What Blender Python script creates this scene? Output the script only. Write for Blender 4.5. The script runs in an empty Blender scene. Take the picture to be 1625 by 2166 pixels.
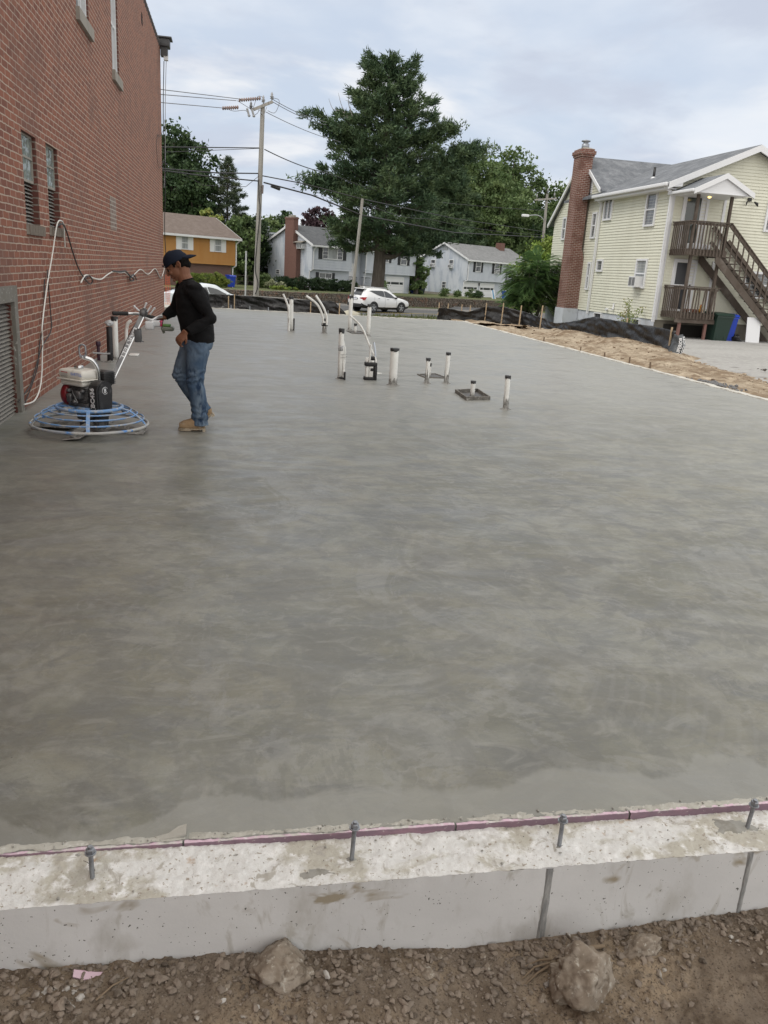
import bpy, bmesh, math, random
import numpy as np
from mathutils import Vector, Matrix, noise as mnoise
random.seed(7); rng = np.random.default_rng(7)
S = bpy.context.scene; COL = S.collection
R_ = math.radians

# ------------------------------------------------------------------ camera
FPX, CX, CY, EYE = 1703.0, 812.5, 1083.0, 1.5
def _axes():
    f = np.array([497-CX, 555-CY, FPX]); f /= np.linalg.norm(f)
    v = np.array([448-CX, 6800-CY, FPX]); v -= v.dot(f)*f; v /= np.linalg.norm(v)
    r = np.cross(v, f)
    if r[0] < 0: r = -r
    return r, f, -v
AX, AY, AZ = _axes()
cam_data = bpy.data.cameras.new('camera'); cam = bpy.data.objects.new('camera', cam_data); COL.objects.link(cam)
cam_data.sensor_fit = 'VERTICAL'; cam_data.sensor_height = 36; cam_data.lens = FPX/2166*36
cam_data.clip_start = .05; cam_data.clip_end = 3000
cam.matrix_world = Matrix(((AX[0], -AX[1], -AX[2], 0), (AY[0], -AY[1], -AY[2], 0), (AZ[0], -AZ[1], -AZ[2], EYE), (0, 0, 0, 1)))
S.camera = cam
def ray(px, py):
    d = np.array([px-CX, py-CY, FPX]); return np.array([d@AX, d@AY, d@AZ])
def onz(px, py, z=0.):           # point of the horizontal plane z seen at a photo pixel
    d = ray(px, py); t = (z-EYE)/d[2]; return Vector((d[0]*t, d[1]*t, z))
def ony(px, py, Y):              # point of the vertical plane y=Y seen at a photo pixel
    d = ray(px, py); t = Y/d[1]; return Vector((d[0]*t, Y, EYE+d[2]*t))

# ------------------------------------------------------------------ world, sun, exposure
SUN_EL, SUN_AZ = R_(52), R_(248)    # azimuth clockwise from +Y; light comes from the left and slightly behind the camera
W = bpy.data.worlds.new('World'); S.world = W; W.use_nodes = True
nt = W.node_tree; N = nt.nodes; L = nt.links; N.clear()
out = N.new('ShaderNodeOutputWorld'); bg = N.new('ShaderNodeBackground'); bg.inputs['Strength'].default_value = .104
sky = N.new('ShaderNodeTexSky'); sky.sky_type = 'NISHITA'; sky.sun_disc = False; sky.sun_elevation = SUN_EL; sky.sun_rotation = SUN_AZ
sky.air_density = 1.2; sky.dust_density = 2.0; sky.ozone_density = 1.5
tc = N.new('ShaderNodeTexCoord'); sep = N.new('ShaderNodeSeparateXYZ'); L.new(tc.outputs['Generated'], sep.inputs[0])
def wm(op, a, b=None, clamp=False):
    n = N.new('ShaderNodeMath'); n.operation = op; n.use_clamp = clamp
    for i, x in enumerate((a, b)):
        if x is None: continue
        if isinstance(x, (int, float)): n.inputs[i].default_value = x
        else: L.new(x, n.inputs[i])
    return n.outputs[0]
zc = wm('ADD', wm('MAXIMUM', sep.outputs[2], 0.0), .16)
cmb = N.new('ShaderNodeCombineXYZ'); L.new(wm('DIVIDE', sep.outputs[0], zc), cmb.inputs[0]); L.new(wm('DIVIDE', sep.outputs[1], zc), cmb.inputs[1])
def wnoise(scale, detail, lo, hi, rough=.55, off=(0, 0, 0)):
    mp = N.new('ShaderNodeMapping'); mp.inputs['Location'].default_value = off; L.new(cmb.outputs[0], mp.inputs[0])
    n = N.new('ShaderNodeTexNoise'); n.inputs['Scale'].default_value = scale; n.inputs['Detail'].default_value = detail; n.inputs['Roughness'].default_value = rough
    n.inputs['Distortion'].default_value = .3
    L.new(mp.outputs[0], n.inputs['Vector']); m = N.new('ShaderNodeMapRange'); m.interpolation_type = 'SMOOTHSTEP'
    m.inputs[1].default_value = lo; m.inputs[2].default_value = hi; L.new(n.outputs[0], m.inputs[0]); return m.outputs[0]
def wmix(fac, a, b):
    m = N.new('ShaderNodeMix'); m.data_type = 'RGBA'
    if isinstance(fac, float): m.inputs[0].default_value = fac
    else: L.new(fac, m.inputs[0])
    for i, x in ((6, a), (7, b)):
        if isinstance(x, tuple): m.inputs[i].default_value = (*x, 1)
        else: L.new(x, m.inputs[i])
    return m.outputs[2]
base = wmix(.85, sky.outputs[0], (5.5, 6.2, 7.35))                       # thin overcast veil over the blue
c1 = wmix(wnoise(.75, 6, .38, .62, off=(3.1, 1.7, 0)), base, (6.9, 7.3, 7.9))
c2 = wmix(wnoise(1.3, 6, .44, .62, off=(1.0, 5.2, 0)), c1, (5.0, 5.5, 6.5))
c3 = wmix(wnoise(.9, 6, .50, .66, off=(7.4, 2.2, 0)), c2, (7.7, 7.8, 8.0))
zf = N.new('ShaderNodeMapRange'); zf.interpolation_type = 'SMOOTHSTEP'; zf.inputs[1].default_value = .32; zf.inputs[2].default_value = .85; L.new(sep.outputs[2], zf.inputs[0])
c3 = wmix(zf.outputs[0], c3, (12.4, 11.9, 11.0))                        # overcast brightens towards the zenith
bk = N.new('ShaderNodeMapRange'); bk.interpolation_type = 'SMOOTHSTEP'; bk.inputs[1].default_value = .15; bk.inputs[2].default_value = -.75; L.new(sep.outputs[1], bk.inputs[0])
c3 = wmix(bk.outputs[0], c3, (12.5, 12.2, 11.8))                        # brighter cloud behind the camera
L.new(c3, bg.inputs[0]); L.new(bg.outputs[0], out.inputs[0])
sun_d = bpy.data.lights.new('sun', 'SUN'); sun_d.energy = 1.1; sun_d.angle = R_(24); sun_d.color = (1, .96, .9)
sun = bpy.data.objects.new('sun', sun_d); COL.objects.link(sun)
sd = Vector((math.sin(SUN_AZ)*math.cos(SUN_EL), math.cos(SUN_AZ)*math.cos(SUN_EL), math.sin(SUN_EL)))
sun.rotation_euler = sd.to_track_quat('Z', 'Y').to_euler(); sun.location = (-20, -10, 30)
S.view_settings.view_transform = 'Standard'; S.view_settings.look = 'None'; S.view_settings.exposure = .2; S.view_settings.gamma = 1

# ------------------------------------------------------------------ materials
MC = {}
def M(name, col, rough=.7, metal=0., layers=(), bumps=(), spec=.5, brick=None, tint=0., rlayer=None, trans=0., coat=0., wave=None, emit=None):
    """procedural principled material in object space.
    layers: (scale, detail, lo, hi, colour, stretch[, roughness])  bumps: (scale, strength, distance, stretch)"""
    if name in MC: return MC[name]
    m = bpy.data.materials.new(name); m.use_nodes = True; t = m.node_tree; n = t.nodes; l = t.links; n.clear()
    o = n.new('ShaderNodeOutputMaterial'); p = n.new('ShaderNodeBsdfPrincipled'); l.new(p.outputs[0], o.inputs[0])
    p.inputs['Roughness'].default_value = rough; p.inputs['Metallic'].default_value = metal; p.inputs['Specular IOR Level'].default_value = spec
    if coat: p.inputs['Coat Weight'].default_value = coat; p.inputs['Coat Roughness'].default_value = .08
    if emit: p.inputs['Emission Color'].default_value = (*emit[0], 1); p.inputs['Emission Strength'].default_value = emit[1]
    co = n.new('ShaderNodeTexCoord')
    def vec(stretch=(1, 1, 1)):
        mp = n.new('ShaderNodeMapping'); mp.inputs['Scale'].default_value = stretch; l.new(co.outputs['Object'], mp.inputs[0]); return mp.outputs[0]
    def nz(scale, detail, stretch, rgh=.6, dist=0.):
        x = n.new('ShaderNodeTexNoise'); x.inputs['Scale'].default_value = scale; x.inputs['Detail'].default_value = detail
        x.inputs['Roughness'].default_value = rgh; x.inputs['Distortion'].default_value = dist; l.new(vec(stretch), x.inputs['Vector']); return x.outputs[0]
    def mr(s, lo, hi, a=0., b=1.):
        x = n.new('ShaderNodeMapRange'); x.inputs[1].default_value = lo; x.inputs[2].default_value = hi; x.inputs[3].default_value = a; x.inputs[4].default_value = b
        l.new(s, x.inputs[0]); return x.outputs[0]
    def mixc(f, a, b):
        x = n.new('ShaderNodeMix'); x.data_type = 'RGBA'
        if isinstance(f, float): x.inputs[0].default_value = f
        else: l.new(f, x.inputs[0])
        for i, v in ((6, a), (7, b)):
            if isinstance(v, tuple): x.inputs[i].default_value = (*v, 1)
            else: l.new(v, x.inputs[i])
        return x.outputs[2]
    cur = col; hgt = None
    if brick:      # (swizzle, brick width, row height, mortar, second colour, mortar colour)
        sw, bw, rh, mo, c2_, mcol = brick[:6]
        sp = n.new('ShaderNodeSeparateXYZ'); l.new(co.outputs['Object'], sp.inputs[0])
        ad = n.new('ShaderNodeMath'); ad.operation = 'ADD'; l.new(sp.outputs['XYZ'.index(sw[0])], ad.inputs[0])
        ad.inputs[1].default_value = 0
        if len(sw) > 2: l.new(sp.outputs['XYZ'.index(sw[2])], ad.inputs[1])
        wob = n.new('ShaderNodeMath'); wob.operation = 'MULTIPLY_ADD'; l.new(nz(7, 3, (1, 1, 1)), wob.inputs[0]); wob.inputs[1].default_value = .022 if len(brick) < 7 else brick[6]
        l.new(sp.outputs['XYZ'.index(sw[1])], wob.inputs[2])
        cb = n.new('ShaderNodeCombineXYZ'); l.new(ad.outputs[0], cb.inputs[0]); l.new(wob.outputs[0], cb.inputs[1])
        bt = n.new('ShaderNodeTexBrick'); l.new(cb.outputs[0], bt.inputs['Vector']); bt.inputs['Scale'].default_value = 1
        bt.inputs['Brick Width'].default_value = bw; bt.inputs['Row Height'].default_value = rh; bt.inputs['Mortar Size'].default_value = mo
        bt.inputs['Mortar Smooth'].default_value = .25; bt.inputs['Bias'].default_value = -.1
        bt.inputs['Color1'].default_value = (*col, 1); bt.inputs['Color2'].default_value = (*c2_, 1); bt.inputs['Mortar'].default_value = (*mcol, 1)
        cur = bt.outputs[0]; hgt = bt.outputs[1]
    for ly in layers:
        sc, de, lo, hi, c_, st = ly[:6]
        cur = mixc(mr(nz(sc, de, st, dist=(ly[6] if len(ly) > 6 else 0.)), lo, hi), cur, c_)
    if tint:
        oi = n.new('ShaderNodeObjectInfo'); hs = n.new('ShaderNodeHueSaturation'); l.new(mr(oi.outputs['Random'], 0, 1, 1-tint, 1+tint), hs.inputs['Value'])
        if isinstance(cur, tuple): hs.inputs['Color'].default_value = (*cur, 1)
        else: l.new(cur, hs.inputs['Color'])
        cur = hs.outputs[0]
    if isinstance(cur, tuple): p.inputs['Base Color'].default_value = (*cur, 1)
    else: l.new(cur, p.inputs['Base Color'])
    if rlayer:
        sc, de, lo, hi, a, b, st = rlayer; l.new(mr(nz(sc, de, st), lo, hi, a, b), p.inputs['Roughness'])
    nrm = None
    for (sc, strn, dist, st) in bumps:
        b = n.new('ShaderNodeBump'); b.inputs['Strength'].default_value = strn; b.inputs['Distance'].default_value = dist
        l.new(nz(sc, 6, st), b.inputs['Height'])
        if nrm: l.new(nrm, b.inputs['Normal'])
        nrm = b.outputs[0]
    if hgt is not None:
        b = n.new('ShaderNodeBump'); b.invert = True; b.inputs['Strength'].default_value = .8; b.inputs['Distance'].default_value = .008
        l.new(hgt, b.inputs['Height'])
        if nrm: l.new(nrm, b.inputs['Normal'])
        nrm = b.outputs[0]
    if nrm: l.new(nrm, p.inputs['Normal'])
    if trans:
        tr = n.new('ShaderNodeBsdfTranslucent'); mx = n.new('ShaderNodeMixShader'); mx.inputs[0].default_value = trans
        if isinstance(cur, tuple): tr.inputs[0].default_value = (*cur, 1)
        else: l.new(cur, tr.inputs[0])
        l.new(p.outputs[0], mx.inputs[1]); l.new(tr.outputs[0], mx.inputs[2]); l.new(mx.outputs[0], o.inputs[0])
    MC[name] = m; return m
I3 = (1, 1, 1)

# ------------------------------------------------------------------ object helpers
def tag(o, label=None, cat=None, group=None, kind=None):
    if label: o['label'] = label
    if cat: o['category'] = cat
    if group: o['group'] = group
    if kind: o['kind'] = kind
    return o
def thing(name, label, cat, loc=(0, 0, 0), rz=0., group=None):
    o = bpy.data.objects.new(name, None); COL.objects.link(o); o.location = loc; o.rotation_euler = (0, 0, rz); o.empty_display_size = .2
    return tag(o, label, cat, group)
def copy_tree(o, parent=None):
    c = o.copy(); COL.objects.link(c)
    if parent: c.parent = parent
    for ch in [x for x in S.objects if x.parent == o]: copy_tree(ch, c)
    return c
class MB:
    """collects shapes, then builds ONE mesh object"""
    def __init__(s): s.v = []; s.f = []; s.m = []; s.sm = []
    def add(s, vs, fs, mi=0, smooth=False):
        b = len(s.v); s.v += [tuple(v) for v in vs]
        for f in fs: s.f.append([b+i for i in f]); s.m.append(mi); s.sm.append(smooth)
    def box(s, a, b, mi=0, rot=None, org=None, fn=None):
        x0, y0, z0 = a; x1, y1, z1 = b
        vs = [Vector(q) for q in ((x0, y0, z0), (x1, y0, z0), (x1, y1, z0), (x0, y1, z0), (x0, y0, z1), (x1, y0, z1), (x1, y1, z1), (x0, y1, z1))]
        if rot is not None:
            c = Vector(org) if org is not None else (Vector(a)+Vector(b))/2; vs = [c+rot@(v-c) for v in vs]
        if fn: vs = [fn(v) for v in vs]
        s.add(vs, [(0, 3, 2, 1), (4, 5, 6, 7), (0, 1, 5, 4), (1, 2, 6, 5), (2, 3, 7, 6), (3, 0, 4, 7)], mi)
    def bbox(s, a, b, r, mi=0, fn=None, seg=2):
        """box with rounded edges"""
        bm = bmesh.new(); bmesh.ops.create_cube(bm, size=1)
        for v in bm.verts: v.co = Vector([a[i]+(v.co[i]+.5)*(b[i]-a[i]) for i in range(3)])
        bmesh.ops.bevel(bm, geom=bm.edges[:], offset=r, segments=seg, profile=.5, affect='EDGES'); s.bm(bm, mi, True, fn)
    def bm(s, bm, mi=0, smooth=False, fn=None):
        bm.verts.ensure_lookup_table(); bm.verts.index_update()
        vs = [fn(v.co.copy()) if fn else v.co.copy() for v in bm.verts]
        s.add(vs, [[v.index for v in f.verts] for f in bm.faces], mi, smooth); bm.free()
    def bar(s, p, q, w, h=None, mi=0, up=(0, 0, 1)):
        """rectangular bar from p to q, w across, h along up"""
        h = h or w; p = Vector(p); q = Vector(q); t = (q-p).normalized(); u = Vector(up)
        a = t.cross(u)
        if a.length < 1e-4: a = t.cross(Vector((1, 0, 0)))
        a.normalize(); b = a.cross(t).normalized(); vs = []
        for c in (p, q):
            for i, j in ((-1, -1), (1, -1), (1, 1), (-1, 1)): vs.append(c+a*i*w/2+b*j*h/2)
        s.add(vs, [(0, 1, 2, 3), (7, 6, 5, 4), (0, 4, 5, 1), (1, 5, 6, 2), (2, 6, 7, 3), (3, 7, 4, 0)], mi)
    def tube(s, pts, r, seg=8, mi=0, closed=False, cap=True, side=None):
        """tube through pts; r a number, list of numbers or list of (ra, rb)"""
        pts = [Vector(p) for p in pts]; n = len(pts)
        rs = r if isinstance(r, (list, tuple)) and len(r) == n else [r]*n
        vs = []; prev = Vector(side) if side is not None else None
        for i, p in enumerate(pts):
            if closed: t = pts[(i+1) % n]-pts[i-1]
            else: t = pts[min(i+1, n-1)]-pts[max(i-1, 0)]
            t.normalize()
            if prev is None:
                prev = Vector((0, 0, 1)) if abs(t.z) < .9 else Vector((1, 0, 0))
            a = prev-t*prev.dot(t)
            if a.length < 1e-4: a = t.orthogonal()
            a.normalize(); b = t.cross(a)
            if side is None: prev = a
            ra, rb = rs[i] if isinstance(rs[i], (tuple, list)) else (rs[i], rs[i])
            for k in range(seg):
                w = 2*math.pi*k/seg; vs.append(p+a*math.cos(w)*ra+b*math.sin(w)*rb)
        fs = []
        for i in range(n if closed else n-1):
            j = (i+1) % n
            for k in range(seg): fs.append((i*seg+k, i*seg+(k+1) % seg, j*seg+(k+1) % seg, j*seg+k))
        s.add(vs, fs, mi, True)
        if cap and not closed:
            s.add(vs[:seg], [list(range(seg))[::-1]], mi); s.add(vs[-seg:], [list(range(seg))], mi)
    def lathe(s, prof, seg=16, mi=0, fn=None, smooth=True):
        """prof: (r, z) pairs round the z axis"""
        vs = []; n = len(prof)
        for (r, z) in prof:
            for k in range(seg):
                w = 2*math.pi*k/seg; v = Vector((r*math.cos(w), r*math.sin(w), z)); vs.append(fn(v) if fn else v)
        fs = [(i*seg+k, i*seg+(k+1) % seg, (i+1)*seg+(k+1) % seg, (i+1)*seg+k) for i in range(n-1) for k in range(seg)]
        fs.append(list(range(seg))[::-1]); fs.append([(n-1)*seg+k for k in range(seg)])
        s.add(vs, fs, mi, smooth)
    def prism(s, poly, d, mi=0, fn=None, smooth=False):
        """poly: list of 3D points, d: extrusion vector"""
        d = Vector(d); a = [Vector(p) for p in poly]; b = [p+d for p in a]; n = len(a); vs = a+b
        if fn: vs = [fn(v) for v in vs]
        s.add(vs, [list(range(n)), list(range(2*n-1, n-1, -1))]+[(i, i+n, (i+1) % n+n, (i+1) % n) for i in range(n)], mi, smooth)
    def quad(s, a, b, c, d, mi=0): s.add([a, b, c, d], [(0, 1, 2, 3)], mi)
    def ell(s, c, r, mi=0, seg=14, rings=9, rot=None):
        vs = []; c = Vector(c)
        for i in range(1, rings):
            ph = math.pi*i/rings
            for k in range(seg):
                w = 2*math.pi*k/seg; v = Vector((r[0]*math.sin(ph)*math.cos(w), r[1]*math.sin(ph)*math.sin(w), r[2]*math.cos(ph)))
                vs.append(c+(rot@v if rot is not None else v))
        top = Vector((0, 0, r[2])); vs.append(c+(rot@top if rot is not None else top)); vs.append(c-(rot@top if rot is not None else top)); T = len(vs)-2; B = T+1
        fs = [(i*seg+k, (i+1)*seg+k, (i+1)*seg+(k+1) % seg, i*seg+(k+1) % seg) for i in range(rings-2) for k in range(seg)]
        fs += [(T, k, (k+1) % seg) for k in range(seg)]+[(B, (rings-2)*seg+(k+1) % seg, (rings-2)*seg+k) for k in range(seg)]
        s.add(vs, fs, mi, True)
    def text(s, txt, size, fn, ext=.002, mi=0, bold=.0):
        cu = bpy.data.curves.new('t', 'FONT'); cu.body = txt; cu.size = size; cu.extrude = ext; cu.align_x = 'CENTER'; cu.align_y = 'CENTER'; cu.offset = bold; cu.resolution_u = 3
        ob = bpy.data.objects.new('t', cu); COL.objects.link(ob); bpy.context.view_layer.update()
        me = bpy.data.meshes.new_from_object(ob.evaluated_get(bpy.context.evaluated_depsgraph_get()))
        s.add([fn(v.co.copy()) for v in me.vertices], [list(p.vertices) for p in me.polygons], mi)
        bpy.data.objects.remove(ob); bpy.data.curves.remove(cu); bpy.data.meshes.remove(me)
    def build(s, name, mats, parent=None, loc=None, fix=True):
        me = bpy.data.meshes.new(name); me.from_pydata(s.v, [], s.f)
        if not isinstance(mats, (list, tuple)): mats = [mats]
        for m in mats: me.materials.append(m)
        me.polygons.foreach_set('material_index', s.m); me.polygons.foreach_set('use_smooth', s.sm)
        if fix:
            b = bmesh.new(); b.from_mesh(me); bmesh.ops.recalc_face_normals(b, faces=b.faces); b.to_mesh(me); b.free()
        o = bpy.data.objects.new(name, me); COL.objects.link(o)
        if parent: o.parent = parent
        if loc: o.location = loc
        return o
def np_mesh(name, verts, faces_n, mat, parent=None, smooth=False, mats_idx=None):
    """verts (n,3) used in order by faces of faces_n corners"""
    me = bpy.data.meshes.new(name); nv = len(verts); nf = nv//faces_n
    me.vertices.add(nv); me.vertices.foreach_set('co', np.asarray(verts, dtype=np.float32).ravel())
    me.loops.add(nv); me.loops.foreach_set('vertex_index', np.arange(nv, dtype=np.int32))
    me.polygons.add(nf); me.polygons.foreach_set('loop_start', np.arange(0, nv, faces_n, dtype=np.int32)); me.polygons.foreach_set('loop_total', np.full(nf, faces_n, dtype=np.int32))
    for m in (mat if isinstance(mat, (list, tuple)) else [mat]): me.materials.append(m)
    if mats_idx is not None: me.polygons.foreach_set('material_index', np.asarray(mats_idx, dtype=np.int32))
    me.update(calc_edges=True); me.validate()
    o = bpy.data.objects.new(name, me); COL.objects.link(o)
    if parent: o.parent = parent
    return o
def grid_mesh(name, xs, ys, zf, mat, parent=None, skip=None):
    """height-field sheet: zf(x, y) -> z or (x, y, z)"""
    vs = []; fs = []; nx = len(xs); ny = len(ys)
    for y in ys:
        for x in xs:
            z = zf(x, y); vs.append(z if isinstance(z, tuple) else (x, y, z))
    for j in range(ny-1):
        for i in range(nx-1):
            if skip and skip((xs[i]+xs[i+1])/2, (ys[j]+ys[j+1])/2): continue
            fs.append((j*nx+i, j*nx+i+1, (j+1)*nx+i+1, (j+1)*nx+i))
    me = bpy.data.meshes.new(name); me.from_pydata(vs, [], fs); me.materials.append(mat)
    me.polygons.foreach_set('use_smooth', [True]*len(fs))
    o = bpy.data.objects.new(name, me); COL.objects.link(o)
    if parent: o.parent = parent
    return o
def fbm(x, y, z=0., o=5, h=1.): return mnoise.fractal(Vector((x, y, z)), h, 2.0, o)
def lin(a, b, n): return [a+(b-a)*i/(n-1) for i in range(n)]

# common materials
WHITE = M('white_trim', (.72, .74, .76), .5, layers=((3, 3, .5, .8, (.6, .61, .61), I3),))
PVC = M('white_pvc', (.74, .74, .71), .35, layers=((9, 4, .56, .72, (.52, .51, .47), (1, 1, .6)),))
BLACK = M('black_plastic', (.012, .012, .013), .45)
RUBBER = M('black_rubber', (.02, .02, .021), .75, bumps=((60, .3, .003, I3),))
GLASS = M('window_glass', (.03, .035, .042), .06, spec=.8)
WINT = M('window_interior', (.16, .17, .18), .12, spec=.8, layers=((2.5, 2, .4, .6, (.07, .075, .085), (1, 1, .4)),))
CURT = M('pale_curtain', (.35, .37, .38), .3, layers=((14, 2, .4, .62, (.2, .215, .22), (1, 1, .05)),))
CHROME = M('chrome', (.62, .63, .64), .18, 1.)
STEEL = M('galvanised_steel', (.33, .35, .38), .45, .6, layers=((40, 4, .45, .7, (.2, .21, .23), I3),))
ALU = M('brushed_aluminium', (.42, .43, .45), .32, .85, layers=((18, 5, .45, .75, (.2, .2, .2), (1, 1, .3)),))
WIRE = M('black_wire', (.02, .02, .022), .6)
BARK = M('bark', (.075, .062, .052), .9, layers=((6, 5, .4, .7, (.12, .105, .09), (1, 1, .2)),), bumps=((12, .8, .05, (1, 1, .2)),))
POLEW = M('weathered_pole', (.36, .345, .32), .85, layers=((4, 6, .35, .65, (.23, .215, .195), (3, 3, .12)), (1.2, 4, .55, .75, (.15, .14, .125), (2, 2, .5))), bumps=((14, .4, .02, (1, 1, .08)),))
WOOD = M('weathered_deck_wood', (.10, .08, .065), .85, layers=((5, 5, .4, .7, (.075, .055, .042), (1, 1, .4)), (2.2, 4, .55, .75, (.17, .145, .125), I3)), bumps=((30, .3, .005, I3),))
STAKE = M('wooden_stake', (.42, .32, .21), .8)
BLUEBIN = M('blue_bin_plastic', (.012, .05, .42), .4)
GREENBIN = M('green_bin_plastic', (.014, .035, .026), .45)
CEMSPL = M('cement_splatter', (.24, .235, .22), .85, layers=((30, 4, .45, .6, (.13, .125, .115), I3),), bumps=((60, .6, .006, I3),))
# ================================================================== GROUND
def smooth(a, b, x):
    t = min(1, max(0, (x-a)/(b-a))); return t*t*(3-2*t)
# slab -------------------------------------------------------------
SLABX0, SLABX1, SLABY0, SLABY1 = -2.03, 8.0, 1.885, 28.2
def slab_mat():
    m = bpy.data.materials.new('fresh_concrete'); m.use_nodes = True; t = m.node_tree; n = t.nodes; l = t.links; n.clear()
    o = n.new('ShaderNodeOutputMaterial'); p = n.new('ShaderNodeBsdfPrincipled'); l.new(p.outputs[0], o.inputs[0]); co = n.new('ShaderNodeTexCoord')
    def nz(scale, detail, st=I3, dist=0., rgh=.55, loc=(0, 0, 0), rot=0.):
        mp = n.new('ShaderNodeMapping'); mp.inputs['Scale'].default_value = st; mp.inputs['Location'].default_value = loc; mp.inputs['Rotation'].default_value = (0, 0, rot); l.new(co.outputs['Object'], mp.inputs[0])
        x = n.new('ShaderNodeTexNoise'); x.inputs['Scale'].default_value = scale; x.inputs['Detail'].default_value = detail; x.inputs['Roughness'].default_value = rgh; x.inputs['Distortion'].default_value = dist
        l.new(mp.outputs[0], x.inputs['Vector']); return x.outputs[0]
    def mr(s, lo, hi, a=0., b=1.):
        x = n.new('ShaderNodeMapRange'); x.interpolation_type = 'SMOOTHSTEP'; x.inputs[1].default_value = lo; x.inputs[2].default_value = hi; x.inputs[3].default_value = a; x.inputs[4].default_value = b; l.new(s, x.inputs[0]); return x.outputs[0]
    def mul(a, b):
        x = n.new('ShaderNodeMath'); x.operation = 'MULTIPLY'; l.new(a, x.inputs[0])
        if isinstance(b, float): x.inputs[1].default_value = b
        else: l.new(b, x.inputs[1])
        return x.outputs[0]
    def mix(f, a, b):
        x = n.new('ShaderNodeMix'); x.data_type = 'RGBA'
        l.new(f, x.inputs[0])
        for i, v in ((6, a), (7, b)):
            if isinstance(v, tuple): x.inputs[i].default_value = (*v, 1)
            else: l.new(v, x.inputs[i])
        return x.outputs[2]
    sp = n.new('ShaderNodeSeparateXYZ'); l.new(co.outputs['Object'], sp.inputs[0])
    c = mix(mr(nz(.8, 5, (1, 1.3, 1), 1.6), .36, .62), (.148, .147, .115), (.228, .227, .190))
    c = mix(mul(mr(nz(1.5, 6, (.8, 1.3, 1), 2.2, .6, (4, 2, 0), .4), .47, .64), .7), c, (.128, .131, .127))      # bluish wet smears
    c = mix(mul(mr(nz(1.1, 5, (1, 1.3, 1), 1.5, .55, (9, 1, 0), -.5), .48, .66), .6), c, (.205, .195, .148))     # tan-green smears
    c = mix(mul(mr(nz(2.2, 7, (.7, 1.6, 1), 2.4, .62, (2, 8, 0), .25), .50, .68), .45), c, (.28, .278, .255))      # pale trowel drags
    c = mix(mul(mr(nz(4.5, 7, (1.6, .7, 1), 2.5, .65, (1, 3, 0), .9), .57, .74), .28), c, (.14, .14, .13))
    def strokes(sc, dist, loc, st, wd, msc, lo, amt, colr, cur):     # thin curved trowel marks: narrow contour bands of a warped noise
        v = nz(sc, 2, st, dist, .5, loc); a_ = n.new('ShaderNodeMath'); a_.operation = 'SUBTRACT'; l.new(v, a_.inputs[0]); a_.inputs[1].default_value = .5
        b_ = n.new('ShaderNodeMath'); b_.operation = 'ABSOLUTE'; l.new(a_.outputs[0], b_.inputs[0])
        return mix(mul(mul(mr(b_.outputs[0], wd, 0.), mr(nz(msc, 4, I3, .5, .6, (loc[1], loc[0], 3)), lo, lo+.12)), amt), cur, colr)
    c = mix(mul(mr(nz(.95, 8, (1.1, .9, 1), 3.2, .68, (11, 4, 0), .6), .52, .545), .38), c, (.132, .133, .118))
    c = mix(mul(mr(nz(1.2, 8, (.9, 1.1, 1), 3.0, .68, (4, 13, 0), -.3), .54, .565), .36), c, (.255, .25, .215))
    c = mix(mul(mr(nz(.7, 8, (1.2, .8, 1), 2.6, .70, (14, 3, 0), .2), .55, .57), .34), c, (.27, .272, .26))
    c = mix(mul(mr(nz(2.6, 8, (.8, 1.1, 1), 3.0, .70, (2, 17, 0), 1.4), .55, .58), .30), c, (.13, .135, .135))
    c = mix(mul(mr(nz(28, 6, (.6, 1.3, 1), 1.5, .7, (3, 1, 0), .3), .5, .7), .28), c, (.29, .287, .26)); c = mix(mul(mr(nz(45, 5, (1.3, .6, 1), 1.2, .7, (5, 2, 0), -.5), .52, .7), .3), c, (.12, .12, .11))
    c = mix(mul(mr(nz(1.9, 6, (1.1, .8, 1), 2.5, .6, (6, 1, 0), 1.1), .45, .62), .5), c, (.140, .139, .122))
    c = mix(mul(mr(nz(4.2, 7, (.8, 1.2, 1), 2.5, .64, (3, 9, 0), -.7), .52, .68), .4), c, (.285, .282, .255))
    c = strokes(1.0, 2.0, (2, 5, 0), (1, 1.3, 1), .016, 1.4, .52, .32, (.115, .115, .105), c); c = strokes(1.6, 2.4, (7, 1, 0), (1.3, .8, 1), .014, 1.7, .55, .32, (.29, .29, .27), c)
    c = strokes(2.8, 2.0, (1, 8, 0), (.7, 1.4, 1), .02, 2.0, .56, .3, (.12, .12, .11), c); c = strokes(3.6, 2., (5, 3, 0), (1.5, .8, 1), .02, 1.8, .56, .28, (.29, .285, .26), c)
    # overlapping circular machine passes, broken up
    def swirl(cx, cy, sc, loc, amt, cur, colr):
        mp = n.new('ShaderNodeMapping'); mp.inputs['Location'].default_value = (-cx, -cy, 0); l.new(co.outputs['Object'], mp.inputs[0])
        w = n.new('ShaderNodeTexWave'); w.wave_type = 'RINGS'; w.rings_direction = 'Z'; w.inputs['Scale'].default_value = sc; w.inputs['Distortion'].default_value = 1.6; w.inputs['Detail'].default_value = 4
        w.inputs['Detail Scale'].default_value = 2.2; l.new(mp.outputs[0], w.inputs[0])
        return mix(mul(mul(mr(w.outputs[1], .62, .95), mr(nz(1.3, 4, I3, .4, .5, loc), .5, .66)), amt), cur, colr)
    c = swirl(.25, 3.3, 5.5, (1, 1, 0), .16, c, (.262, .262, .248)); c = swirl(2.2, 4.6, 4.5, (3, 7, 0), .07, c, (.15, .15, .145)); c = swirl(-.8, 5.2, 5., (8, 2, 0), .12, c, (.28, .28, .26))
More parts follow.
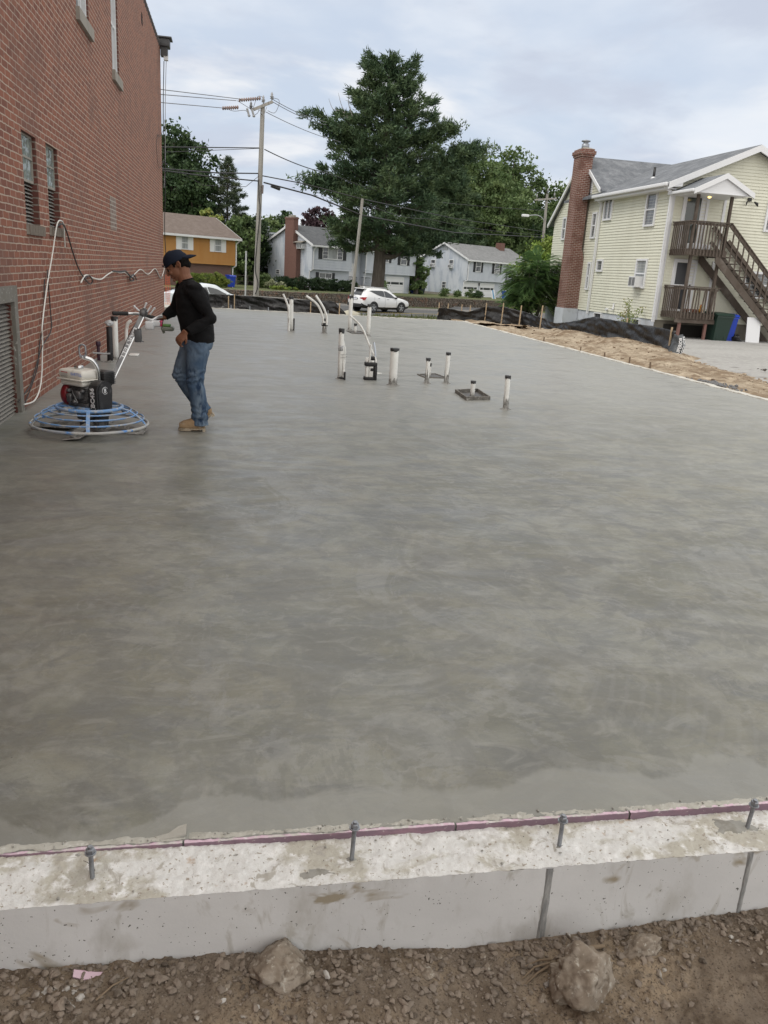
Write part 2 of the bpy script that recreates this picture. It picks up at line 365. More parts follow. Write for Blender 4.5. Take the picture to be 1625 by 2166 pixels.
    # paler, less worked strip along the near form, with its own ragged outline
    ya = n.new('ShaderNodeMath'); ya.operation = 'ADD'; l.new(sp.outputs[1], ya.inputs[0]); l.new(mul(nz(1.6, 5, (1, .5, 1), .6, .6, (5, 5, 0)), .62), ya.inputs[1])
    c = mix(mul(mr(ya.outputs[0], 2.37, 2.335), .62), c, (.275, .275, .25))
    # darker band beside the brick wall: damp, plus the wall's shade painted in
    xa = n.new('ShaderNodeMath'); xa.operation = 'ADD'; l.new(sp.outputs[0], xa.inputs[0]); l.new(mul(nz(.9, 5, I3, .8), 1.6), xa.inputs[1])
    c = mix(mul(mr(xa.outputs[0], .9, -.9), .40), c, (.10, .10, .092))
    # paler far half of the pour: grazing sky reflection put into the colour
    yb = n.new('ShaderNodeMath'); yb.operation = 'ADD'; l.new(sp.outputs[1], yb.inputs[0]); l.new(mul(nz(.5, 4, (.6, 1, 1), .8), 5.), yb.inputs[1])
    c = mix(mul(mr(yb.outputs[0], 7.5, 15.), .62), c, (.31, .315, .305))
    # specks
    sk = nz(85, 2, I3, 0, .5); c = mix(mul(mul(mr(sk, .72, .76), mr(nz(1.2, 2, I3, 0, .5, (2, 2, 2)), .55, .65)), .8), c, (.05, .05, .045))
    l.new(c, p.inputs['Base Color'])
    l.new(mr(nz(1.4, 6, (.8, 1.5, 1), 1.5, .6, (4, 2, 0)), .35, .7, .5, .3), p.inputs['Roughness'])
    nrm = None
    for sc, st, di, stt in ((2.2, .35, .02, (.9, 1.2, 1)), (9, .4, .006, (1., 1.2, 1)), (70, .16, .002, I3), (260, .12, .0008, I3)):
        b = n.new('ShaderNodeBump'); b.inputs['Strength'].default_value = st; b.inputs['Distance'].default_value = di; l.new(nz(sc, 5, stt, 1.), b.inputs['Height'])
        if nrm: l.new(nrm, b.inputs['Normal'])
        nrm = b.outputs[0]
    l.new(nrm, p.inputs['Normal']); return m
SLABM = slab_mat()
ys = lin(SLABY0, 2.1, 14)+lin(2.12, 5, 60)+lin(5.1, SLABY1, 120)
def slabz(x, y):
    if y <= SLABY0+1e-6: return (x, y+.008*fbm(x*9, 3.1)+.004*fbm(x*40, 1.7)-.004, -.03)
    e = .003*smooth(SLABY0+.03, SLABY0, y)
    yy = y+(.008*fbm(x*9, 3.1)+.004*fbm(x*40, 1.7)-.004-(y-SLABY0)*.9*(y < SLABY0+.04))*smooth(SLABY0+.1, SLABY0, y)
    return (x, yy, .003*fbm(x*.9, y*1.3)+.0012*fbm(x*5, y*7, 4.)-e)
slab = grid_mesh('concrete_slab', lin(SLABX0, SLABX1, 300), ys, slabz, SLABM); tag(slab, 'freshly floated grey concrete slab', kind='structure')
# pale concrete foundation rim showing round the right and far sides of the pour
RIM = M('foundation_rim_concrete', (.5, .49, .45), .9, layers=((6, 5, .45, .62, (.33, .31, .27), I3), (25, 4, .5, .7, (.62, .61, .58), I3)), bumps=((40, .6, .01, I3),))
mb = MB()
def rimstrip(a, b, w, h0, n):
    a = Vector(a); b = Vector(b); t = (b-a).normalized(); s = Vector((t.y, -t.x, 0)); rows = []
    for i in range(n):
        p = a+(b-a)*i/(n-1); w_ = w*(1+.5*fbm(i*.35, w*9)); z = .016+.012*fbm(i*.5, 2.2)
        rows.append([p+Vector((0, 0, .001)), p+s*.02+Vector((0, 0, z)), p+s*w_+Vector((0, 0, z*.7)), p+s*(w_+.03)+Vector((0, 0, -.3))])
    vs = [v for r in rows for v in r]; mb.add(vs, [(i*4+k, i*4+k+1, i*4+k+5, i*4+k+4) for i in range(n-1) for k in range(3)])
rimstrip((SLABX1-.01, SLABY1, 0), (SLABX1-.01, 1.2, 0), .13, 0, 260); rimstrip((SLABX0, SLABY1-.01, 0), (SLABX1+.1, SLABY1-.01, 0), .12, 0, 120)
rim = mb.build('foundation_rim', RIM, fix=False); tag(rim, 'pale rough concrete rim along the right and far edges of the slab', 'foundation wall')

# terrain beyond ----------------------------------------------------
TP = [((-30, 30), -.35), ((-5, 30), -.2), ((3, 29.5), -.12), ((9, 30), -.2), ((-3, 46), -1.05), ((3, 50), -1.2), ((10, 56), -1.37), ((13, 53), -1.36), ((17, 67.7), -1.36), ((14.4, 66.5), -1.35),
      ((1.7, 63), -.95), ((-20, 50), -.9), ((-30, 70), -.9), ((1, 69), -1.1), ((10.8, 74), -1.4), ((19.4, 77.6), -1.4), ((27, 79), -1.4), ((30, 60), -1.4), ((35, 70), -1.4), ((50, 80), -1.3), ((60, 50), -.8), ((22, 45), -.9),
      ((13, 41), -.6), ((14, 36), -.35), ((30, 34), -.25), ((40, 100), -1.4), ((0, 100), -1.4), ((-40, 100), -1.2), ((90, 150), -1.4), ((-90, 150), -1.4)]
def terr(x, y):
    sw = 0; sv = 0
    for (a, b), z in TP:
        d = (x-a)**2+(y-b)**2+4.; w = 1/d**1.6; sw += w; sv += w*z
    return sv/sw
def lotz(x, y):                                # right-hand side: dirt strip then gravel lot
    return -.2
GRASS = M('lawn_grass', (.075, .098, .03), .95, layers=((.5, 5, .38, .66, (.13, .14, .05), I3), (3, 5, .45, .7, (.055, .075, .022), I3), (12, 4, .55, .7, (.17, .16, .085), I3)), bumps=((30, .8, .05, I3),))
SAND = M('dry_sand_soil', (.36, .30, .225), .97, spec=.2, layers=((.9, 6, .42, .58, (.20, .145, .095), (1, .6, 1), .8), (4, 6, .48, .66, (.46, .385, .29), I3), (9, 6, .54, .66, (.18, .13, .09), (1, .5, 1)), (22, 5, .58, .7, (.13, .10, .07), I3)), bumps=((3, .9, .12, I3), (16, .7, .03, I3), (60, .5, .01, I3)))
ASPH = M('road_asphalt', (.085, .087, .09), .85, layers=((.6, 4, .4, .65, (.115, .117, .12), I3), (20, 3, .5, .7, (.06, .06, .062), I3)), bumps=((60, .3, .005, I3),))
LOT = M('pale_worn_lot', (.33, .325, .315), .92, layers=((.5, 5, .4, .65, (.27, .265, .255), I3), (9, 6, .46, .66, (.39, .385, .37), I3), (1.1, 5, .62, .72, (.14, .13, .12), (1, 1.6, 1)), (60, 3, .55, .68, (.2, .19, .18), I3)), bumps=((70, .5, .006, I3),))
WALK = M('sidewalk_concrete', (.36, .35, .33), .9, layers=((2, 4, .4, .7, (.28, .27, .26), I3),))
PAINTY = M('yellow_line_paint', (.5, .38, .1), .8); PAINTW = M('white_line_paint', (.55, .55, .53), .8)
ORANGEP = M('orange_marking_paint', (.62, .16, .08), .85)
xs = lin(-400, -30, 12)+lin(-28, 60, 90)+lin(65, 400, 12); ysr = lin(28.25, 100, 74)+lin(110, 900, 14)
tg = grid_mesh('ground', xs, ysr, lambda x, y: terr(x, y)-.06, GRASS); tag(tg, kind='structure', label='grassy ground beyond the slab')
# near apron of soil around the slab (left of building, right side, behind camera)
def rz(x, y):
    u = (x-SLABX1); base = -.10-.10*smooth(1.2, 3.5, u)
    mound = .30*math.exp(-((x-10.6)/1.1)**2-((y-20.5)/2.3)**2)+.26*math.exp(-((x-11.1)/1.2)**2-((y-25)/2.2)**2)+.12*math.exp(-((x-9.9)/.8)**2-((y-16.5)/2.)**2)
    rut = -.05*math.exp(-((x-9.4-.05*(y-14))/.25)**2)-.04*math.exp(-((x-8.75)/.16)**2)
    return base+mound+rut+.05*fbm(x*1.3, y*1.1)+.022*fbm(x*5, y*5, 3)
xs = [SLABX1+.1]+lin(SLABX1+.2, 12.6, 60)+lin(12.8, 15, 6); ysr = lin(-4, 8, 30)+lin(8.2, 31.5, 150)
sd_ = grid_mesh('dirt_strip', xs, ysr, rz, SAND); tag(sd_, 'tan sandy soil strip along the right edge of the slab', kind='structure')
# gravel / worn parking lot to the right; its near-left border runs beside the soil strip
def loted(y): return 10.25+.36*max(0, y-17.5)*.55 if y > 17.5 else 10.25-.02*(17.5-y)+.5*smooth(12, 7, y)
LOTP = [(y, loted(y)+.12*fbm(y*1.2, 7)) for y in lin(-4, 31.5, 90)]
vs = []; fs = []
for (y, x0) in LOTP:
    for k in range(9): vs.append((x0+(90-x0)*(k/8)**1.5, y, -.055-.10*smooth(17, 27, y)+(.02 if k else -.05)))
fs = [(j*9+k, j*9+k+1, (j+1)*9+k+1, (j+1)*9+k) for j in range(len(LOTP)-1) for k in range(8)]
me = bpy.data.meshes.new('parking_lot'); me.from_pydata(vs, [], fs); me.materials.append(LOT)
lot = bpy.data.objects.new('parking_lot', me); COL.objects.link(lot); tag(lot, 'pale worn parking surface beside the yellow house', kind='structure')
# sheet that hides nothing: flat soil under and behind everything near
mb = MB(); mb.quad((-400, -60, -.62), (400, -60, -.62), (400, 28.3, -.62), (-400, 28.3, -.62)); g0 = mb.build('subsoil', SAND); tag(g0, 'bare subsoil round the building site', kind='structure')
# far dirt lip of the pour between the two fences, with orange marking paint
def lipz(x, y): return -.04-.10*(y-28.3)-.0+.05*fbm(x*2.2, y*2.2)+.02*fbm(x*8, y*8)
RUB = M('rubble_soil', (.30, .21, .13), .95, layers=((3, 5, .45, .6, (.42, .33, .23), I3), (7, 4, .52, .62, (.17, .12, .09), I3), (1.4, 3, .6, .68, (.42, .16, .08), I3)), bumps=((14, .8, .05, I3),))
lp = grid_mesh('soil_bank', lin(2.2, 10.5, 110), lin(28.32, 31.2, 30), lipz, RUB); tag(lp, 'rubbly soil bank at the far end of the slab', kind='structure')
mb = MB()
for k in range(26):
    x = random.uniform(5.35, 6.2); y = random.uniform(28.5, 29.3); s = random.uniform(.03, .09); z = lipz(x, y)+.015
    mb.add([(x-s*2, y-s, z), (x+s*2, y-s*.6, z), (x+s*1.6, y+s, z+.01), (x-s*1.8, y+s*.7, z+.01)], [(0, 1, 2, 3)])
o = mb.build('survey_paint', ORANGEP); tag(o, 'orange marking paint sprayed on the soil at the far end of the slab', kind='structure')

# road: follows the terrain
def strip(name, A, B, mat, off, n=50, m=8, label=None, kind='structure'):
    """sheet between polylines A and B (same number of points), draped on the terrain"""
    def at(P, t):
        t = t*(len(P)-1); i = min(int(t), len(P)-2); f = t-i; return (P[i][0]*(1-f)+P[i+1][0]*f, P[i][1]*(1-f)+P[i+1][1]*f)
    vs = []
    for i in range(n):
        a = at(A, i/(n-1)); b = at(B, i/(n-1))
        for k in range(m):
            f = k/(m-1); x = a[0]*(1-f)+b[0]*f; y = a[1]*(1-f)+b[1]*f; vs.append((x, y, terr(x, y)+off))
    fs = [(i*m+k, i*m+k+1, (i+1)*m+k+1, (i+1)*m+k) for i in range(n-1) for k in range(m-1)]
    me = bpy.data.meshes.new(name); me.from_pydata(vs, [], fs); me.materials.append(mat); me.polygons.foreach_set('use_smooth', [True]*len(fs))
    o = bpy.data.objects.new(name, me); COL.objects.link(o); return tag(o, label, kind=kind)
near = [(-60, 33), (-20, 42), (-4, 44.5), (6, 50.5), (14, 54.2), (26, 58.5), (80, 78)]
far = [(-70, 52), (-24, 59), (1.7, 63.4), (9, 65.0), (14.4, 66.8), (22, 70.0), (74, 92)]
strip('road', near, far, ASPH, 0., label='grey asphalt road crossing behind the slab')
def lerpP(f): return [(a[0]*(1-f)+b[0]*f, a[1]*(1-f)+b[1]*f) for a, b in zip(near, far)]
strip('centre_line', lerpP(.47), lerpP(.487), PAINTY, .02, m=2, label='yellow centre line of the road'); strip('edge_line', lerpP(.07), lerpP(.085), PAINTW, .02, m=2, label='white edge line of the road')
def offP(P, d): return [(x-d*.42, y+d*.9) for x, y in P]
# kerb: a real step
A = far; B = offP(far, .28)
def kerb(P, d, h, name, label):
    mb = MB(); n = 60
    def at(P, t):
        t = t*(len(P)-1); i = min(int(t), len(P)-2); f = t-i; return Vector((P[i][0]*(1-f)+P[i+1][0]*f, P[i][1]*(1-f)+P[i+1][1]*f, 0))
    Q = offP(P, d); rows = []
    for i in range(n):
        a = at(P, i/(n-1)); b = at(Q, i/(n-1)); a.z = terr(a.x, a.y); b.z = terr(b.x, b.y)
        rows += [a+Vector((0, 0, -.1)), a+Vector((0, 0, h)), b+Vector((0, 0, h)), b+Vector((0, 0, -.1))]
    mb.add(rows, [(i*4+k, i*4+k+1, i*4+k+5, i*4+k+4) for i in range(n-1) for k in range(3)]); o = mb.build(name, WALK, fix=False); tag(o, label, kind='structure')
kerb(far, .3, .13, 'kerb', 'pale concrete kerb on the far side of the road'); kerb([(x+.1, y-.2) for x, y in near], -.3, .1, 'near_kerb', 'concrete kerb on the near side of the road')
# driveway climbing between the stone walls
mb = MB(); P = [(17.2, 68.3), (22.5, 70.5), (25, 77.6), (20.9, 77.4)]
mb.quad(*[(x, y, terr(x, y)+.03+.10*(i > 1)) for i, (x, y) in enumerate(P)]); o = mb.build('driveway', ASPH); tag(o, 'asphalt driveway entrance between the stone walls', kind='structure')

# raised lawn behind the stone wall: top edge of wall ------------------
WT = [(-45, 44), (-12, 61.5), (1, 68.6), (10.8, 74.), (19.4, 77.6), (20.9, 78.1)]
WT2 = [(21.2, 80.2), (26.8, 81.2), (38, 84.5), (70, 96)]
lawnP = WT+WT2
def lawn_mesh():
    n = 120; vs = []; m = 14
    for i in range(n):
        t = i/(n-1)*(len(lawnP)-1); k = min(int(t), len(lawnP)-2); f = t-k
        x = lawnP[k][0]*(1-f)+lawnP[k+1][0]*f; y = lawnP[k][1]*(1-f)+lawnP[k+1][1]*f
        for j in range(m):
            d = (j/(m-1))**2*70+.15; X = x-d*.5; Y = y+d*.87; vs.append((X, Y, -.62-.2*smooth(2, 14, d)+.03*fbm(X*.5, Y*.5)))
    fs = [(i*m+k, i*m+k+1, (i+1)*m+k+1, (i+1)*m+k) for i in range(n-1) for k in range(m-1)]
    me = bpy.data.meshes.new('lawn'); me.from_pydata(vs, [], fs); me.materials.append(GRASS); me.polygons.foreach_set('use_smooth', [True]*len(fs))
    o = bpy.data.objects.new('lawn', me); COL.objects.link(o); tag(o, 'green lawns in front of the far houses', kind='structure')
lawn_mesh()
STONE = M('field_stone', (.16, .135, .115), .92, layers=((7, 3, .42, .55, (.26, .225, .19), (1, 1, 1.8)), (10, 3, .5, .6, (.085, .07, .06), (1, 1, 1.8)), (3, 3, .55, .65, (.24, .15, .11), I3)), bumps=((8, 1., .15, (1, 1, 1.8)),))
def stone_wall(P, label, base=-1.5, top=-.58):
    """rows of individually jittered stones laid dry, one wall = one thing"""
    mb = MB(); rr = random.Random(3)
    for (a, b) in zip(P[:-1], P[1:]):
        a = Vector((*a, 0)); b = Vector((*b, 0)); Ld = (b-a).length; t = (b-a)/Ld; nn = Vector((t.y, -t.x, 0))
        mb.prism([a+Vector((0, 0, base)), b+Vector((0, 0, base)), b+Vector((0, 0, top-.05)), a+Vector((0, 0, top-.05))], -nn*.4)
        if a.x < -14: continue
        z = base
        while z < top-.02:
            h = rr.uniform(.12, .2); s = 0
            while s < Ld:
                w = rr.uniform(.2, .5); p = a+t*s; d = rr.uniform(.04, .13); g = .02
                h2 = min(h, top-z+rr.uniform(-.02, .04))
                q = [p+t*g+nn*.0+Vector((0, 0, z+g)), p+t*(w-g)+Vector((0, 0, z+g)), p+t*(w-g)+Vector((0, 0, z+h2-g*.5)), p+t*g+Vector((0, 0, z+h2-g*.5))]
                c = sum(q, Vector())/4; top_q = [c+(v-c)*rr.uniform(.72, .95)+nn*d for v in q]
                mb.add(q+top_q, [(4, 5, 6, 7), (0, 1, 5, 4), (1, 2, 6, 5), (2, 3, 7, 6), (3, 0, 4, 7)]); s += w
            z += h
    o = mb.build('stone_wall', STONE); tag(o, label, 'stone wall')
stone_wall(WT, 'low fieldstone retaining wall along the road in front of the grey houses'); stone_wall(WT2, 'shorter fieldstone retaining wall right of the driveway', base=-1.45)

# ================================================================== FRONT: foundation wall, foam, bolts, dirt
FT, FY0, FY1 = -.022, 1.70, 1.872
FFACE = M('formed_concrete_face', (.60, .605, .605), .8, layers=((2.2, 5, .4, .68, (.68, .685, .685), (1, 1, 1.6)), (5, 6, .54, .66, (.49, .485, .465), (1, 1, .5)), (12, 6, .58, .68, (.46, .45, .42), (1, 1, .35), .8), (3.3, 4, .60, .66, (.33, .29, .22), (1, 1, 1.4), .8), (1.1, 3, .62, .7, (.40, .38, .34), (1, 1, 2.5)), (95, 2, .70, .72, (.10, .10, .09), I3)), bumps=((90, .25, .002, I3), (4, .2, .01, I3)))
FTOP = M('crusted_foundation_top', (.66, .66, .645), .95, layers=((3.2, 6, .50, .57, (.47, .45, .39), I3, .6), (2.2, 4, .60, .67, (.38, .365, .32), I3, .5), (26, 6, .52, .66, (.76, .76, .75), I3), (75, 3, .61, .68, (.33, .29, .24), I3), (16, 5, .60, .66, (.42, .40, .36), I3, .8), (9, 4, .64, .70, (.40, .27, .17), I3)), bumps=((22, .4, .006, I3), (80, .7, .004, I3), (240, .6, .002, I3)))
SEAM = M('form_seam_grout', (.22, .225, .225), .85, layers=((30, 4, .45, .62, (.34, .34, .33), (3, 1, .5)),), bumps=((60, .6, .004, I3),))
fw = thing('foundation_wall', 'poured grey concrete foundation wall with whitish crusted top in the foreground', 'foundation wall', (0, 0, 0))
def fface(x, z):  # front face with tiny waviness
    return FY0+.0015*fbm(x*3, z*3)
xsf = lin(-2.6, 4.2, 500)
def ftopz(x, y):
    e = smooth(FY0, FY0+.008, y)
    return (x, y+(0.004*fbm(x*25, 2)+.0015*fbm(x*90, 4))*(1-e), FT+(.004*fbm(x*14, y*14)+.0022*fbm(x*55, y*55, 2)+.0014*fbm(x*170, y*170, 5))*e+.0125*smooth(.25, -.35, x)*smooth(FY0+.02, FY1-.01, y))
grid_mesh('wall_top', lin(-2.6, 4.2, 1300), lin(FY0, FY1, 36), ftopz, FTOP, fw)
vs = []; nz_ = 24
gm = grid_mesh('wall_face', xsf, lin(0, 1, nz_), lambda x, v: (x, FY0+.0015*fbm(x*3, v*2)+(0.004*fbm(x*25, 2)+.0015*fbm(x*90, 4))*smooth(.93, 1, v)+.0006, FT-.62+.62*v-.0005), FFACE, fw)
for px in (1163, 1580):
    p = ony(px, 1850, FY0); mb = MB(); n = 40
    for i in range(n-1):
        z0 = FT-.004-.6*i/n; z1 = FT-.004-.6*(i+1)/n; W0 = .0165 if px < 1300 else .0115; w0 = W0+.002*fbm(i*.6, px); w1 = W0+.002*fbm((i+1)*.6, px); d0 = .0015+.0015*abs(fbm(i*.8, px+3)); d1 = .0015+.0015*abs(fbm((i+1)*.8, px+3))
        vs = [(p.x-w0, FY0+.003, z0), (p.x-w0*.4, FY0-d0, z0), (p.x+w0*.4, FY0-d0*.6, z0), (p.x+w0, FY0+.003, z0), (p.x-w1, FY0+.003, z1), (p.x-w1*.4, FY0-d1, z1), (p.x+w1*.4, FY0-d1*.6, z1), (p.x+w1, FY0+.003, z1)]
        mb.add(vs, [(0, 1, 5, 4), (1, 2, 6, 5), (2, 3, 7, 6)])
    mb.build('form_seam', SEAM, fw)
# smeared soil splashes on the face are in its material; cement smear near right bolt
def patch(name, cx, cy, rx, ry, mat, parent, h=.004, n=28, seed=0):
    mb = MB(); c = [(cx, cy, FT+h+.004)]; ring = []
    for k in range(n):
        w = 2*math.pi*k/n; r = 1+.45*fbm(math.cos(w)*1.6+seed, math.sin(w)*1.6)
        ring.append((cx+rx*r*math.cos(w), cy+ry*r*math.sin(w), FT-.004))
    mid = [((x+cx)/2+0, (y+cy)/2, FT+h+.003*fbm(x*40, y*40)) for x, y, z in ring]
    mb.add(c+mid+ring, [(0, 1+k, 1+(k+1) % n) for k in range(n)]+[(1+k, 1+n+k, 1+n+(k+1) % n, 1+(k+1) % n) for k in range(n)], 0, True); return mb.build(name, mat, parent)
GSM = M('grey_cement_smear', (.31, .305, .28), .9, layers=((25, 4, .5, .65, (.24, .23, .2), I3),), bumps=((60, .5, .004, I3),))
patch('cement_smear', 1.47, 1.81, .085, .042, GSM, fw, seed=1)
patch('cement_smear', .02, 1.83, .05, .03, GSM, fw, .001, seed=5); patch('cement_smear', .235, 1.745, .075, .022, GSM, fw, .0005, seed=9)

# foam insulation boards between slab and wall
PINK = M('pink_foam_top', (.66, .49, .58), .85, layers=((14, 5, .48, .58, (.56, .55, .51), I3, .4), (50, 4, .55, .7, (.72, .67, .69), I3)), bumps=((50, .6, .004, I3),))
PURP = M('purple_foam_face', (.20, .135, .17), .75, layers=((9, 4, .5, .7, (.28, .17, .21), (1, 1, 3)), (60, 3, .64, .72, (.45, .40, .40), I3)))
def foam(x0, x1, zt0, zt1, label):
    t = thing('foam_board', label, 'insulation board', (x0, FY1, 0), group='pink insulation boards along the slab edge'); n = int((x1-x0)*160); a = []; b = []
    for i in range(n+1):
        x = (x1-x0)*i/n; f = i/n; X = x+x0; z = zt0*(1-f)+zt1*f+.0016*fbm(X*30, 1)+.001*fbm(X*120, 2); yb = .019+.006*fbm(X*14, 8)+.004*fbm(X*60, 3); yf = .0006*fbm(X*30, 9)
        a += [(x, yf, -.06), (x, yf, z-.001), (x, yf+.002, z)]; b += [(x, yf+.002, z+.0003), (x, yb*.5, z+.002+.002*fbm(X*50, 5)), (x, yb, z-.001), (x, yb+.01, z-.012)]
    m1 = MB(); m1.add(a, [(i*3+k, i*3+k+1, i*3+k+4, i*3+k+3) for i in range(n) for k in range(2)]); m1.build('board_face', PURP, t, fix=False)
    m2 = MB(); m2.add(b, [(i*4+k, i*4+k+1, i*4+k+5, i*4+k+4) for i in range(n) for k in range(3)], 0, True); m2.build('board_top', PINK, t, fix=False)
foam(-1.3, -.127, -.0055, -.005, 'pinkish insulation board buried flush at the left end of the slab edge')
foam(-.122, .632, -.006, -.004, 'insulation board behind the second anchor bolt, its purple edge showing more to the right')
foam(.638, 1.17, -.005, -.003, 'insulation board with bright purple edge behind the third anchor bolt')
foam(1.176, 2.6, -.003, .001, 'insulation board smeared with cement at the right end of the slab edge')
# cement crumbs lying on the boards and on the wall top (left flake, ridge)
mb = MB(); rr = random.Random(5)
def rock_bm(r, seed, sub=2, rough=.35, flat=.75):
    bm = bmesh.new(); bmesh.ops.create_icosphere(bm, subdivisions=sub, radius=1)
    sx, sy = 1+.35*math.sin(seed*1.7), 1+.35*math.cos(seed*2.3)
    for v in bm.verts:
        d = v.co.normalized(); k = 1+rough*mnoise.noise(d*1.3+Vector((seed*3.1, 0, 0)))+rough*.45*mnoise.noise(d*3.1+Vector((0, seed*2.7, 0)))
        k0 = k
        for q in range(9):
            pn = Vector((math.sin(seed*3.3+q*2.4), math.cos(seed*1.3+q*1.7), math.sin(seed*.7+q*2.9))).normalized(); e = d.dot(pn)*k; c_ = .84+.08*math.sin(q*5+seed)
            if e > c_: k *= c_/e
        k += .05*rough*mnoise.noise(d*9+Vector((seed, 0, 0)))
        v.co = Vector((d.x*k*sx, d.y*k*sy, d.z*k*flat))*r
    return bm
for k in range(150):
    x = rr.uniform(-.75, 1.9); y = rr.choice([rr.uniform(FY0+.02, FY1), rr.gauss(FY1+.018, .008)]); s = rr.uniform(.0012, .0045); c = Vector((x, y, (FT+.004 if y < FY1 else .004)))
    mb.bm(rock_bm(s, rr.uniform(0, 99), 1), 0, False, lambda v, c=c: v+c)
o = mb.build('cement_crumbs', GSM, fix=False); tag(o, 'small cement crumbs scattered on the foundation top', 'crumbs', kind='stuff')
mb = MB(); vs = [(-.185, 1.885, .001), (-.15, 1.888, .006), (-.118, 1.892, .012), (-.118, 1.925, .017), (-.14, 1.921, .014), (-.165, 1.905, .006), (-.2, 1.897, .003)]
mb.prism(vs, (0, 0, -.006)); o = mb.build('concrete_flake', M('flake', (.40, .39, .35), .85, bumps=((60, .5, .004, I3),))); tag(o, 'thin pointed concrete flake stuck up over the left slab edge', 'flake')

# anchor bolts
def anchor(px, py, ptop, label, leanx=0):
    b = onz(px, py, FT); b.y = max(b.y, 1.73); t = thing('anchor_bolt', label, 'anchor bolt', b, group='galvanised anchor bolts standing in the foundation top')
    h = ptop; mb = MB(); fn = lambda v: Vector((v.x+leanx*v.z, v.y, v.z))
    prof = []; z = -.01
    while z < h: prof += [(.0056, z), (.0062, z+.0009)]; z += .0018
    prof.append((.0045, h)); mb.lathe(prof, 12, 0, fn); mb.build('threaded_rod', STEEL, t)
    mb = MB(); mb.lathe([(.0140, h-.021), (.0145, h-.0205), (.0145, h-.0175), (.0140, h-.017)], 18, 0, fn, False); mb.build('washer', STEEL, t)
    mb = MB(); mb.lathe([(.0100, h-.017), (.0112, h-.016), (.0112, h-.007), (.0098, h-.005)], 6, 0, fn, False); mb.build('nut', STEEL, t)
    mb = MB(); mb.bm(rock_bm(.014, px, 2), 0, True, lambda v: Vector((v.x, v.y, v.z*.35-.002))); mb.build('grout_ring', GSM, t)
    return t
def hgt(px, py, px2, py2):
    b = onz(px, py, FT); return ony(px2, py2, b.y).z-FT
anchor(196, 1860, hgt(196, 1860, 195, 1790), 'anchor bolt nearest the left edge of the photo, with a bit of tie wire', -.02)
anchor(744, 1818, hgt(744, 1818, 749, 1738), 'tallest anchor bolt, second from the left, at the start of the broad purple edge', .03)
anchor(1183, 1789, hgt(1183, 1789, 1187, 1724), 'anchor bolt standing above the left dark form seam', .0)
anchor(1580, 1752, hgt(1580, 1752, 1592, 1692), 'anchor bolt beside the grey cement smear above the right form seam', .08)
p = onz(196, 1850, FT); mb = MB(); mb.tube([p+Vector((0, .002, .02)), p+Vector((-.012, .01, .03)), p+Vector((-.024, .02, .028))], .0008, 6); mb.tube([p+Vector((.006*math.cos(a), .006*math.sin(a), .012+.002*math.sin(a))) for a in lin(0, 6.3, 14)], .0008, 6)
o = mb.build('tie_wire', M('rusty_wire', (.09, .07, .06), .8)); tag(o, 'dark tie wire twisted round the leftmost anchor bolt', 'wire')
o = MB(); c0 = onz(165, 1800, 0); o.bm(rock_bm(.010, 4, 2), 0, False, lambda v: v+Vector((c0.x, 1.862, FT+.008))); o = o.build('cement_lump', GSM); tag(o, 'small round cement lump beside the leftmost anchor bolt', 'lump')

# dirt in the foreground ------------------------------------------------
DIRT = M('brown_soil', (.185, .150, .118), .97, spec=.15, layers=((1.6, 5, .46, .62, (.32, .25, .175), I3, .5), (7, 6, .46, .66, (.11, .082, .058), I3), (40, 5, .5, .66, (.21, .17, .13), I3), (160, 3, .55, .66, (.09, .07, .055), I3)), bumps=((30, .7, .012, I3), (110, .9, .006, I3), (300, .6, .002, I3)))
DZ = [(-2.6, -.20), (-.55, -.205), (0, -.215), (.32, -.235), (.62, -.27), (.85, -.262), (1.15, -.25), (1.47, -.235), (1.6, -.225), (2.3, -.2), (4.2, -.2)]
def dbase(x):
    for (a, za), (b, zb) in zip(DZ[:-1], DZ[1:]):
        if x <= b: f = (x-a)/(b-a); return za*(1-f)+zb*f
    return -.2
def dirtz(x, y):
    u = FY0-y; s = smooth(.0, .5, u)
    rough = 1-.75*smooth(.35, .55, fbm(x*1.6+3, y*2.1+1)+.3+.35*smooth(.9, 1.5, x)*smooth(.1, .3, u)+.4*math.exp(-((x+.0)/.25)**2)*smooth(.05, .15, u))
    return dbase(x)-.03*s+.02*fbm(x*2.2, y*2.2)*smooth(0, .2, u)+rough*(.010*fbm(x*16, y*16, 2)+.006*fbm(x*45, y*45, 7)+.003*fbm(x*120, y*120, 3))+.0015*fbm(x*60, y*60, 9)
g = grid_mesh('dirt_ground', lin(-.95, 1.9, 620), lin(.75, FY0+.006, 210), dirtz, DIRT); tag(g, 'brown stony soil in front of the foundation wall', kind='structure')
def dirtfar(x, y): return dbase(x)-.05 if -.95 < x < 1.9 and y > .75 else dbase(max(-2.6, min(4.2, x)))-.01+.015*fbm(x*3, y*3)
g = grid_mesh('soil_apron', lin(-9, 8.1, 140), lin(-7, FY0+.003, 70), dirtfar, DIRT); tag(g, 'trodden soil beside and behind the foundation wall', kind='structure')
ROCKM = M('tan_grey_rock', (.225, .185, .145), .97, spec=.15, layers=((18, 6, .44, .56, (.30, .26, .215), I3, .5), (60, 4, .58, .66, (.40, .37, .32), I3), (26, 5, .56, .66, (.14, .112, .085), I3, .8)), bumps=((30, .6, .006, I3), (110, .5, .002, I3)))
PEB = M('soil_pebbles', (.205, .17, .138), .95, layers=((11, 4, .45, .62, (.24, .195, .155), I3), (17, 3, .56, .66, (.10, .08, .062), I3), (9, 2, .66, .70, (.42, .40, .37), I3)), bumps=((120, .5, .003, I3),))
protos = []
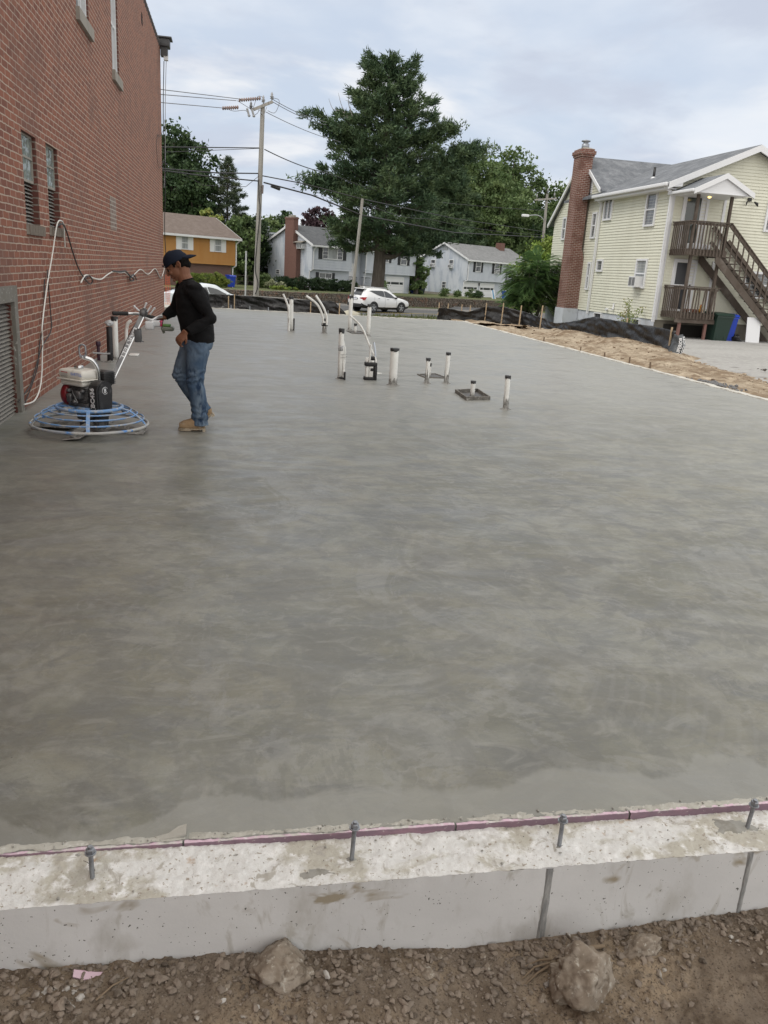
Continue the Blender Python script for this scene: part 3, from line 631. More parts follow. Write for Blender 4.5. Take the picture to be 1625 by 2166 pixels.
for k in range(14):
    bm = rock_bm(1, k*1.37+.4, 1 if k < 10 else 2, .5); bm.verts.ensure_lookup_table(); tri = []
    for f in bm.faces: tri.append([v.co[:] for v in f.verts])
    protos.append(np.array(tri)); bm.free()
def scatter(name, n, xr, yr, s0, s1, zf, mat, sd, clump=True, power=2.6, dens=None):
    r = np.random.default_rng(sd); out = []; c = 0
    while c < n:
        x = r.uniform(*xr); y = r.uniform(*yr)
        if dens and r.random() > dens(x, y): continue
        c += 1; s = s0+(s1-s0)*r.random()**power; P = protos[r.integers(10) if s < .011 else r.integers(14)]; a = r.uniform(0, 6.28); b = r.uniform(-.6, .6); ca, sa = math.cos(a), math.sin(a)
        Rz = np.array([[ca, -sa, 0], [sa, ca, 0], [0, 0, 1]]); Rx = np.array([[1, 0, 0], [0, math.cos(b), -math.sin(b)], [0, math.sin(b), math.cos(b)]])
        out.append(((P.reshape(-1, 3)*np.array([1, r.uniform(.6, 1), r.uniform(.5, .9)])*s)@Rx.T@Rz.T)+np.array([x, y, zf(x, y)+s*.22]))
    return np_mesh(name, np.concatenate(out), 3, mat)
def pd(x, y):
    u = FY0-y; d = .25+.75*max(0, min(1, fbm(x*2.5, y*2.5, 4)+.45)); d *= 1-.72*smooth(.9, 1.2, x)*smooth(.08, .2, u); d *= 1-.8*math.exp(-((x-.02)/.17)**2-((u-.3)/.25)**2); return min(1, d+.5*smooth(.12, .0, u))
o = scatter('gravel', 11500, (-.85, 1.75), (.95, FY0-.004), .0018, .0145, dirtz, PEB, 11, dens=pd, power=3.3); tag(o, 'loose small stones and clods lying on the brown soil', 'gravel', kind='stuff')
# rocks one can tell apart
def rock(px, py, r, seed, label, flat=.75, dz=.0, rot=0., group=None, mat=None, y=None, sub=5):
    q = onz(px, py, dbase(onz(px, py, -.23).x)-.01)
    if y: q = ony(px, py, y)
    q.z = dirtz(q.x, q.y)+dz+(r*(.34 if r > .08 else .12) if r > .03 else 0)
    bm = rock_bm(r, seed, sub, .42, flat); mb = MB(); Rm = Matrix.Rotation(rot, 3, 'Z')
    mb.bm(bm, 0, sub > 3, lambda v: Rm@(v+v.normalized()*r*(.07*mnoise.noise(v/r*4)+.045*mnoise.noise(v/r*11)+.02*mnoise.noise(v/r*25))))
    o = mb.build('rock', mat or ROCKM, loc=q); tag(o, label, 'rock', group); return o
rock(1226, 2088, .084, 2.2, 'largest rounded boulder at the bottom right, flecked with white', .95, -.0, 1.75)
rock(592, 2062, .056, 7.9, 'angular tan-brown stone at the foot of the wall, lower left of centre', .9, .004, 1.0)
rock(1358, 2010, .05, 12.4, 'half buried round stone touching the wall at the right', .9, -.012, .2)
sm = [(155, 2090, .011), (652, 2062, .014), (690, 2076, .010), (545, 2132, .0085), (478, 2095, .009), (655, 2140, .014), (905, 2065, .015), (1020, 2030, .012), (1030, 2052, .009), (930, 2030, .008), (1147, 2110, .013), (280, 2150, .010), (1605, 2020, .010), (470, 2120, .009)]
wh = M('pale_quartz_stone', (.46, .44, .41), .8, bumps=((60, .4, .003, I3),))
descs = ['flat brown stone chip at the far left below the pink foam scrap', 'round brown stone touching the wall right of the angular stone', 'white pebble right of the angular stone', 'white pebble left of the angular stone', 'brown stone chip left of the angular stone', 'flat brown stone at the bottom edge right of the angular stone',
         'oblong clod in the gravel slope near the middle', 'small stone high on the gravel slope', 'grey stone in the gravel slope near the middle', 'small clod touching the wall in the middle', 'upright chip leaning on the largest boulder', 'squarish brown stone at the bottom left', 'small stone at the far right edge', 'pale stone chip near the bare soil patch at left']
for k, ((a, b, s), d) in enumerate(zip(sm, descs)): rock(a, b, s, 20+k*1.7, d, .7, s*.2, k, 'small separate stones in the soil', wh if k in (2, 3, 13) else None, sub=3)
# pink foam scrap, roots, twig
mb = MB(); a = ony(158, 2050, 1.676); b = ony(274, 2054, 1.676); n = 16; top = []; bot = []
for i in range(n+1):
    f = i/n; p = a.lerp(b, f); bend = -.010*math.sin(f*math.pi); top.append(p+Vector((0, -.006, bend*.6+.006+.003*fbm(f*9, 2)))); bot.append(p+Vector((0, -.024+.004*fbm(f*9, 4), bend+.001)))
mb.prism(top+bot[::-1], (0, .002, -.006)); o = mb.build('foam_scrap', M('pink_foam', (.60, .44, .51), .8, bumps=((60, .5, .003, I3),))); tag(o, 'curved scrap of pink foam lying against the base of the wall', 'foam scrap')
def twig(pts, r, label, mat, name='root'):
    mb = MB()
    for P in pts: mb.tube([Vector((p[0], p[1], dirtz(p[0], p[1])+p[2])) for p in P], [r*(1-.6*i/(len(P)-1)) for i in range(len(P))], 7)
    o = mb.build(name, mat); tag(o, label, name)
def q_(px, py, dz=0.): v = onz(px, py, -.27); return (v.x, v.y, dz)
ROOT = M('dry_root', (.20, .15, .10), .9, bumps=((60, .6, .004, (1, 1, .2)),))
twig([[q_(1180, 2055, .02), q_(1215, 2038, .024), q_(1250, 2025, .022), q_(1275, 2018, .012)]], .013, 'thick broken brown root lying above the largest boulder', ROOT)
twig([[q_(1160, 2045, .012), q_(1130, 2052, .01), q_(1105, 2068, .004)], [q_(1160, 2050, .01), q_(1135, 2062, .008), q_(1112, 2078, .003)], [q_(1165, 2040, .014), q_(1140, 2038, .01), q_(1110, 2046, .004)]], .004, 'splayed thin root fibres left of the broken root', ROOT, 'root_fibres')
twig([[q_(205, 2160, .006), q_(240, 2135, .01), q_(275, 2110, .008), q_(292, 2095, .004)]], .0028, 'thin twig lying on the soil at the lower left', ROOT, 'twig')

o = scatter('strip_clods', 900, (SLABX1+.2, 11.6), (9, 30), .008, .055, rz, M('sandy_clods', (.27, .205, .145), .95, layers=((6, 4, .45, .62, (.40, .33, .25), I3), (9, 3, .56, .66, (.15, .11, .08), I3))), 21, dens=lambda x, y: .25+max(0, fbm(x*1.2, y*.8)), power=3.); tag(o, 'clods and small stones on the sandy strip', 'clods', kind='stuff')
o = scatter('lot_debris', 420, (11.2, 18), (13.5, 16.5), .010, .05, lambda x, y: -.035, M('dark_chips', (.07, .062, .055), .95), 23, dens=lambda x, y: max(0, fbm(x*1.0, y*1.5)+.05), power=2.); tag(o, 'dark bits of debris scattered on the parking surface', 'debris', kind='stuff')

mb = MB(); rr = random.Random(12)
def crust(x0, x1, seed, w=.016, h=.004, zoff=.0):
    n = int((x1-x0)*220); rows = []
    for i in range(n+1):
        x = x0+(x1-x0)*i/n; e = abs(math.sin(math.pi*i/n))**.5; yl = FY1+.014-w*(.55+.8*fbm(x*22, seed))*e; yh = FY1+.030+.010*fbm(x*17, seed+4)
        for k in range(6): f = k/5; rows.append((x, yl+(yh-yl)*f, zoff+h*math.sin(math.pi*f)*(.8+.6*fbm(x*40, f*3+seed))*e-.0015*(1-f)+.0018*fbm(x*90, f*9)))
    mb.add(rows, [(i*6+k, i*6+k+1, (i+1)*6+k+1, (i+1)*6+k) for i in range(n) for k in range(5)], 0, True)
for a, b, w in ((-.75, -.36, .014), (-.37, -.12, .009), (-.11, .12, .010), (.10, .44, .012), (.43, .63, .007), (.64, .90, .010), (.88, 1.12, .009), (1.14, 1.62, .016), (1.6, 2.2, .012)): crust(a, b, a*7, w)
o = mb.build('cement_crust', M('pale_cement_crust', (.44, .43, .385), .9, layers=((25, 5, .48, .62, (.34, .33, .29), I3), (50, 4, .56, .68, (.55, .54, .5), I3)), bumps=((90, .6, .003, I3),)), fix=False); tag(o, 'ragged pale cement crust along the near edge of the slab', 'cement crust', kind='stuff')

mb = MB(); mb.box((-3.2, 28.25, -.3), (-.9, 31.5, -.06)); o = mb.build('walkway', M('pale_walk', (.48, .47, .43), .9, layers=((3, 5, .45, .65, (.36, .345, .31), I3),))); tag(o, 'pale concrete walkway beyond the far corner of the brick wall', kind='structure')
# ================================================================== BRICK BUILDING (left)
WX = SLABX0
BRK = M('red_brick', (.262, .097, .058), .88, brick=('YZ', .20, .0677, .0070, (.165, .060, .040), (.43, .335, .265)),
        layers=((.8, 4, .52, .78, (.16, .088, .068), (1, 1, 1)), (2.4, 5, .64, .8, (.29, .21, .17), (1, 1, .6)), (26, 3, .60, .72, (.12, .05, .04), (1, .5, 1))), bumps=((90, .35, .003, I3),))
BRKR = M('red_brick_reveal', (.13, .045, .035), .9, brick=('XZ', .20, .0677, .009, (.10, .04, .03), (.22, .18, .15)))
SILLST = M('sill_stone', (.30, .28, .245), .9, layers=((5, 5, .45, .65, (.24, .225, .2), I3),), bumps=((40, .4, .004, I3),))
ROWL = M('rowlock_sill_brick', (.14, .115, .09), .9, layers=((30, 4, .45, .65, (.2, .17, .14), (1, 3, 1)),), bumps=((60, .4, .004, I3),))
bld = thing('brick_building', 'tall red brick building with weathered mortar along the left side of the slab', 'building', (WX, 0, 0))
Y0w, Y1w, TOP = -6., 25.2, 6.92
holes = [(8.95, 9.55, 1.74, 2.60), (10.02, 10.62, 1.76, 2.62), (12.32, 13.30, 4.52, 6.05), (15.57, 16.42, 4.45, 6.05), (20.4, 20.7, 6.33, 6.56), (6.9, 8.14, -.03, 1.03)]
def wall_holes(mb, u0, u1, z0, z1, holes, fn, depth, mi=0, mr=1):
    us = sorted({u0, u1, *[h[0] for h in holes], *[h[1] for h in holes]}); zs = sorted({z0, z1, *[h[2] for h in holes], *[h[3] for h in holes]})
    for a, b in zip(us[:-1], us[1:]):
        for c, d in zip(zs[:-1], zs[1:]):
            m_, n_ = (a+b)/2, (c+d)/2
            if any(h[0] < m_ < h[1] and h[2] < n_ < h[3] for h in holes): continue
            mb.add([fn(a, c, 0), fn(b, c, 0), fn(b, d, 0), fn(a, d, 0)], [(0, 1, 2, 3)], mi)
    for a, b, c, d in holes:
        for p, q in (((a, c), (b, c)), ((b, c), (b, d)), ((b, d), (a, d)), ((a, d), (a, c))):
            mb.add([fn(p[0], p[1], 0), fn(q[0], q[1], 0), fn(q[0], q[1], -depth), fn(p[0], p[1], -depth)], [(0, 1, 2, 3)], mr)
wf = lambda u, z, n: Vector((n, u, z))       # local frame of the building: n out of the wall
mb = MB(); wall_holes(mb, Y0w, Y1w, -.4, TOP, holes, wf, .16)
mb.add([wf(Y1w, -.4, 0), wf(Y1w, TOP, 0), wf(Y1w, TOP, -14), wf(Y1w, -.4, -14)], [(0, 1, 2, 3)], 1)
mb.add([wf(Y0w, -.4, 0), wf(Y0w, TOP, 0), wf(Y0w, TOP, -14), wf(Y0w, -.4, -14)], [(0, 1, 2, 3)], 1)
mb.add([wf(Y0w, -.4, -14), wf(Y0w, TOP, -14), wf(Y1w, TOP, -14), wf(Y1w, -.4, -14)], [(0, 1, 2, 3)], 0)
mb.build('brick_wall', [BRK, BRKR], bld)
# dark room behind the openings + flat roof
mb = MB(); mb.quad(wf(Y0w, TOP-.25, 0-.2), wf(Y1w, TOP-.25, -.2), wf(Y1w, TOP-.25, -14), wf(Y0w, TOP-.25, -14)); mb.build('roof', M('tar_roof', (.05, .05, .05), .9), bld)
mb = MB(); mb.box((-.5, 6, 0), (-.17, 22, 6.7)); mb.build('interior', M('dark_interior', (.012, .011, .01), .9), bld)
TILE = M('dark_coping_tile', (.05, .04, .038), .6, bumps=((20, .4, .01, I3),))
mb = MB(); y = Y0w
while y < Y1w:
    mb.tube([wf(y, TOP+.05, -.14), wf(y+.02, TOP+.05, -.14), wf(y+.30, TOP+.045, -.14)], [.15, .17, .145], 14); y += .31
mb.build('coping', TILE, bld)
# old patch of salmon/grey brick and stain under the sills live as thin mortar washes
WASH = M('mortar_wash', (.24, .185, .155), .95, brick=('YZ', .20, .0677, .012, (.17, .11, .09), (.36, .32, .28)))
mb = MB(); mb.box((.001, 14.72, 1.9), (.004, 15.45, 2.42)); mb.build('repaired_brick_patch', WASH, bld)
def blockwin(y0, y1, z0, z1, zg):
    t = MB(); W = y1-y0
    t.box((-.07, y0+.0, zg-.02), (-.04, y0+.02, z1)); t.box((-.07, y1-.02, zg-.02), (-.04, y1, z1)); t.box((-.07, y0+.02, z1-.02), (-.04, y1-.02, z1)); t.box((-.07, y0+.02, zg-.02), (-.04, y1-.02, zg+.005)); t.box((-.07, y0+.02, (zg+z1)/2-.01), (-.04, y1-.02, (zg+z1)/2+.01))
    w = t.build('window', SILLST, bld)
    g = MB(); ny, nz2 = 26, 20
    for a in range(2):
        za = zg+.005 if a == 0 else (zg+z1)/2+.01; zb = (zg+z1)/2-.01 if a == 0 else z1-.02; vs = []
        for j in range(nz2+1):
            for i in range(ny+1):
                yy = y0+.02+(W-.04)*i/ny; zz = za+(zb-za)*j/nz2; vs.append((-.052+.010*fbm(yy*16, zz*9, a, 2)+.006*math.sin(yy*60+6*fbm(yy*5, zz*5)), yy, zz))
        g.add(vs, [(j*(ny+1)+i, j*(ny+1)+i+1, (j+1)*(ny+1)+i+1, (j+1)*(ny+1)+i) for j in range(nz2) for i in range(ny)], 0, True)
    g.build('glass_block', M('wavy_block_glass', (.20, .235, .225), .12, spec=.9), w)
    s = MB(); z = z0+.02
    while z < zg-.03:
        s.bar(wf(y0+.01, z, -.08), wf(y1-.01, z, -.08), .055, .006, up=(.5, 0, .85)); z += .037
    s.box((-.13, y0, z0), (-.125, y1, zg-.02), 1); s.build('louvre_slats', [M('louvre_grey', (.26, .25, .23), .7), BLACK], w)
    r = MB(); n = 6
    for k in range(n): a = y0-.02+(W+.10)*k/n; r.box((-.12, a+.004, z0-.10), (.035, a+(W+.10)/n-.004, z0-.002))
    r.box((-.12, y0-.02, z0-.098), (.028, y1+.08, z0-.006), 1); r.build('sill', [ROWL, SILLST], w)
blockwin(8.95, 9.55, 1.74, 2.60, 2.17); blockwin(10.02, 10.62, 1.76, 2.62, 2.19)
for (y0, y1, z0, z1) in ((12.32, 13.30, 4.52, 6.05), (15.57, 16.42, 4.45, 6.05)):
    m = MB(); f = .07
    m.box((-.12, y0, z0), (-.03, y0+f, z1)); m.box((-.12, y1-f, z0), (-.03, y1, z1)); m.box((-.12, y0+f, z0), (-.02, y1-f, z0+.05)); m.box((-.12, y0+f, z1-f), (-.03, y1-f, z1)); m.box((-.10, y0+f, (z0+z1)/2-.025), (-.05, y1-f, (z0+z1)/2+.025)); m.box((-.095, y1-.3, z0+.05), (-.055, y1-.26, z1-f))
    w = m.build('window', WHITE, bld); g = MB(); g.box((-.11, y0+f, z0+.05), (-.09, y1-f, z1-f)); g.build('pane', GLASS, w)
    s = MB(); s.box((-.13, y0-.06, z0-.155), (.05, y1+.11, z0-.002)); s.build('sill', SILLST, w)
m = MB()
for k in range(6): m.bar(wf(20.41, 6.35+.035*k, -.02), wf(20.69, 6.35+.035*k, -.02), .03, .006)
m.build('small_vent', BLACK, bld)
# big louvred vent at the lower left
CEMF = M('cement_surround', (.17, .158, .135), .9, layers=((5, 5, .45, .65, (.2, .19, .17), I3), (30, 4, .6, .72, (.5, .49, .46), I3)), bumps=((30, .5, .006, I3),))
m = MB(); m.box((-.02, 6.78, 1.03), (.035, 8.27, 1.17)); m.box((-.02, 8.145, -.02), (.035, 8.262, 1.029)); v = m.build('vent_surround', CEMF, bld)
m = MB(); z = .01
while z < 1.02:
    m.bar(wf(6.9, z, -.05), wf(8.14, z, -.05), .085, .007, up=(.55, 0, .8)); z += .0365
m.box((-.13, 6.9, .03), (-.125, 8.14, 1.03), 1); m.build('vent_louvres', [M('painted_louvre', (.24, .225, .2), .6, layers=((12, 4, .5, .7, (.15, .135, .12), I3),)), BLACK], bld)
# gutter box at the far top corner
m = MB(); m.bbox((-.05, 24.95, 6.93), (.26, 25.35, 7.13), .02); m.box((.02, 25.02, 6.72), (.2, 25.3, 6.935)); m.box((-.1, 24.9, 7.13), (.32, 25.4, 7.16)); m.build('gutter_box', M('dark_gutter', (.05, .05, .052), .5), bld)
m = MB(); m.box((.1, 25.05, 6.62), (.21, 25.2, 6.72)); m.build('gutter_outlet', WHITE, bld)

# cables on the brick wall -------------------------------------------------
def catm(P, n=8):
    P = [Vector(p) for p in P]; out = []
    for i in range(len(P)-1):
        p0 = P[max(i-1, 0)]; p1 = P[i]; p2 = P[i+1]; p3 = P[min(i+2, len(P)-1)]
        for k in range(n):
            t = k/n; out.append(.5*((2*p1)+(p2-p0)*t+(2*p0-5*p1+4*p2-p3)*t*t+(3*p1-p0-3*p2+p3)*t**3))
    out.append(P[-1]); return out
def cable(P, r, mat, label, group=None, name='cable', n=8):
    mb = MB(); mb.tube(catm([Vector((WX+p[2], p[0], p[1])) for p in P], n), r, 7); o = mb.build(name, mat); tag(o, label, 'cable', group); return o
WC = M('white_cable', (.72, .71, .67), .5); BKC = M('black_cable', (.02, .02, .022), .5)
cable([(10.6, 1.55, .04), (10.42, 1.78, .07), (10.2, 1.83, .09), (10.0, 1.78, .08), (9.86, 1.45, .04), (9.58, 1.15, .03), (9.19, .76, .04), (9.20, .62, .03), (9.18, .52, .03), (9.02, .17, .03), (8.63, .045, .05), (8.23, .06, .04)], .0075, WC, 'white cable looped over the second louvred window and hanging to the slab', n=10)
cable([(10.05, 1.75, .05), (10.3, 1.80, .08), (10.6, 1.72, .07), (11.14, 1.46, .04), (11.6, 1.25, .03), (12.26, 1.09, .03), (12.4, 1.13, .05), (12.2, 1.2, .04), (11.9, 1.17, .03)], .009, BKC, 'black cable arching from the second louvred window down to the swagged white cable')
cable([(9.66, 1.3, .02), (9.63, 1.15, .03), (9.66, .9, .03), (9.6, .67, .04), (9.3, .56, .03), (9.16, .52, .03), (8.86, .33, .02), (8.58, .19, .02), (8.09, .11, .02)], .006, BKC, 'thin black cable straggling beside the hanging white cable')
cable([(9.5, 1.2, .02), (9.35, .8, .02), (9.1, .55, .02), (8.9, .3, .02), (8.3, .04, .02)], .006, BKC, 'thinnest black wire crossing behind the hanging white cable')
cable([(11.6, 1.12, .03), (12.0, 1.21, .03), (12.6, 1.16, .03), (13.29, 1.13, .03), (14.0, 1.19, .03), (14.7, 1.23, .03), (15.4, 1.20, .03), (16.2, 1.19, .03), (17.05, 1.1, .03), (17.9, 1.17, .03), (18.87, 1.23, .03), (20.38, 1.11, .03), (22.22, 1.22, .03), (23.64, .97, .03), (24.4, 1.05, .03), (24.95, 1.2, .03), (25.15, 1.5, .04)], .010, WC, 'white cable swagged horizontally along the brick wall')
cable([(14.5, 1.24, .04), (15.4, 1.22, .05), (16.1, 1.22, .05), (16.8, 1.12, .05), (17.3, 1.06, .06), (17.0, 1.03, .05), (16.7, 1.08, .05), (17.4, 1.14, .04), (17.9, 1.03, .04)], .013, BKC, 'knotted black cable tied to the swagged white cable')
cable([(21.9, 1.22, .04), (22.8, 1.08, .04), (23.4, .96, .05), (23.9, 1.02, .05)], .009, BKC, 'short black cable tied near the far end of the swagged cable')
cable([(25.12, 6.6, .1), (25.1, 5.2, .06), (25.12, 3.6, .09), (25.1, 2.4, .05), (25.12, 1.6, .07)], .011, BKC, 'black service cable running down the far corner of the brick wall')
cable([(25.15, 6.65, .16), (25.12, 5.6, .12), (25.14, 4.3, .10), (25.12, 3.4, .05)], .008, M('grey_cable', (.3, .31, .33), .5), 'thin grey cable hanging loosely down the far corner of the brick wall')
cable([(25.2, 4.9, .05), (24.3, 4.6, .03), (23.6, 4.55, .03), (23.2, 4.2, .03), (23.6, 3.8, .03), (24.6, 3.9, .03), (25.1, 4.1, .05)], .006, BKC, 'looping thin wire high on the far part of the brick wall')

# ================================================================== PIPES IN THE SLAB
TAPE = M('black_tape', (.012, .012, .013), .5, bumps=((40, .6, .006, I3),))
def pipe(x, y, h, r, label, lean=(0, 0), splat=.06, tape=.03, cat='pipe', mat=None, group='white pipe stubs rising out of the slab', torn=True, name='pvc_pipe'):
    t = thing(name, label, cat, (x, y, 0), group=group); fn = lambda v: Vector((v.x+lean[0]*v.z, v.y+lean[1]*v.z, v.z))
    m = MB(); m.lathe([(r, -.03), (r, h*.33), (r, h*.66), (r, h-.004), (r*.97, h), (r*.86, h), (r*.86, h-.03)], 22, 0, fn); m.build('pipe_shell', mat or PVC, t)
    if tape:
        m = MB(); n = 22; a = []; b = []; c = []
        for k in range(n):
            w = 2*math.pi*k/n; lo = h-tape*(1.0+(.9*fbm(math.cos(w)*2+x*7, math.sin(w)*2) if torn else 0)); rr2 = r*1.05+.002
            a.append(fn(Vector((rr2*math.cos(w), rr2*math.sin(w), lo)))); b.append(fn(Vector((rr2*1.08*math.cos(w), rr2*1.08*math.sin(w), h+.006+.006*fbm(math.cos(w)*3+x, math.sin(w)*3))))); c.append(fn(Vector((rr2*.3*math.cos(w), rr2*.3*math.sin(w), h+.004))))
        m.add(a+b+c, [(k, (k+1) % n, n+(k+1) % n, n+k) for k in range(n)]+[(n+k, n+(k+1) % n, 2*n+(k+1) % n, 2*n+k) for k in range(n)]+[[2*n+k for k in range(n)]], 0, True); m.build('tape_cap', TAPE, t)
    if splat:
        m = MB(); n = 22; rows = []
        for j, (rr2, zz) in enumerate(((r+.05, -.004), (r+.018, .008), (r+.004, .02), (r+.0025, None))):
            for k in range(n):
                w = 2*math.pi*k/n; z2 = zz if zz is not None else splat*(1+1.1*fbm(math.cos(w)*1.5+x*5, math.sin(w)*1.5+y)); rk = rr2+(.02*fbm(math.cos(w)*2+x, math.sin(w)*2+y*3) if j < 1 else 0)
                rows.append(fn(Vector((rk*math.cos(w), rk*math.sin(w), max(z2, -.004 if j == 0 else .01)))))
        m.add(rows, [(j*n+k, j*n+(k+1) % n, (j+1)*n+(k+1) % n, (j+1)*n+k) for j in range(3) for k in range(n)], 0, True); m.build('cement_collar', CEMSPL, t)
    return t, fn
pipe(2.17, 11.02, .50, .056, 'thickest white pipe with torn black tape cap, in the middle of the pipe cluster', (0, .02), .07, .035)
pipe(2.73, 11.35, .355, .030, 'short white pipe in front of the shallow sunk box, splashed with cement', (0, 0), .12, .03)
pipe(3.04, 11.43, .44, .031, 'slim white pipe right of the shallow sunk box, its foot grey with cement', (0, 0), .14, .035)
t, _ = pipe(3.23, 9.26, .40, .031, 'nearest white pipe, rightmost of all, with faint writing on its side', (-.03, 0), .11, .03)
m = MB()
def ptxt(v): return Vector((-.0305+.0*v.x-.012*v.z*0-.03*.2-.0015, -.012+v.y*1., .22+v.x))
m.text('PVC DWV', .022, lambda v: Vector((-.0265-.03*(.22-v.x)-.0, -.0195+v.y*.6-.0, .22-v.x)), 0); m.build('pipe_marking', M('pipe_print', (.12, .12, .13), .7), t)
pipe(1.485, 11.45, .70, .036, 'tall white pipe strapped to two thin white tubes, left of the black-wrapped riser', (-.01, 0), .03, .05)
pipe(2.95, 21.24, .86, .05, 'tall white pipe standing in front of the rear wheel of the white suv', (.0, 0), .03, .06)
pipe(3.16, 19.5, .74, .048, 'tall white pipe behind the bent tube, in front of the middle of the white suv', (.0, 0), .03, .07)
pipe(2.97, 20.36, .22, .035, 'very short white pipe standing in the far flat box', (0, 0), 0, .05)
pipe(1.36, 19.95, .80, .05, 'far left tall white pipe with dark wrapped foot', (-.04, 0), .05, .05)
pipe(2.13, 19.73, .34, .05, 'far second white pipe, short, with cement-covered foot', (0, 0), .16, .05)
# dark sleeve bands on the far two and the grey label on the strapped pipe
def band(x, y, r, z0, z1, mat, label, cat='sleeve', dx=0):
    m = MB(); m.lathe([(r, z0), (r*1.03, z0+.01), (r*1.03, z1-.01), (r, z1)], 18); o = m.build('pipe_sleeve', mat, loc=(x+dx, y, 0)); tag(o, label, cat); return o
m = MB(); m.box((-.075, -.02, .02), (-.045, .03, .30)); m.box((.045, -.02, .02), (.075, .03, .30)); o = m.build('pipe_brackets', BLACK, loc=(1.35, 19.93, 0)); tag(o, 'black side strips wrapped round the foot of the far left tall white pipe', 'pipe wrap')
m = MB(); m.lathe([(.072, .17), (.076, .18), (.076, .235), (.07, .245)], 18); o = m.build('pipe_band', TAPE, loc=(2.13, 19.73, 0)); tag(o, 'black tape band round the far second white pipe', 'tape')
m = MB(); m.lathe([(.0385, 0), (.0385, .075)], 20); o = m.build('pipe_sticker', M('grey_sticker', (.28, .29, .30), .4, layers=((60, 2, .5, .6, (.6, .6, .6), I3),)), loc=(1.48, 11.45, .40)); tag(o, 'grey label wrapped round the tall strapped white pipe', 'label')
# tubes (flexible conduits)
def conduit(P, r, label, mat=None, group='thin flexible white conduits', name='conduit'):
    m = MB(); m.tube(catm(P, 8), r, 9); o = m.build(name, mat or PVC); tag(o, label, 'conduit', group); return o
conduit([(1.545, 11.50, -.02), (1.545, 11.5, .2), (1.55, 11.5, .36), (1.53, 11.5, .48), (1.50, 11.5, .56)], .013, 'thin white tube bowing out at the right of the strapped pipe')
conduit([(1.525, 11.42, -.02), (1.522, 11.42, .2), (1.515, 11.43, .38), (1.505, 11.45, .50)], .013, 'thin white tube pressed against the right side of the strapped pipe')
m = MB()
for z in (.31, .35): m.tube([Vector((1.51+.062*math.cos(a), 11.46+.055*math.sin(a), z+.008*math.cos(a))) for a in lin(0, 6.28, 20)], .002, 5)
o = m.build('tie_wires', M('thin_grey_wire', (.15, .15, .15), .5, .5)); tag(o, 'two thin tie wires round the strapped pipe and tubes', 'wire')
m = MB(); m.bm(rock_bm(.05, 3.3, 2), 0, True, lambda v: Vector((v.x*1.4+1.50, v.y+11.44, v.z*.7+.02))); m.bbox((1.53, 11.38, 0), (1.555, 11.42, .11), .004); o = m.build('pipe_base_wrap', TAPE); tag(o, 'black wrapped lump at the foot of the strapped pipe', 'pipe wrap')
# black-wrapped riser with a bent tube
t = thing('wrapped_riser', 'black-wrapped box of white risers with one tube bending far over to the left', 'pipe riser', (1.93, 11.52, 0))
m = MB()
for (x0, x1) in ((-.075, -.03), (-.03, .035)): m.bbox((x0+.002, -.05, .0), (x1-.002, .04, .21), .008)
m.lathe([(.028, .2), (.028, .31), (.024, .31)], 14, 0, lambda v: v+Vector((-.05, .02, 0))); m.lathe([(.033, .2), (.033, .285), (.028, .285)], 16, 0, lambda v: v+Vector((.02, .02, 0))); m.build('white_housing', PVC, t)
m = MB(); m.bbox((-.09, -.062, .195), (.085, .055, .25), .01); m.bbox((.04, -.064, .0), (.088, .056, .2), .012); m.bbox((-.095, -.06, -.01), (.09, .05, .045), .012); m.lathe([(.037, .28), (.038, .32), (.03, .33)], 16, 0, lambda v: v+Vector((.02, .02, 0))); m.bbox((-.01, -.057, .13), (.03, -.045, .17), .003); m.build('black_wrap', TAPE, t)
o = Vector((1.93, 11.52, 0)); tip = ony(741, 668, 11.75)-o; q1 = ony(765, 692, 11.7)-o; q2 = ony(782, 735, 11.62)-o
m = MB(); m.tube(catm([Vector((.07, .0, .2)), Vector((.065, .01, .30)), q2+Vector((.012, 0, 0)), q1, tip], 9), .0145, 10); m.build('bent_tube', PVC, t)
m = MB(); m.tube(catm([Vector((.06, .02, .2)), Vector((.06, .02, .38)), Vector((.03, .03, .53))], 8), .013, 9); m.build('short_tube', M('bluish_tube', (.58, .64, .72), .4), t)
m = MB(); m.tube([Vector((-.025, -.02, .2)), Vector((-.02, -.02, .50))], .0145, 9); m.build('straight_tube', PVC, t)
conduit([(1.29, 19.9, 0), (1.285, 19.9, .35), (1.27, 19.9, .62)], .032, 'thinner white tube left of the far left tall pipe')
a = ony(599, 622, 19.85); conduit([(1.27, 19.85, .3), (1.27, 19.85, .5), (1.22, 19.85, .66), a], .026, 'white tube leaning left from the far left tall pipe')
a = ony(648, 626, 19.7); b = ony(672, 645, 19.7); conduit([(2.09, 19.7, .2), (2.08, 19.7, .36), b, a], .028, 'left of the two white tubes arching left from the far second pipe')
a = ony(668, 625, 19.68); b = ony(684, 650, 19.68); conduit([(2.17, 19.68, .2), (2.165, 19.68, .38), b, a], .028, 'right of the two white tubes arching left from the far second pipe')
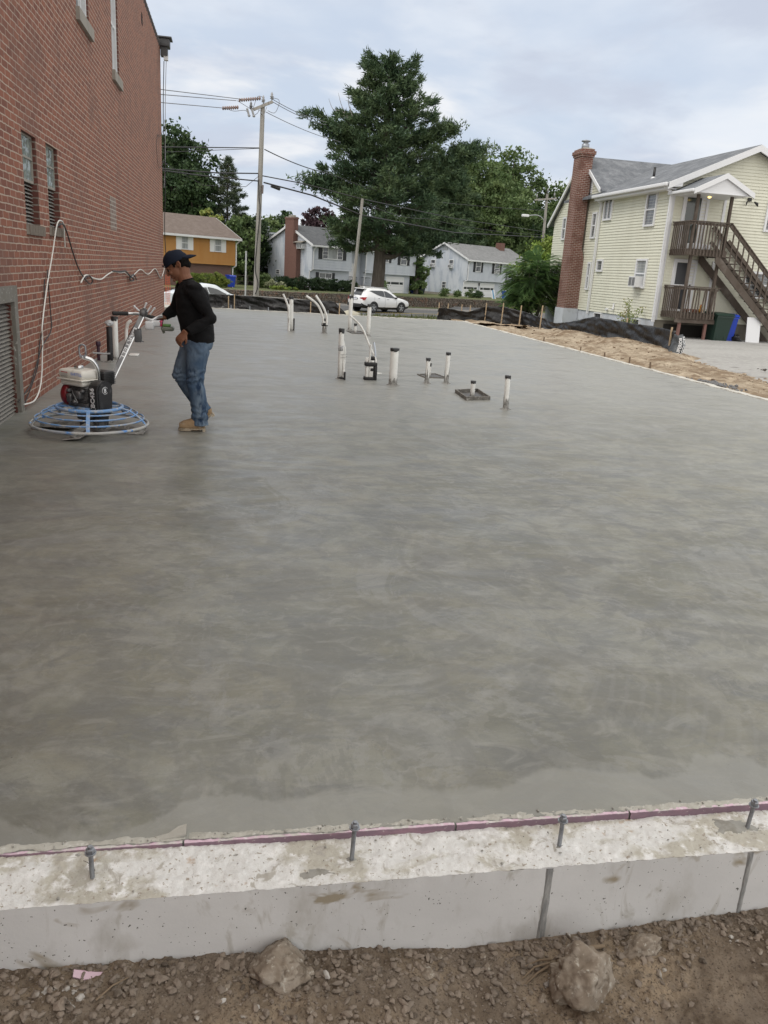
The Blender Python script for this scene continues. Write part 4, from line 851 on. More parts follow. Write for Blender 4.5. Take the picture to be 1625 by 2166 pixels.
# stubs beside the brick wall
pipe(-1.745, 12.73, .62, .045, 'white pipe with black cap beside the brick wall, behind the machine', (0, 0), .03, .055, group='pipes beside the brick wall')
t, _ = pipe(-1.77, 12.36, .50, .042, 'black-wrapped pipe with clear plastic bunched at its top, beside the brick wall', (0, 0), .03, 0, mat=M('black_pipe', (.018, .018, .02), .45, bumps=((30, .8, .01, (1, 1, .5)),)), group='pipes beside the brick wall', name='wrapped_pipe')
m = MB(); m.bm(rock_bm(.05, 8.1, 3, .5), 0, True, lambda v: Vector((v.x*.9, v.y*.9, v.z*1.3+.55))); m.build('plastic_bag', M('clear_film', (.42, .43, .44), .3, bumps=((25, 1., .02, I3),)), t)
t, _ = pipe(-1.93, 12.36, .25, .022, 'short dark purple capped pipe close to the brick wall', (0, 0), .02, 0, mat=M('purple_pipe', (.045, .018, .035), .5), group='pipes beside the brick wall', name='cleanout_pipe')
m = MB(); m.lathe([(.028, .22), (.034, .24), (.034, .285), (.028, .29)], 12); m.build('cap', M('purple_pipe', (.045, .018, .035), .5), t)
m = MB(); m.tube([Vector((-2.0, 12.3, .13)), Vector((-1.8, 12.3, .125)), Vector((-1.76, 12.3, .13))], .012, 8); o = m.build('stub_conduit', M('grey_conduit', (.4, .42, .43), .4)); tag(o, 'grey pipe stub poking out level from the brick wall behind the machine', 'conduit')
conduit([(-1.87, 15.04, 0), (-1.87, 15.04, .2), (-1.84, 15.04, .36), (-1.78, 15.04, .41)], .03, 'curved white conduit by the brick wall, seen beyond the machine handle', group=None)
# small white plate lying on the slab
m = MB(); m.bbox((-.07, -.12, 0), (.07, .12, .02), .006); o = m.build('white_plate', PVC, loc=(-1.55, 13.35, .002)); tag(o, 'small white plate lying on the slab behind the machine handle', 'plate')
# box forms
FORMW = M('cement_crusted_form', (.15, .14, .125), .9, layers=((14, 5, .48, .62, (.08, .075, .068), I3), (20, 4, .58, .7, (.36, .35, .32), I3)), bumps=((50, .6, .006, I3),))
def boxform(P, h, th, label):
    c = sum((Vector(p) for p in P), Vector((0, 0)))/4; t = thing('form_box', label, 'form box', (c.x, c.y, 0)); loc = [Vector((p[0]-c.x, p[1]-c.y, 0)) for p in P]
    m = MB(); inn = [p*(1-th/p.length) for p in loc]; up = Vector((0, 0, h)); dn = Vector((0, 0, -.02))
    for i in range(4):
        j = (i+1) % 4
        m.add([loc[i]+dn, loc[j]+dn, loc[j]+up, loc[i]+up, inn[i]+dn, inn[j]+dn, inn[j]+up, inn[i]+up], [(0, 1, 2, 3), (5, 4, 7, 6), (3, 2, 6, 7)])
    m.build('box_sides', FORMW, t); m = MB(); m.add([p+Vector((0, 0, .004)) for p in inn], [(0, 1, 2, 3)]); m.build('box_floor', M('wet_pit', (.07, .065, .06), .5), t); return t
boxform([(2.93, 10.52), (2.90, 9.86), (3.26, 9.98), (3.30, 10.70)], .045, .035, 'raised square form box around the shortest near pipe')
boxform([(2.80, 12.32), (2.84, 11.98), (3.22, 11.98), (3.14, 12.50)], .014, .035, 'shallow square form box sunk in the slab between two short pipes')
boxform([(2.80, 20.75), (2.84, 20.05), (3.20, 20.0), (3.18, 20.9)], .02, .04, 'far flat form box around the very short white pipe')
pipe(3.11, 10.30, .19, .030, 'short white pipe standing inside the raised square form box', (0, 0), 0, .03)
pipe(2.98, 12.22, .19, .014, 'very thin short white pipe in the shallow sunk box', (0, 0), 0, .04)
m = MB(); m.lathe([(.05, -.001), (.055, .004), (.042, .005), (.04, .001)], 20); o = m.build('floor_ring', PVC, loc=(2.19, 12.3, .0)); tag(o, 'thin white ring flush with the slab beside the black-wrapped riser', 'floor ring')
# small form pins along the far and right edges of the slab
PIN = M('rusty_pin', (.17, .12, .08), .9)
def pin(x, y, h, label, mat=PIN):
    m = MB(); m.box((-.012, -.012, -.1), (.012, .012, h)); o = m.build('form_pin', mat, loc=(x, y, 0)); o.rotation_euler = (random.uniform(-.06, .06), random.uniform(-.06, .06), random.random()); tag(o, label, 'form pin', 'small form pins along the slab edges'); return o
for k, px in enumerate((489, 529, 568, 612, 694)): p = onz(px, 655, 0); X = ray(px, 655); pin(X[0]/X[1]*28.15, 28.13, .13, ['leftmost thin grey pin at the far slab edge, near the worker', 'second thin grey pin from the left at the far slab edge', 'third thin grey pin from the left at the far slab edge', 'fourth thin grey pin at the far slab edge, behind the far left pipe', 'fifth thin grey pin at the far slab edge, right of the arching tubes'][k], STEEL)
for k, y in enumerate((20.8, 18.4, 17.0, 15.9, 14.9, 10.9, 9.6)): pin(8.12+.03*math.sin(k*9), y, .10+.02*math.sin(k*5), ['farthest', 'second farthest', 'third farthest', 'middle', 'third nearest', 'second nearest', 'nearest'][k]+' brown pin along the right edge of the slab')
mb = MB(); rr = random.Random(9)
for k in range(160):
    a = rr.gauss(0, .35); c = Vector((8.55+rr.gauss(0, .09), 13.25+a, -.085)); mb.bm(rock_bm(rr.uniform(.012, .035), rr.uniform(0, 99), 1), 0, False, lambda v, c=c: v+c+Vector((0, 0, .02)))
o = mb.build('gravel_pile', M('grey_gravel', (.15, .15, .155), .9), fix=False); tag(o, 'small patch of dark grey gravel on the sandy strip by the slab edge', 'gravel', kind='stuff')
# ================================================================== POWER TROWEL
TC = Vector((-1.24, 7.35, 0))
BLUEP = M('worn_blue_paint', (.15, .30, .56), .45, layers=((10, 5, .47, .62, (.36, .37, .37), (1, 1, 2.5)), (30, 4, .56, .66, (.45, .45, .43), I3)), bumps=((60, .3, .003, I3),))
GREYRING = M('cement_caked_blue_ring', (.30, .33, .37), .7, layers=((5, 5, .42, .56, (.42, .42, .40), I3), (9, 4, .55, .62, (.10, .26, .58), I3)), bumps=((70, .5, .004, I3),))
CREAM = M('cream_plastic', (.72, .70, .64), .35, layers=((12, 5, .58, .76, (.5, .48, .43), I3),))
ENG = M('cast_engine_metal', (.10, .10, .105), .5, .5, layers=((20, 4, .45, .65, (.22, .22, .22), I3),), bumps=((60, .4, .004, I3),))
REDP = M('dark_red_plastic', (.20, .012, .018), .35)
GUARD = M('scuffed_black_guard', (.022, .022, .024), .4, layers=((9, 5, .52, .68, (.10, .10, .10), I3), (3, 4, .58, .68, (.20, .20, .195), I3)))
LET = M('white_lettering', (.75, .76, .77), .5)
tw = thing('power_trowel', 'walk-behind power trowel with blue guard rings and cream fuel tank by the brick wall', 'power trowel', TC)
CTR = Vector((0, 0, 0))
rings = [(.487, .072, .0125, GREYRING), (.452, .122, .0075, BLUEP), (.398, .162, .0075, BLUEP), (.345, .194, .0075, BLUEP), (.272, .216, .0155, BLUEP)]
for (r, z, th, mt) in rings:
    m = MB(); m.tube([Vector((r*math.cos(a), r*math.sin(a), z)) for a in lin(0, 2*math.pi, 73)[:-1]], th, 10, 0, closed=True); m.build('guard_ring', mt, tw)
for d in (-83, -11, 61, 133, 205):
    a = R_(d); m = MB(); P = [Vector(((r+.004)*math.cos(a), (r+.004)*math.sin(a), z+.004)) for r, z, *_ in rings]; s_ = Vector((-math.sin(a), math.cos(a), 0))
    for p, q in zip(P[:-1], P[1:]): m.bar(p, q, .030, .007, up=Vector((math.cos(a), math.sin(a), 1)))
    m.build('guard_spoke', BLUEP, tw)
m = MB()
for d in (-47, 25, 97, 169, 241): a = R_(d); m.bar(Vector((.05*math.cos(a), .05*math.sin(a), .20)), Vector((.265*math.cos(a), .265*math.sin(a), .212)), .035, .012)
m.lathe([(.11, .19), (.12, .2), (.12, .215), (.10, .22)], 24); m.build('mounting_frame', BLUEP, tw)
BLADE = M('cement_caked_blade', (.30, .29, .27), .7, layers=((9, 5, .45, .6, (.17, .16, .145), I3), (20, 4, .55, .66, (.42, .41, .39), I3)), bumps=((40, .6, .005, I3),))
for d in (-100, -8, 82, 172):
    R3 = Matrix.Rotation(R_(d), 3, 'Z')@Matrix.Rotation(R_(9), 3, 'X'); m = MB()
    m.bbox((.16, -.075, -.003), (.475, .075, .004), .003, 0, lambda v: R3@v+Vector((0, 0, .018))); b = m.build('trowel_blade', BLADE, tw)
    m = MB(); m.bar(R3@Vector((.05, 0, .02))+Vector((0, 0, .05)), R3@Vector((.43, 0, .018))+Vector((0, 0, .022)), .045, .028)
    for q in (.22, .32, .42): m.lathe([(.012, .04), (.012, .056)], 6, 0, lambda v, q=q: v+R3@Vector((q, 0, .0)))
    m.build('blade_arm', BLADE, tw)
m = MB(); m.lathe([(.05, .03), (.085, .05), (.09, .085), (.06, .11), (.10, .13), (.115, .17), (.09, .2), (.05, .22)], 20); m.bbox((-.10, -.07, .11), (.10, .09, .19), .02); m.build('gearbox', M('grimy_gearbox', (.06, .06, .062), .6, .3, layers=((15, 5, .5, .65, (.2, .195, .185), I3),)), tw)
ER = Matrix.Rotation(R_(-38), 3, 'Z'); ef = lambda v: ER@v
eng = MB()
eng.bbox((-.17, -.085, .215), (.07, .085, .255), .012, 0, ef)
for k in range(9): z = .262+.0145*k; eng.bbox((-.16, -.082, z), (.055, .075, z+.007), .002, 0, ef, 1)
eng.bbox((-.145, -.065, .24), (.045, .06, .395), .02, 0, ef); eng.bbox((-.06, -.125, .29), (.02, -.07, .36), .015, 0, ef); eng.bbox((-.14, -.13, .25), (-.085, -.07, .33), .012, 0, ef)
for (x, y, z) in ((-.03, -.135, .27), (-.11, -.12, .355), (.03, -.1, .36)): eng.ell(ef(Vector((x, y, z))), (.02, .02, .018), 0, 10, 7)
eng.tube([ef(Vector((-.10, -.10, .37))), ef(Vector((-.04, -.14, .34))), ef(Vector((.0, -.13, .26)))], .006, 7); eng.build('engine', ENG, tw)
m = MB(); m.bbox((-.245, -.115, .452), (.045, .115, .532), .028, 0, ef, 3); tank = m.build('fuel_tank', CREAM, tw)
m = MB(); m.bbox((-.255, -.125, .442), (.055, .125, .456), .006, 0, ef); m.bbox((-.235, -.105, .392), (.035, .105, .444), .024, 0, ef, 3); m.build('tank_base', CREAM, tank)
m = MB(); m.lathe([(.036, .53), (.040, .538), (.040, .552), (.034, .560), (.01, .562)], 20, 0, lambda v: ER@(v+Vector((-.11, 0, 0)))); m.build('tank_cap', CHROME, tank)
def tf(v): return ER@Vector((-.03+v.x, -.1165, .498+v.y))
m = MB(); m.text('BARTELL', .034, lambda v: ER@Vector((-.018+v.x, -.1155-v.z, .498+v.y)), .0008); m.build('tank_lettering', M('faded_blue_print', (.18, .28, .62), .5), tank)
m = MB(); m.box((-.20, -.1165, .505), (-.125, -.1145, .511), 0, fn=ef)
for k in range(4): m.box((-.205, -.1163, .495-.009*k), (-.12-.01*(k % 2), -.1147, .4975-.009*k), 1, fn=ef)
m.build('warning_label', [M('red_print', (.45, .03, .03), .5), M('grey_print', (.30, .30, .29), .6)], tank)
m = MB(); m.lathe([(.03, .0), (.085, .006), (.108, .03), (.112, .075), (.10, .09)], 28, 0, lambda v: ER@Vector((-.262+v.z, v.x, .305+v.y))); m.build('recoil_starter', REDP, tw)
m = MB(); m.bbox((-.06, .08, .40), (.10, .21, .52), .015, 0, ef)
for k in range(7): m.bbox((-.064, .076, .41+.015*k), (.104, .214, .416+.015*k), .002, 0, ef, 1)
m.build('muffler', BLACK, tw)
# belt guard: stadium profile in (y, z), thick along the engine axis
def guardprof(r0, r1, zt, zb, yb=0.):
    P = [(r0*math.cos(a), zt+r0*math.sin(a)) for a in lin(-.1, math.pi+.1, 15)]+[(yb+r1*math.cos(a), zb+r1*math.sin(a)) for a in lin(math.pi+.1, 2*math.pi-.1, 13)]; return P
m = MB(); P = guardprof(.09, .082, .368, .215)
m.prism([Vector((.09, y, z)) for y, z in P], (.095, 0, 0), 0, ef); P2 = guardprof(.074, .066, .368, .215); m.prism([Vector((.185, y, z)) for y, z in P2], (.008, 0, 0), 0, ef)
bg_ = m.build('belt_guard', GUARD, tw)
m = MB(); P = guardprof(.06, .055, .20, .09); m.prism([Vector((.115, y, z)) for y, z in P], (.05, 0, 0), 0, ef); m.build('lower_guard', GUARD, tw)
m = MB(); m.text('BC436', .062, lambda v: ER@Vector((.1375+v.y*-1*-1*.0+(-v.y)*-1*0+(v.y)*1.0*0+(-(-v.y)), -.0885-v.z, .282+v.x)) if False else ER@Vector((.1375-v.y, -.0895-v.z-.006*max(0, (v.x)/.1), .315+v.x)), .0012, bold=.0016)
for i in range(3):
    for j in range(2): m.lathe([(.0045, 0), (.0045, .002)], 8, 0, lambda v, i=i, j=j: ER@Vector((.115+.045*j, -.084-v.z, .205-.0+v.x+.0-i*.0+.022*(i-1)+v.y*0)) if False else ER@Vector((.112+.05*j+v.x, -.086-v.z, .205+.018*(i-1)+v.y)))
m.build('guard_lettering', LET, bg_)
m = MB(); m.text('B', .05, lambda v: ER@Vector((.1935+v.z, -.0+v.x*.9, .375+v.y)), .001, bold=.001); m.tube([ER@Vector((.194, .030*math.cos(a), .377+.030*math.sin(a))) for a in lin(.6, 5.6, 22)], .0022, 5); m.build('guard_logo', LET, bg_)
# lifting bail
m = MB(); m.tube(catm([ef(Vector((.075, .05, .26))), Vector((.085, .02, .42)), Vector((.08, .0, .54)), Vector((.04, -.01, .615)), Vector((-.04, -.02, .645))], 8), .017, 12); m.build('lifting_bail', CHROME, tw)
m = MB(); c = Vector((-.035, -.025, .70)); pts = [c+Vector((.026*math.cos(a), 0, .030*math.sin(a)+(.02 if math.sin(a) > 0 else -.02))) for a in lin(0, 2*math.pi, 29)[:-1]]
m.tube(pts, (.0075), 8, 0, closed=True); m.box((-.06, -.035, .64), (-.01, -.015, .66)); m.build('lifting_eye', STEEL, tw)
# handle
h0 = Vector((.12, .10, .32)); h1 = Vector((.425, .395, 1.0)); hd = (h1-h0).normalized(); hs = Vector((hd.y, -hd.x, 0)).normalized(); hn = hs.cross(hd).normalized()
if hn.z < 0: hn = -hn
# channel: flat face turned to the camera
hc = Vector((0, -1, .0)); hc = (hc-hd*hc.dot(hd)).normalized(); hw = hd.cross(hc).normalized()
if hw.x < 0: hw = -hw
m = MB(); vs = []
for p in (h0, h1):
    for i, j in ((-1, -1), (1, -1), (1, 1), (-1, 1)): vs.append(p+hw*.021*i+hc*.013*j)
m.add(vs, [(0, 1, 2, 3), (7, 6, 5, 4), (0, 4, 5, 1), (1, 5, 6, 2), (2, 6, 7, 3), (3, 7, 4, 0)]); hb = m.build('handle_tube', M('dull_steel_tube', (.17, .17, .175), .45, .5, layers=((18, 5, .45, .7, (.27, .27, .27), (1, 1, .3)),)), tw)
m = MB(); vs = []
for p in (h0+hd*.01, h1-hd*.02):
    for i, j in ((.72, .9), (1.1, .9), (1.1, 1.25), (.72, 1.25)): vs.append(p+hw*.021*i+hc*.013*j)
m.add(vs, [(0, 1, 2, 3), (7, 6, 5, 4), (0, 4, 5, 1), (1, 5, 6, 2), (2, 6, 7, 3), (3, 7, 4, 0)]); m.build('bright_edge', CHROME, hb)
m = MB(); m.text('BARTELL', .078, lambda v: h0+hd*(.50-v.x*1.05)+hw*(v.y*.56-.004)+hc*(.0138+v.z), .0006, bold=.0014); m.build('handle_lettering', LET, hb)
m = MB(); m.lathe([(.03, -.02), (.038, -.015), (.038, .03), (.03, .036)], 18, 0, lambda v: h1+hw*v.x+hc*v.y+hd*v.z)
m.lathe([(.02, .03), (.024, .05), (.012, .06)], 14, 0, lambda v: h1+hw*v.x+hc*v.y+hd*v.z); m.build('handle_clamp', ENG, tw)
gl = Vector((.215, .27, 1.005)); gr_ = Vector((.60, .45, .955)); mid = h1+Vector((0, 0, .0))
m = MB(); m.tube(catm([gl+Vector((.06, .03, 0)), gl+Vector((.13, .07, .0)), mid, gr_+Vector((-.14, -.04, .02)), gr_+Vector((-.06, -.02, .005))], 6), .012, 10); m.build('handlebar', CHROME, tw)
for (a, b, nm) in ((gl-Vector((.03, .015, 0)), gl+Vector((.09, .05, 0)), 0), (gr_+Vector((-.15, -.045, .03)), gr_+Vector((.0, .0, .0)), 1)):
    m = MB(); n = 14; P = [a.lerp(b, i/n) for i in range(n+1)]; m.tube(P, [.0175+.0015*(i % 2) for i in range(n+1)], 14); m.build('hand_grip', RUBBER, tw)
m = MB()
for (o_, d_) in ((Vector((0, 0, .02)), Vector((.03, .02, .075))), (Vector((.03, .01, .01)), Vector((.04, .01, .06))), (Vector((-.02, 0, .02)), Vector((-.05, 0, .045))), (Vector((.06, .02, .0)), Vector((.04, .02, .055)))):
    m.tube([h1+o_, h1+o_+d_], .0075, 8); m.ell(h1+o_+d_, (.011, .011, .011), 0, 8, 6)
m.build('control_levers', WHITE, tw)
m = MB(); m.tube(catm([h1+Vector((.02, -.02, -.03)), h1+Vector((.08, -.03, -.045)), h1+Vector((.13, -.01, -.02)), h1+Vector((.17, .02, -.012))], 6), [(.013, .007)]*19, 8); m.build('brake_lever', M('pale_alloy', (.6, .61, .62), .3, .6), tw)
m = MB(); m.bbox((.45, .30, .875), (.53, .38, .945), .012); m.bbox((.50, .33, .90), (.60, .42, .955), .015); m.build('control_housing', WHITE, tw)
m = MB(); m.bbox((.575, .33, .905), (.60, .43, .955), .006); m.build('pink_collar', M('pink_plastic', (.55, .06, .14), .4), tw)
m = MB(); m.bbox((.585, .34, .865), (.70, .45, .905), .015); m.tube([Vector((.60, .40, .87)), Vector((.61, .40, .84))], .012, 8); m.build('throttle_pod', M('grey_green_pod', (.22, .24, .20), .45), tw)
m = MB(); m.bbox((.60, .345, .905), (.67, .43, .925), .006); m.build('pod_stripe', M('green_plastic', (.12, .30, .07), .4), tw)
m = MB(); m.bbox((.36, .28, .76), (.42, .33, .87), .006); m.bar(Vector((.385, .3, .78)), Vector((.44, .3, .765)), .03, .006); m.tube([Vector((.40, .30, .88)), Vector((.41, .30, .79))], .016, 10); m.build('cable_bracket', M('dark_bracket', (.12, .125, .13), .5, .4), tw)
m = MB(); m.tube(catm([h1+Vector((.0, -.01, 0)), h0.lerp(h1, .8)+Vector((-.03, -.01, 0)), h0.lerp(h1, .5)+Vector((-.028, 0, 0)), h0.lerp(h1, .1)+Vector((-.03, .02, .0)), Vector((-.02, -.09, .36))], 8), .004, 6); m.build('throttle_cable', WIRE, tw)

# ================================================================== WORKER
def fuse(name, mb, voxel, mat, parent, it=4, disp=None, fac=.6):
    t_ = mb.build('tmp', mat); rm = t_.modifiers.new('r', 'REMESH'); rm.mode = 'VOXEL'; rm.voxel_size = voxel; rm.use_smooth_shade = True
    if it: sm_ = t_.modifiers.new('s', 'SMOOTH'); sm_.iterations = it; sm_.factor = fac
    bpy.context.view_layer.update(); dg = bpy.context.evaluated_depsgraph_get(); me = bpy.data.meshes.new_from_object(t_.evaluated_get(dg)); old = t_.data; bpy.data.objects.remove(t_); bpy.data.meshes.remove(old)
    me.name = name
    if disp:
        nr = [v.normal.copy() for v in me.vertices]
        for v, n_ in zip(me.vertices, nr): v.co = v.co+n_*disp(v.co, n_)
    me.polygons.foreach_set('use_smooth', [True]*len(me.polygons)); me.materials.clear(); me.materials.append(mat) if not isinstance(mat, (list, tuple)) else [me.materials.append(x) for x in mat]
    o = bpy.data.objects.new(name, me); COL.objects.link(o)
    if parent: o.parent = parent
    return o
P0 = Vector((-.33, 7.55, 0))
V = lambda x, y, z: Vector((x, y, z))-P0
SKIN = M('tan_skin', (.20, .09, .052), .6, spec=.3, layers=((20, 4, .45, .7, (.17, .07, .042), I3),), bumps=((120, .15, .001, I3),))
SHIRT = M('black_shirt', (.0075, .0075, .0085), .9, spec=.2, bumps=((50, .25, .004, I3), (400, .3, .0006, I3)))
JEAN = M('faded_blue_jeans', (.055, .090, .145), .95, spec=.15, layers=((5, 5, .42, .62, (.15, .20, .26), (1, 1, .55), .5), (9, 4, .54, .64, (.020, .038, .075), (1, 1, .4)), (9, 6, .60, .80, (.15, .185, .22), (1, 1, .5), .8)), bumps=((400, .3, .0008, I3),))
BOOT = M('tan_suede_boot', (.30, .205, .115), .85, layers=((18, 4, .45, .65, (.22, .145, .08), I3), (10, 4, .6, .7, (.38, .34, .28), I3)), bumps=((120, .3, .0015, I3),))
SOLE = M('pale_boot_sole', (.36, .30, .22), .8, layers=((40, 3, .5, .65, (.2, .17, .13), I3),))
HAIR = M('black_hair', (.006, .005, .0045), .8, spec=.12, bumps=((90, .8, .006, (1, 1, .3)),))
CAP = M('navy_cap', (.010, .014, .026), .9, spec=.2, bumps=((300, .3, .001, I3),))
pr = thing('person', 'worker in backwards navy cap, black shirt and faded jeans holding the machine handle', 'person', P0)
# joints
pel = V(-.325, 7.55, .86); ch = V(-.385, 7.56, 1.13); nk = V(-.42, 7.56, 1.315)
sN, eN, wN = V(-.335, 7.375, 1.245), V(-.205, 7.32, 1.02), V(-.385, 7.27, .905)
sF, eF, wF = V(-.45, 7.73, 1.245), V(-.535, 7.84, 1.06), V(-.625, 7.80, .985)
hN, kN, aN = V(-.315, 7.465, .82), V(-.345, 7.445, .455), V(-.305, 7.455, .085)
hF, kF, aF = V(-.345, 7.64, .82), V(-.485, 7.635, .485), V(-.290, 7.67, .185)
PITCH = R_(32); hfw = Vector((-math.cos(PITCH), -.12, -math.sin(PITCH))).normalized(); hup = Vector((-math.sin(PITCH), 0, math.cos(PITCH))); hlf = hup.cross(hfw).normalized(); hup = hfw.cross(hlf).normalized()
HC = V(-.500, 7.56, 1.445)
H_ = lambda x, y, z: HC+hfw*x+hlf*y+hup*z
def ellH(mb, c, r): mb.ell(H_(*c), r, 0, 20, 14, Matrix((hfw, hlf, hup)).transposed())
bd = MB()
# head
ellH(bd, (-.012, 0, .035), (.098, .078, .092)); ellH(bd, (.028, 0, -.03), (.066, .062, .085)); ellH(bd, (.048, 0, -.085), (.036, .034, .032)); ellH(bd, (.02, 0, -.07), (.056, .056, .04))
ellH(bd, (.080, 0, .012), (.016, .045, .013)); ellH(bd, (.078, .03, -.032), (.02, .022, .02)); ellH(bd, (.078, -.03, -.032), (.02, .022, .02))
bd.tube([H_(.088, 0, .008), H_(.101, 0, -.012), H_(.113, 0, -.034)], [.007, .009, .011], 10); ellH(bd, (.100, .011, -.040), (.010, .008, .007)); ellH(bd, (.100, -.011, -.040), (.010, .008, .007)); ellH(bd, (.108, 0, -.037), (.010, .010, .009))
ellH(bd, (.090, 0, -.062), (.010, .023, .0055)); ellH(bd, (.088, 0, -.073), (.011, .020, .007)); ellH(bd, (.086, 0, -.10), (.014, .018, .012))
for s in (-1, 1):
    bd.tube([H_(-.008, s*.074, .020), H_(-.022, s*.084, .018), H_(-.026, s*.086, -.004), H_(-.012, s*.080, -.030), H_(-.002, s*.074, -.034)], [.007, .0085, .008, .008, .006], 8); ellH(bd, (-.012, s*.076, -.004), (.014, .006, .022))
# neck, torso, limbs under the clothes
bd.tube([H_(-.035, 0, -.03), nk.lerp(HC, .45)+Vector((.012, 0, -.01)), nk], [.064, .062, .068], 16)
bd.tube([nk, V(-.40, 7.56, 1.24), ch, V(-.345, 7.555, .98), pel], [(.05, .07), (.08, .11), (.09, .12), (.08, .11), (.07, .10)], 16, side=(1, 0, 0))
for a, b, c, d in ((sN, eN, wN, .9), (sF, eF, wF, .9)):
    bd.tube([nk.lerp(a, .5), a, a.lerp(b, .5), b, b.lerp(c, .4), c], [.05, .052, .044, .034, .030, .022], 12)
for a, b, c in ((hN, kN, aN), (hF, kF, aF)): bd.tube([pel.lerp(a, .6), a, a.lerp(b, .5), b, b.lerp(c, .35), c], [.07, .07, .055, .045, .045, .034], 12)
bd.tube([aN, aN+Vector((-.05, 0, -.05)), aN+Vector((-.10, 0, -.06))], [.034, .028, .018], 8); bd.tube([aF, aF+Vector((-.03, 0, -.05)), aF+Vector((-.08, 0, -.09))], [.03, .024, .016], 8)
def hand(mb, wr, fd, nrm, side, curl, spread=.0):
    """wr wrist, fd finger direction, nrm back-of-hand normal, side = thumb side vector sign"""
    fd = fd.normalized(); nrm = (nrm-fd*nrm.dot(fd)).normalized(); sd_ = fd.cross(nrm)*side
    W_ = lambda a, b, c: wr+fd*a+sd_*b+nrm*c
    mb.tube([W_(-.02, 0, 0), W_(.02, 0, 0), W_(.055, .002, .002), W_(.088, .0, .0)], [(.022, .028), (.016, .034), (.016, .041), (.012, .038)], 14, side=nrm)
    for i, (b, ln) in enumerate(((.030, .068), (.010, .078), (-.011, .072), (-.030, .056))):
        p = W_(.084-abs(b)*.12, b, .002); d = (fd+sd_*spread*b*20).normalized(); up = nrm; P = [p-d*.02, p]; ang = 0
        for k, f in enumerate((.45, .32, .25)):
            ang += curl[k]; dd = d*math.cos(ang)-up*math.sin(ang); P.append(P[-1]+dd*ln*f)
        mb.tube(P, [.0095, .0096, .0088, .0080, .0066], 9); mb.ell(P[-1], (.0066, .0066, .0066), 0, 8, 6)
    P = [W_(.012, .022, -.004), W_(.035, .042, -.012), W_(.058, .050, -.026), W_(.074, .044, -.040)]; mb.tube(P, [.013, .0115, .0098, .008], 9); mb.ell(P[-1], (.008, .008, .008), 0, 8, 6)
hand(bd, wN+Vector((-.035, 0, -.012)), Vector((-.55, .05, -.75)), Vector((-.5, -.85, .3)), -1, (.55, .75, .5))
gdir = (gr_-(gr_+Vector((-.15, -.045, .03)))).normalized()
hand(bd, wF+Vector((-.012, -.005, -.008)), Vector((-.95, -.30, -.10)), Vector((.0, -.1, 1.)), 1, (.7, 1.0, .6))
body = fuse('body', bd, .0042, SKIN, pr, 3, fac=.5)
# eyes and brows
e = MB()
for s in (-1, 1): e.ell(H_(.080, s*.030, -.012), (.011, .011, .011), 0, 12, 8)
ey = e.build('eyes', M('eye_white', (.10, .08, .07), .4), body); e = MB()
for s in (-1, 1): e.ell(H_(.0895, s*.031, -.014), (.0045, .0045, .0045), 0, 10, 6); e.tube([H_(.084, s*.048, .004), H_(.094, s*.03, .010), H_(.092, s*.012, .006)], [.002, .0032, .0025], 6)
for s in (-1, 1): e.tube([H_(.085, s*.044, -.010), H_(.0925, s*.031, -.007), H_(.0885, s*.018, -.010)], .0022, 6)
e.build('brows_and_irises', HAIR, body)
# cap worn backwards
cm = MB(); cm.ell(H_(-.014, 0, .062), (.108, .090, .088), 0, 26, 16, Matrix((hfw, hlf, hup)).transposed())
n = 0
cm.v = [tuple(v) for v in cm.v]; cm2 = MB(); rows = []
for j in range(13):
    ph = .5*math.pi*j/12*1.12
    for k in range(36):
        w = 2*math.pi*k/36; r = math.sin(ph); zz = math.cos(ph)
        x = -.014+.110*r*math.cos(w); y = .092*r*math.sin(w); z = .040+.088*zz*(1+.06*math.cos(w*1)) - .016*max(0, -math.cos(w))*(r > .8)
        rows.append(H_(x, y, z+.0015*math.cos(6*w)*r))
cm2.add(rows, [(j*36+k, j*36+(k+1) % 36, (j+1)*36+(k+1) % 36, (j+1)*36+k) for j in range(12) for k in range(36)], 0, True); cap = cm2.build('cap', CAP, pr)
sol = cap.modifiers.new('t', 'SOLIDIFY'); sol.thickness = .004
b = MB(); R0 = []; R1 = []
for k in range(17):
    w = R_(-62+124*k/16); inner = H_(-.014-.108*math.cos(w), .090*math.sin(w), .034); ln = .074*(math.cos(w*1.15))**.6 if abs(w*1.15) < 1.5 else 0
    outer = H_(-.014-.108*math.cos(w)-ln, .086*math.sin(w), .034-.052*(ln/.074)+.010-.016*(math.sin(w))**2); R0.append(inner); R1.append(outer)
mid_ = [a.lerp(c, .5)+hup*.006 for a, c in zip(R0, R1)]; q = R0+mid_+R1
b.add(q, [(i*17+k, i*17+k+1, (i+1)*17+k+1, (i+1)*17+k) for i in range(2) for k in range(16)], 0, True); br = b.build('cap_brim', CAP, cap); sol = br.modifiers.new('t', 'SOLIDIFY'); sol.thickness = .005
b = MB(); b.tube(catm([H_(.086, -.045, .036), H_(.101, 0, .034), H_(.086, .045, .036)], 6), (.004), 6); b.tube([H_(.100, -.004, .045), H_(.108, -.02, .052)], .006, 6); b.build('cap_strap', CAP, cap)
b = MB(); b.ell(H_(-.014, 0, .125), (.008, .008, .005), 0, 10, 6); b.build('cap_button', CAP, cap)
hr = MB()
ellH(hr, (-.050, 0, .012), (.074, .084, .064)); ellH(hr, (-.070, 0, -.030), (.046, .066, .042))
for s in (-1, 1): ellH(hr, (.012, s*.066, .030), (.030, .016, .026)); ellH(hr, (.026, s*.068, .006), (.010, .008, .022)); ellH(hr, (-.045, s*.062, -.005), (.034, .02, .036))
fuse('hair', hr, .005, HAIR, pr, 2, lambda c, n_: .006*fbm(c.x*60, c.y*60, c.z*25))
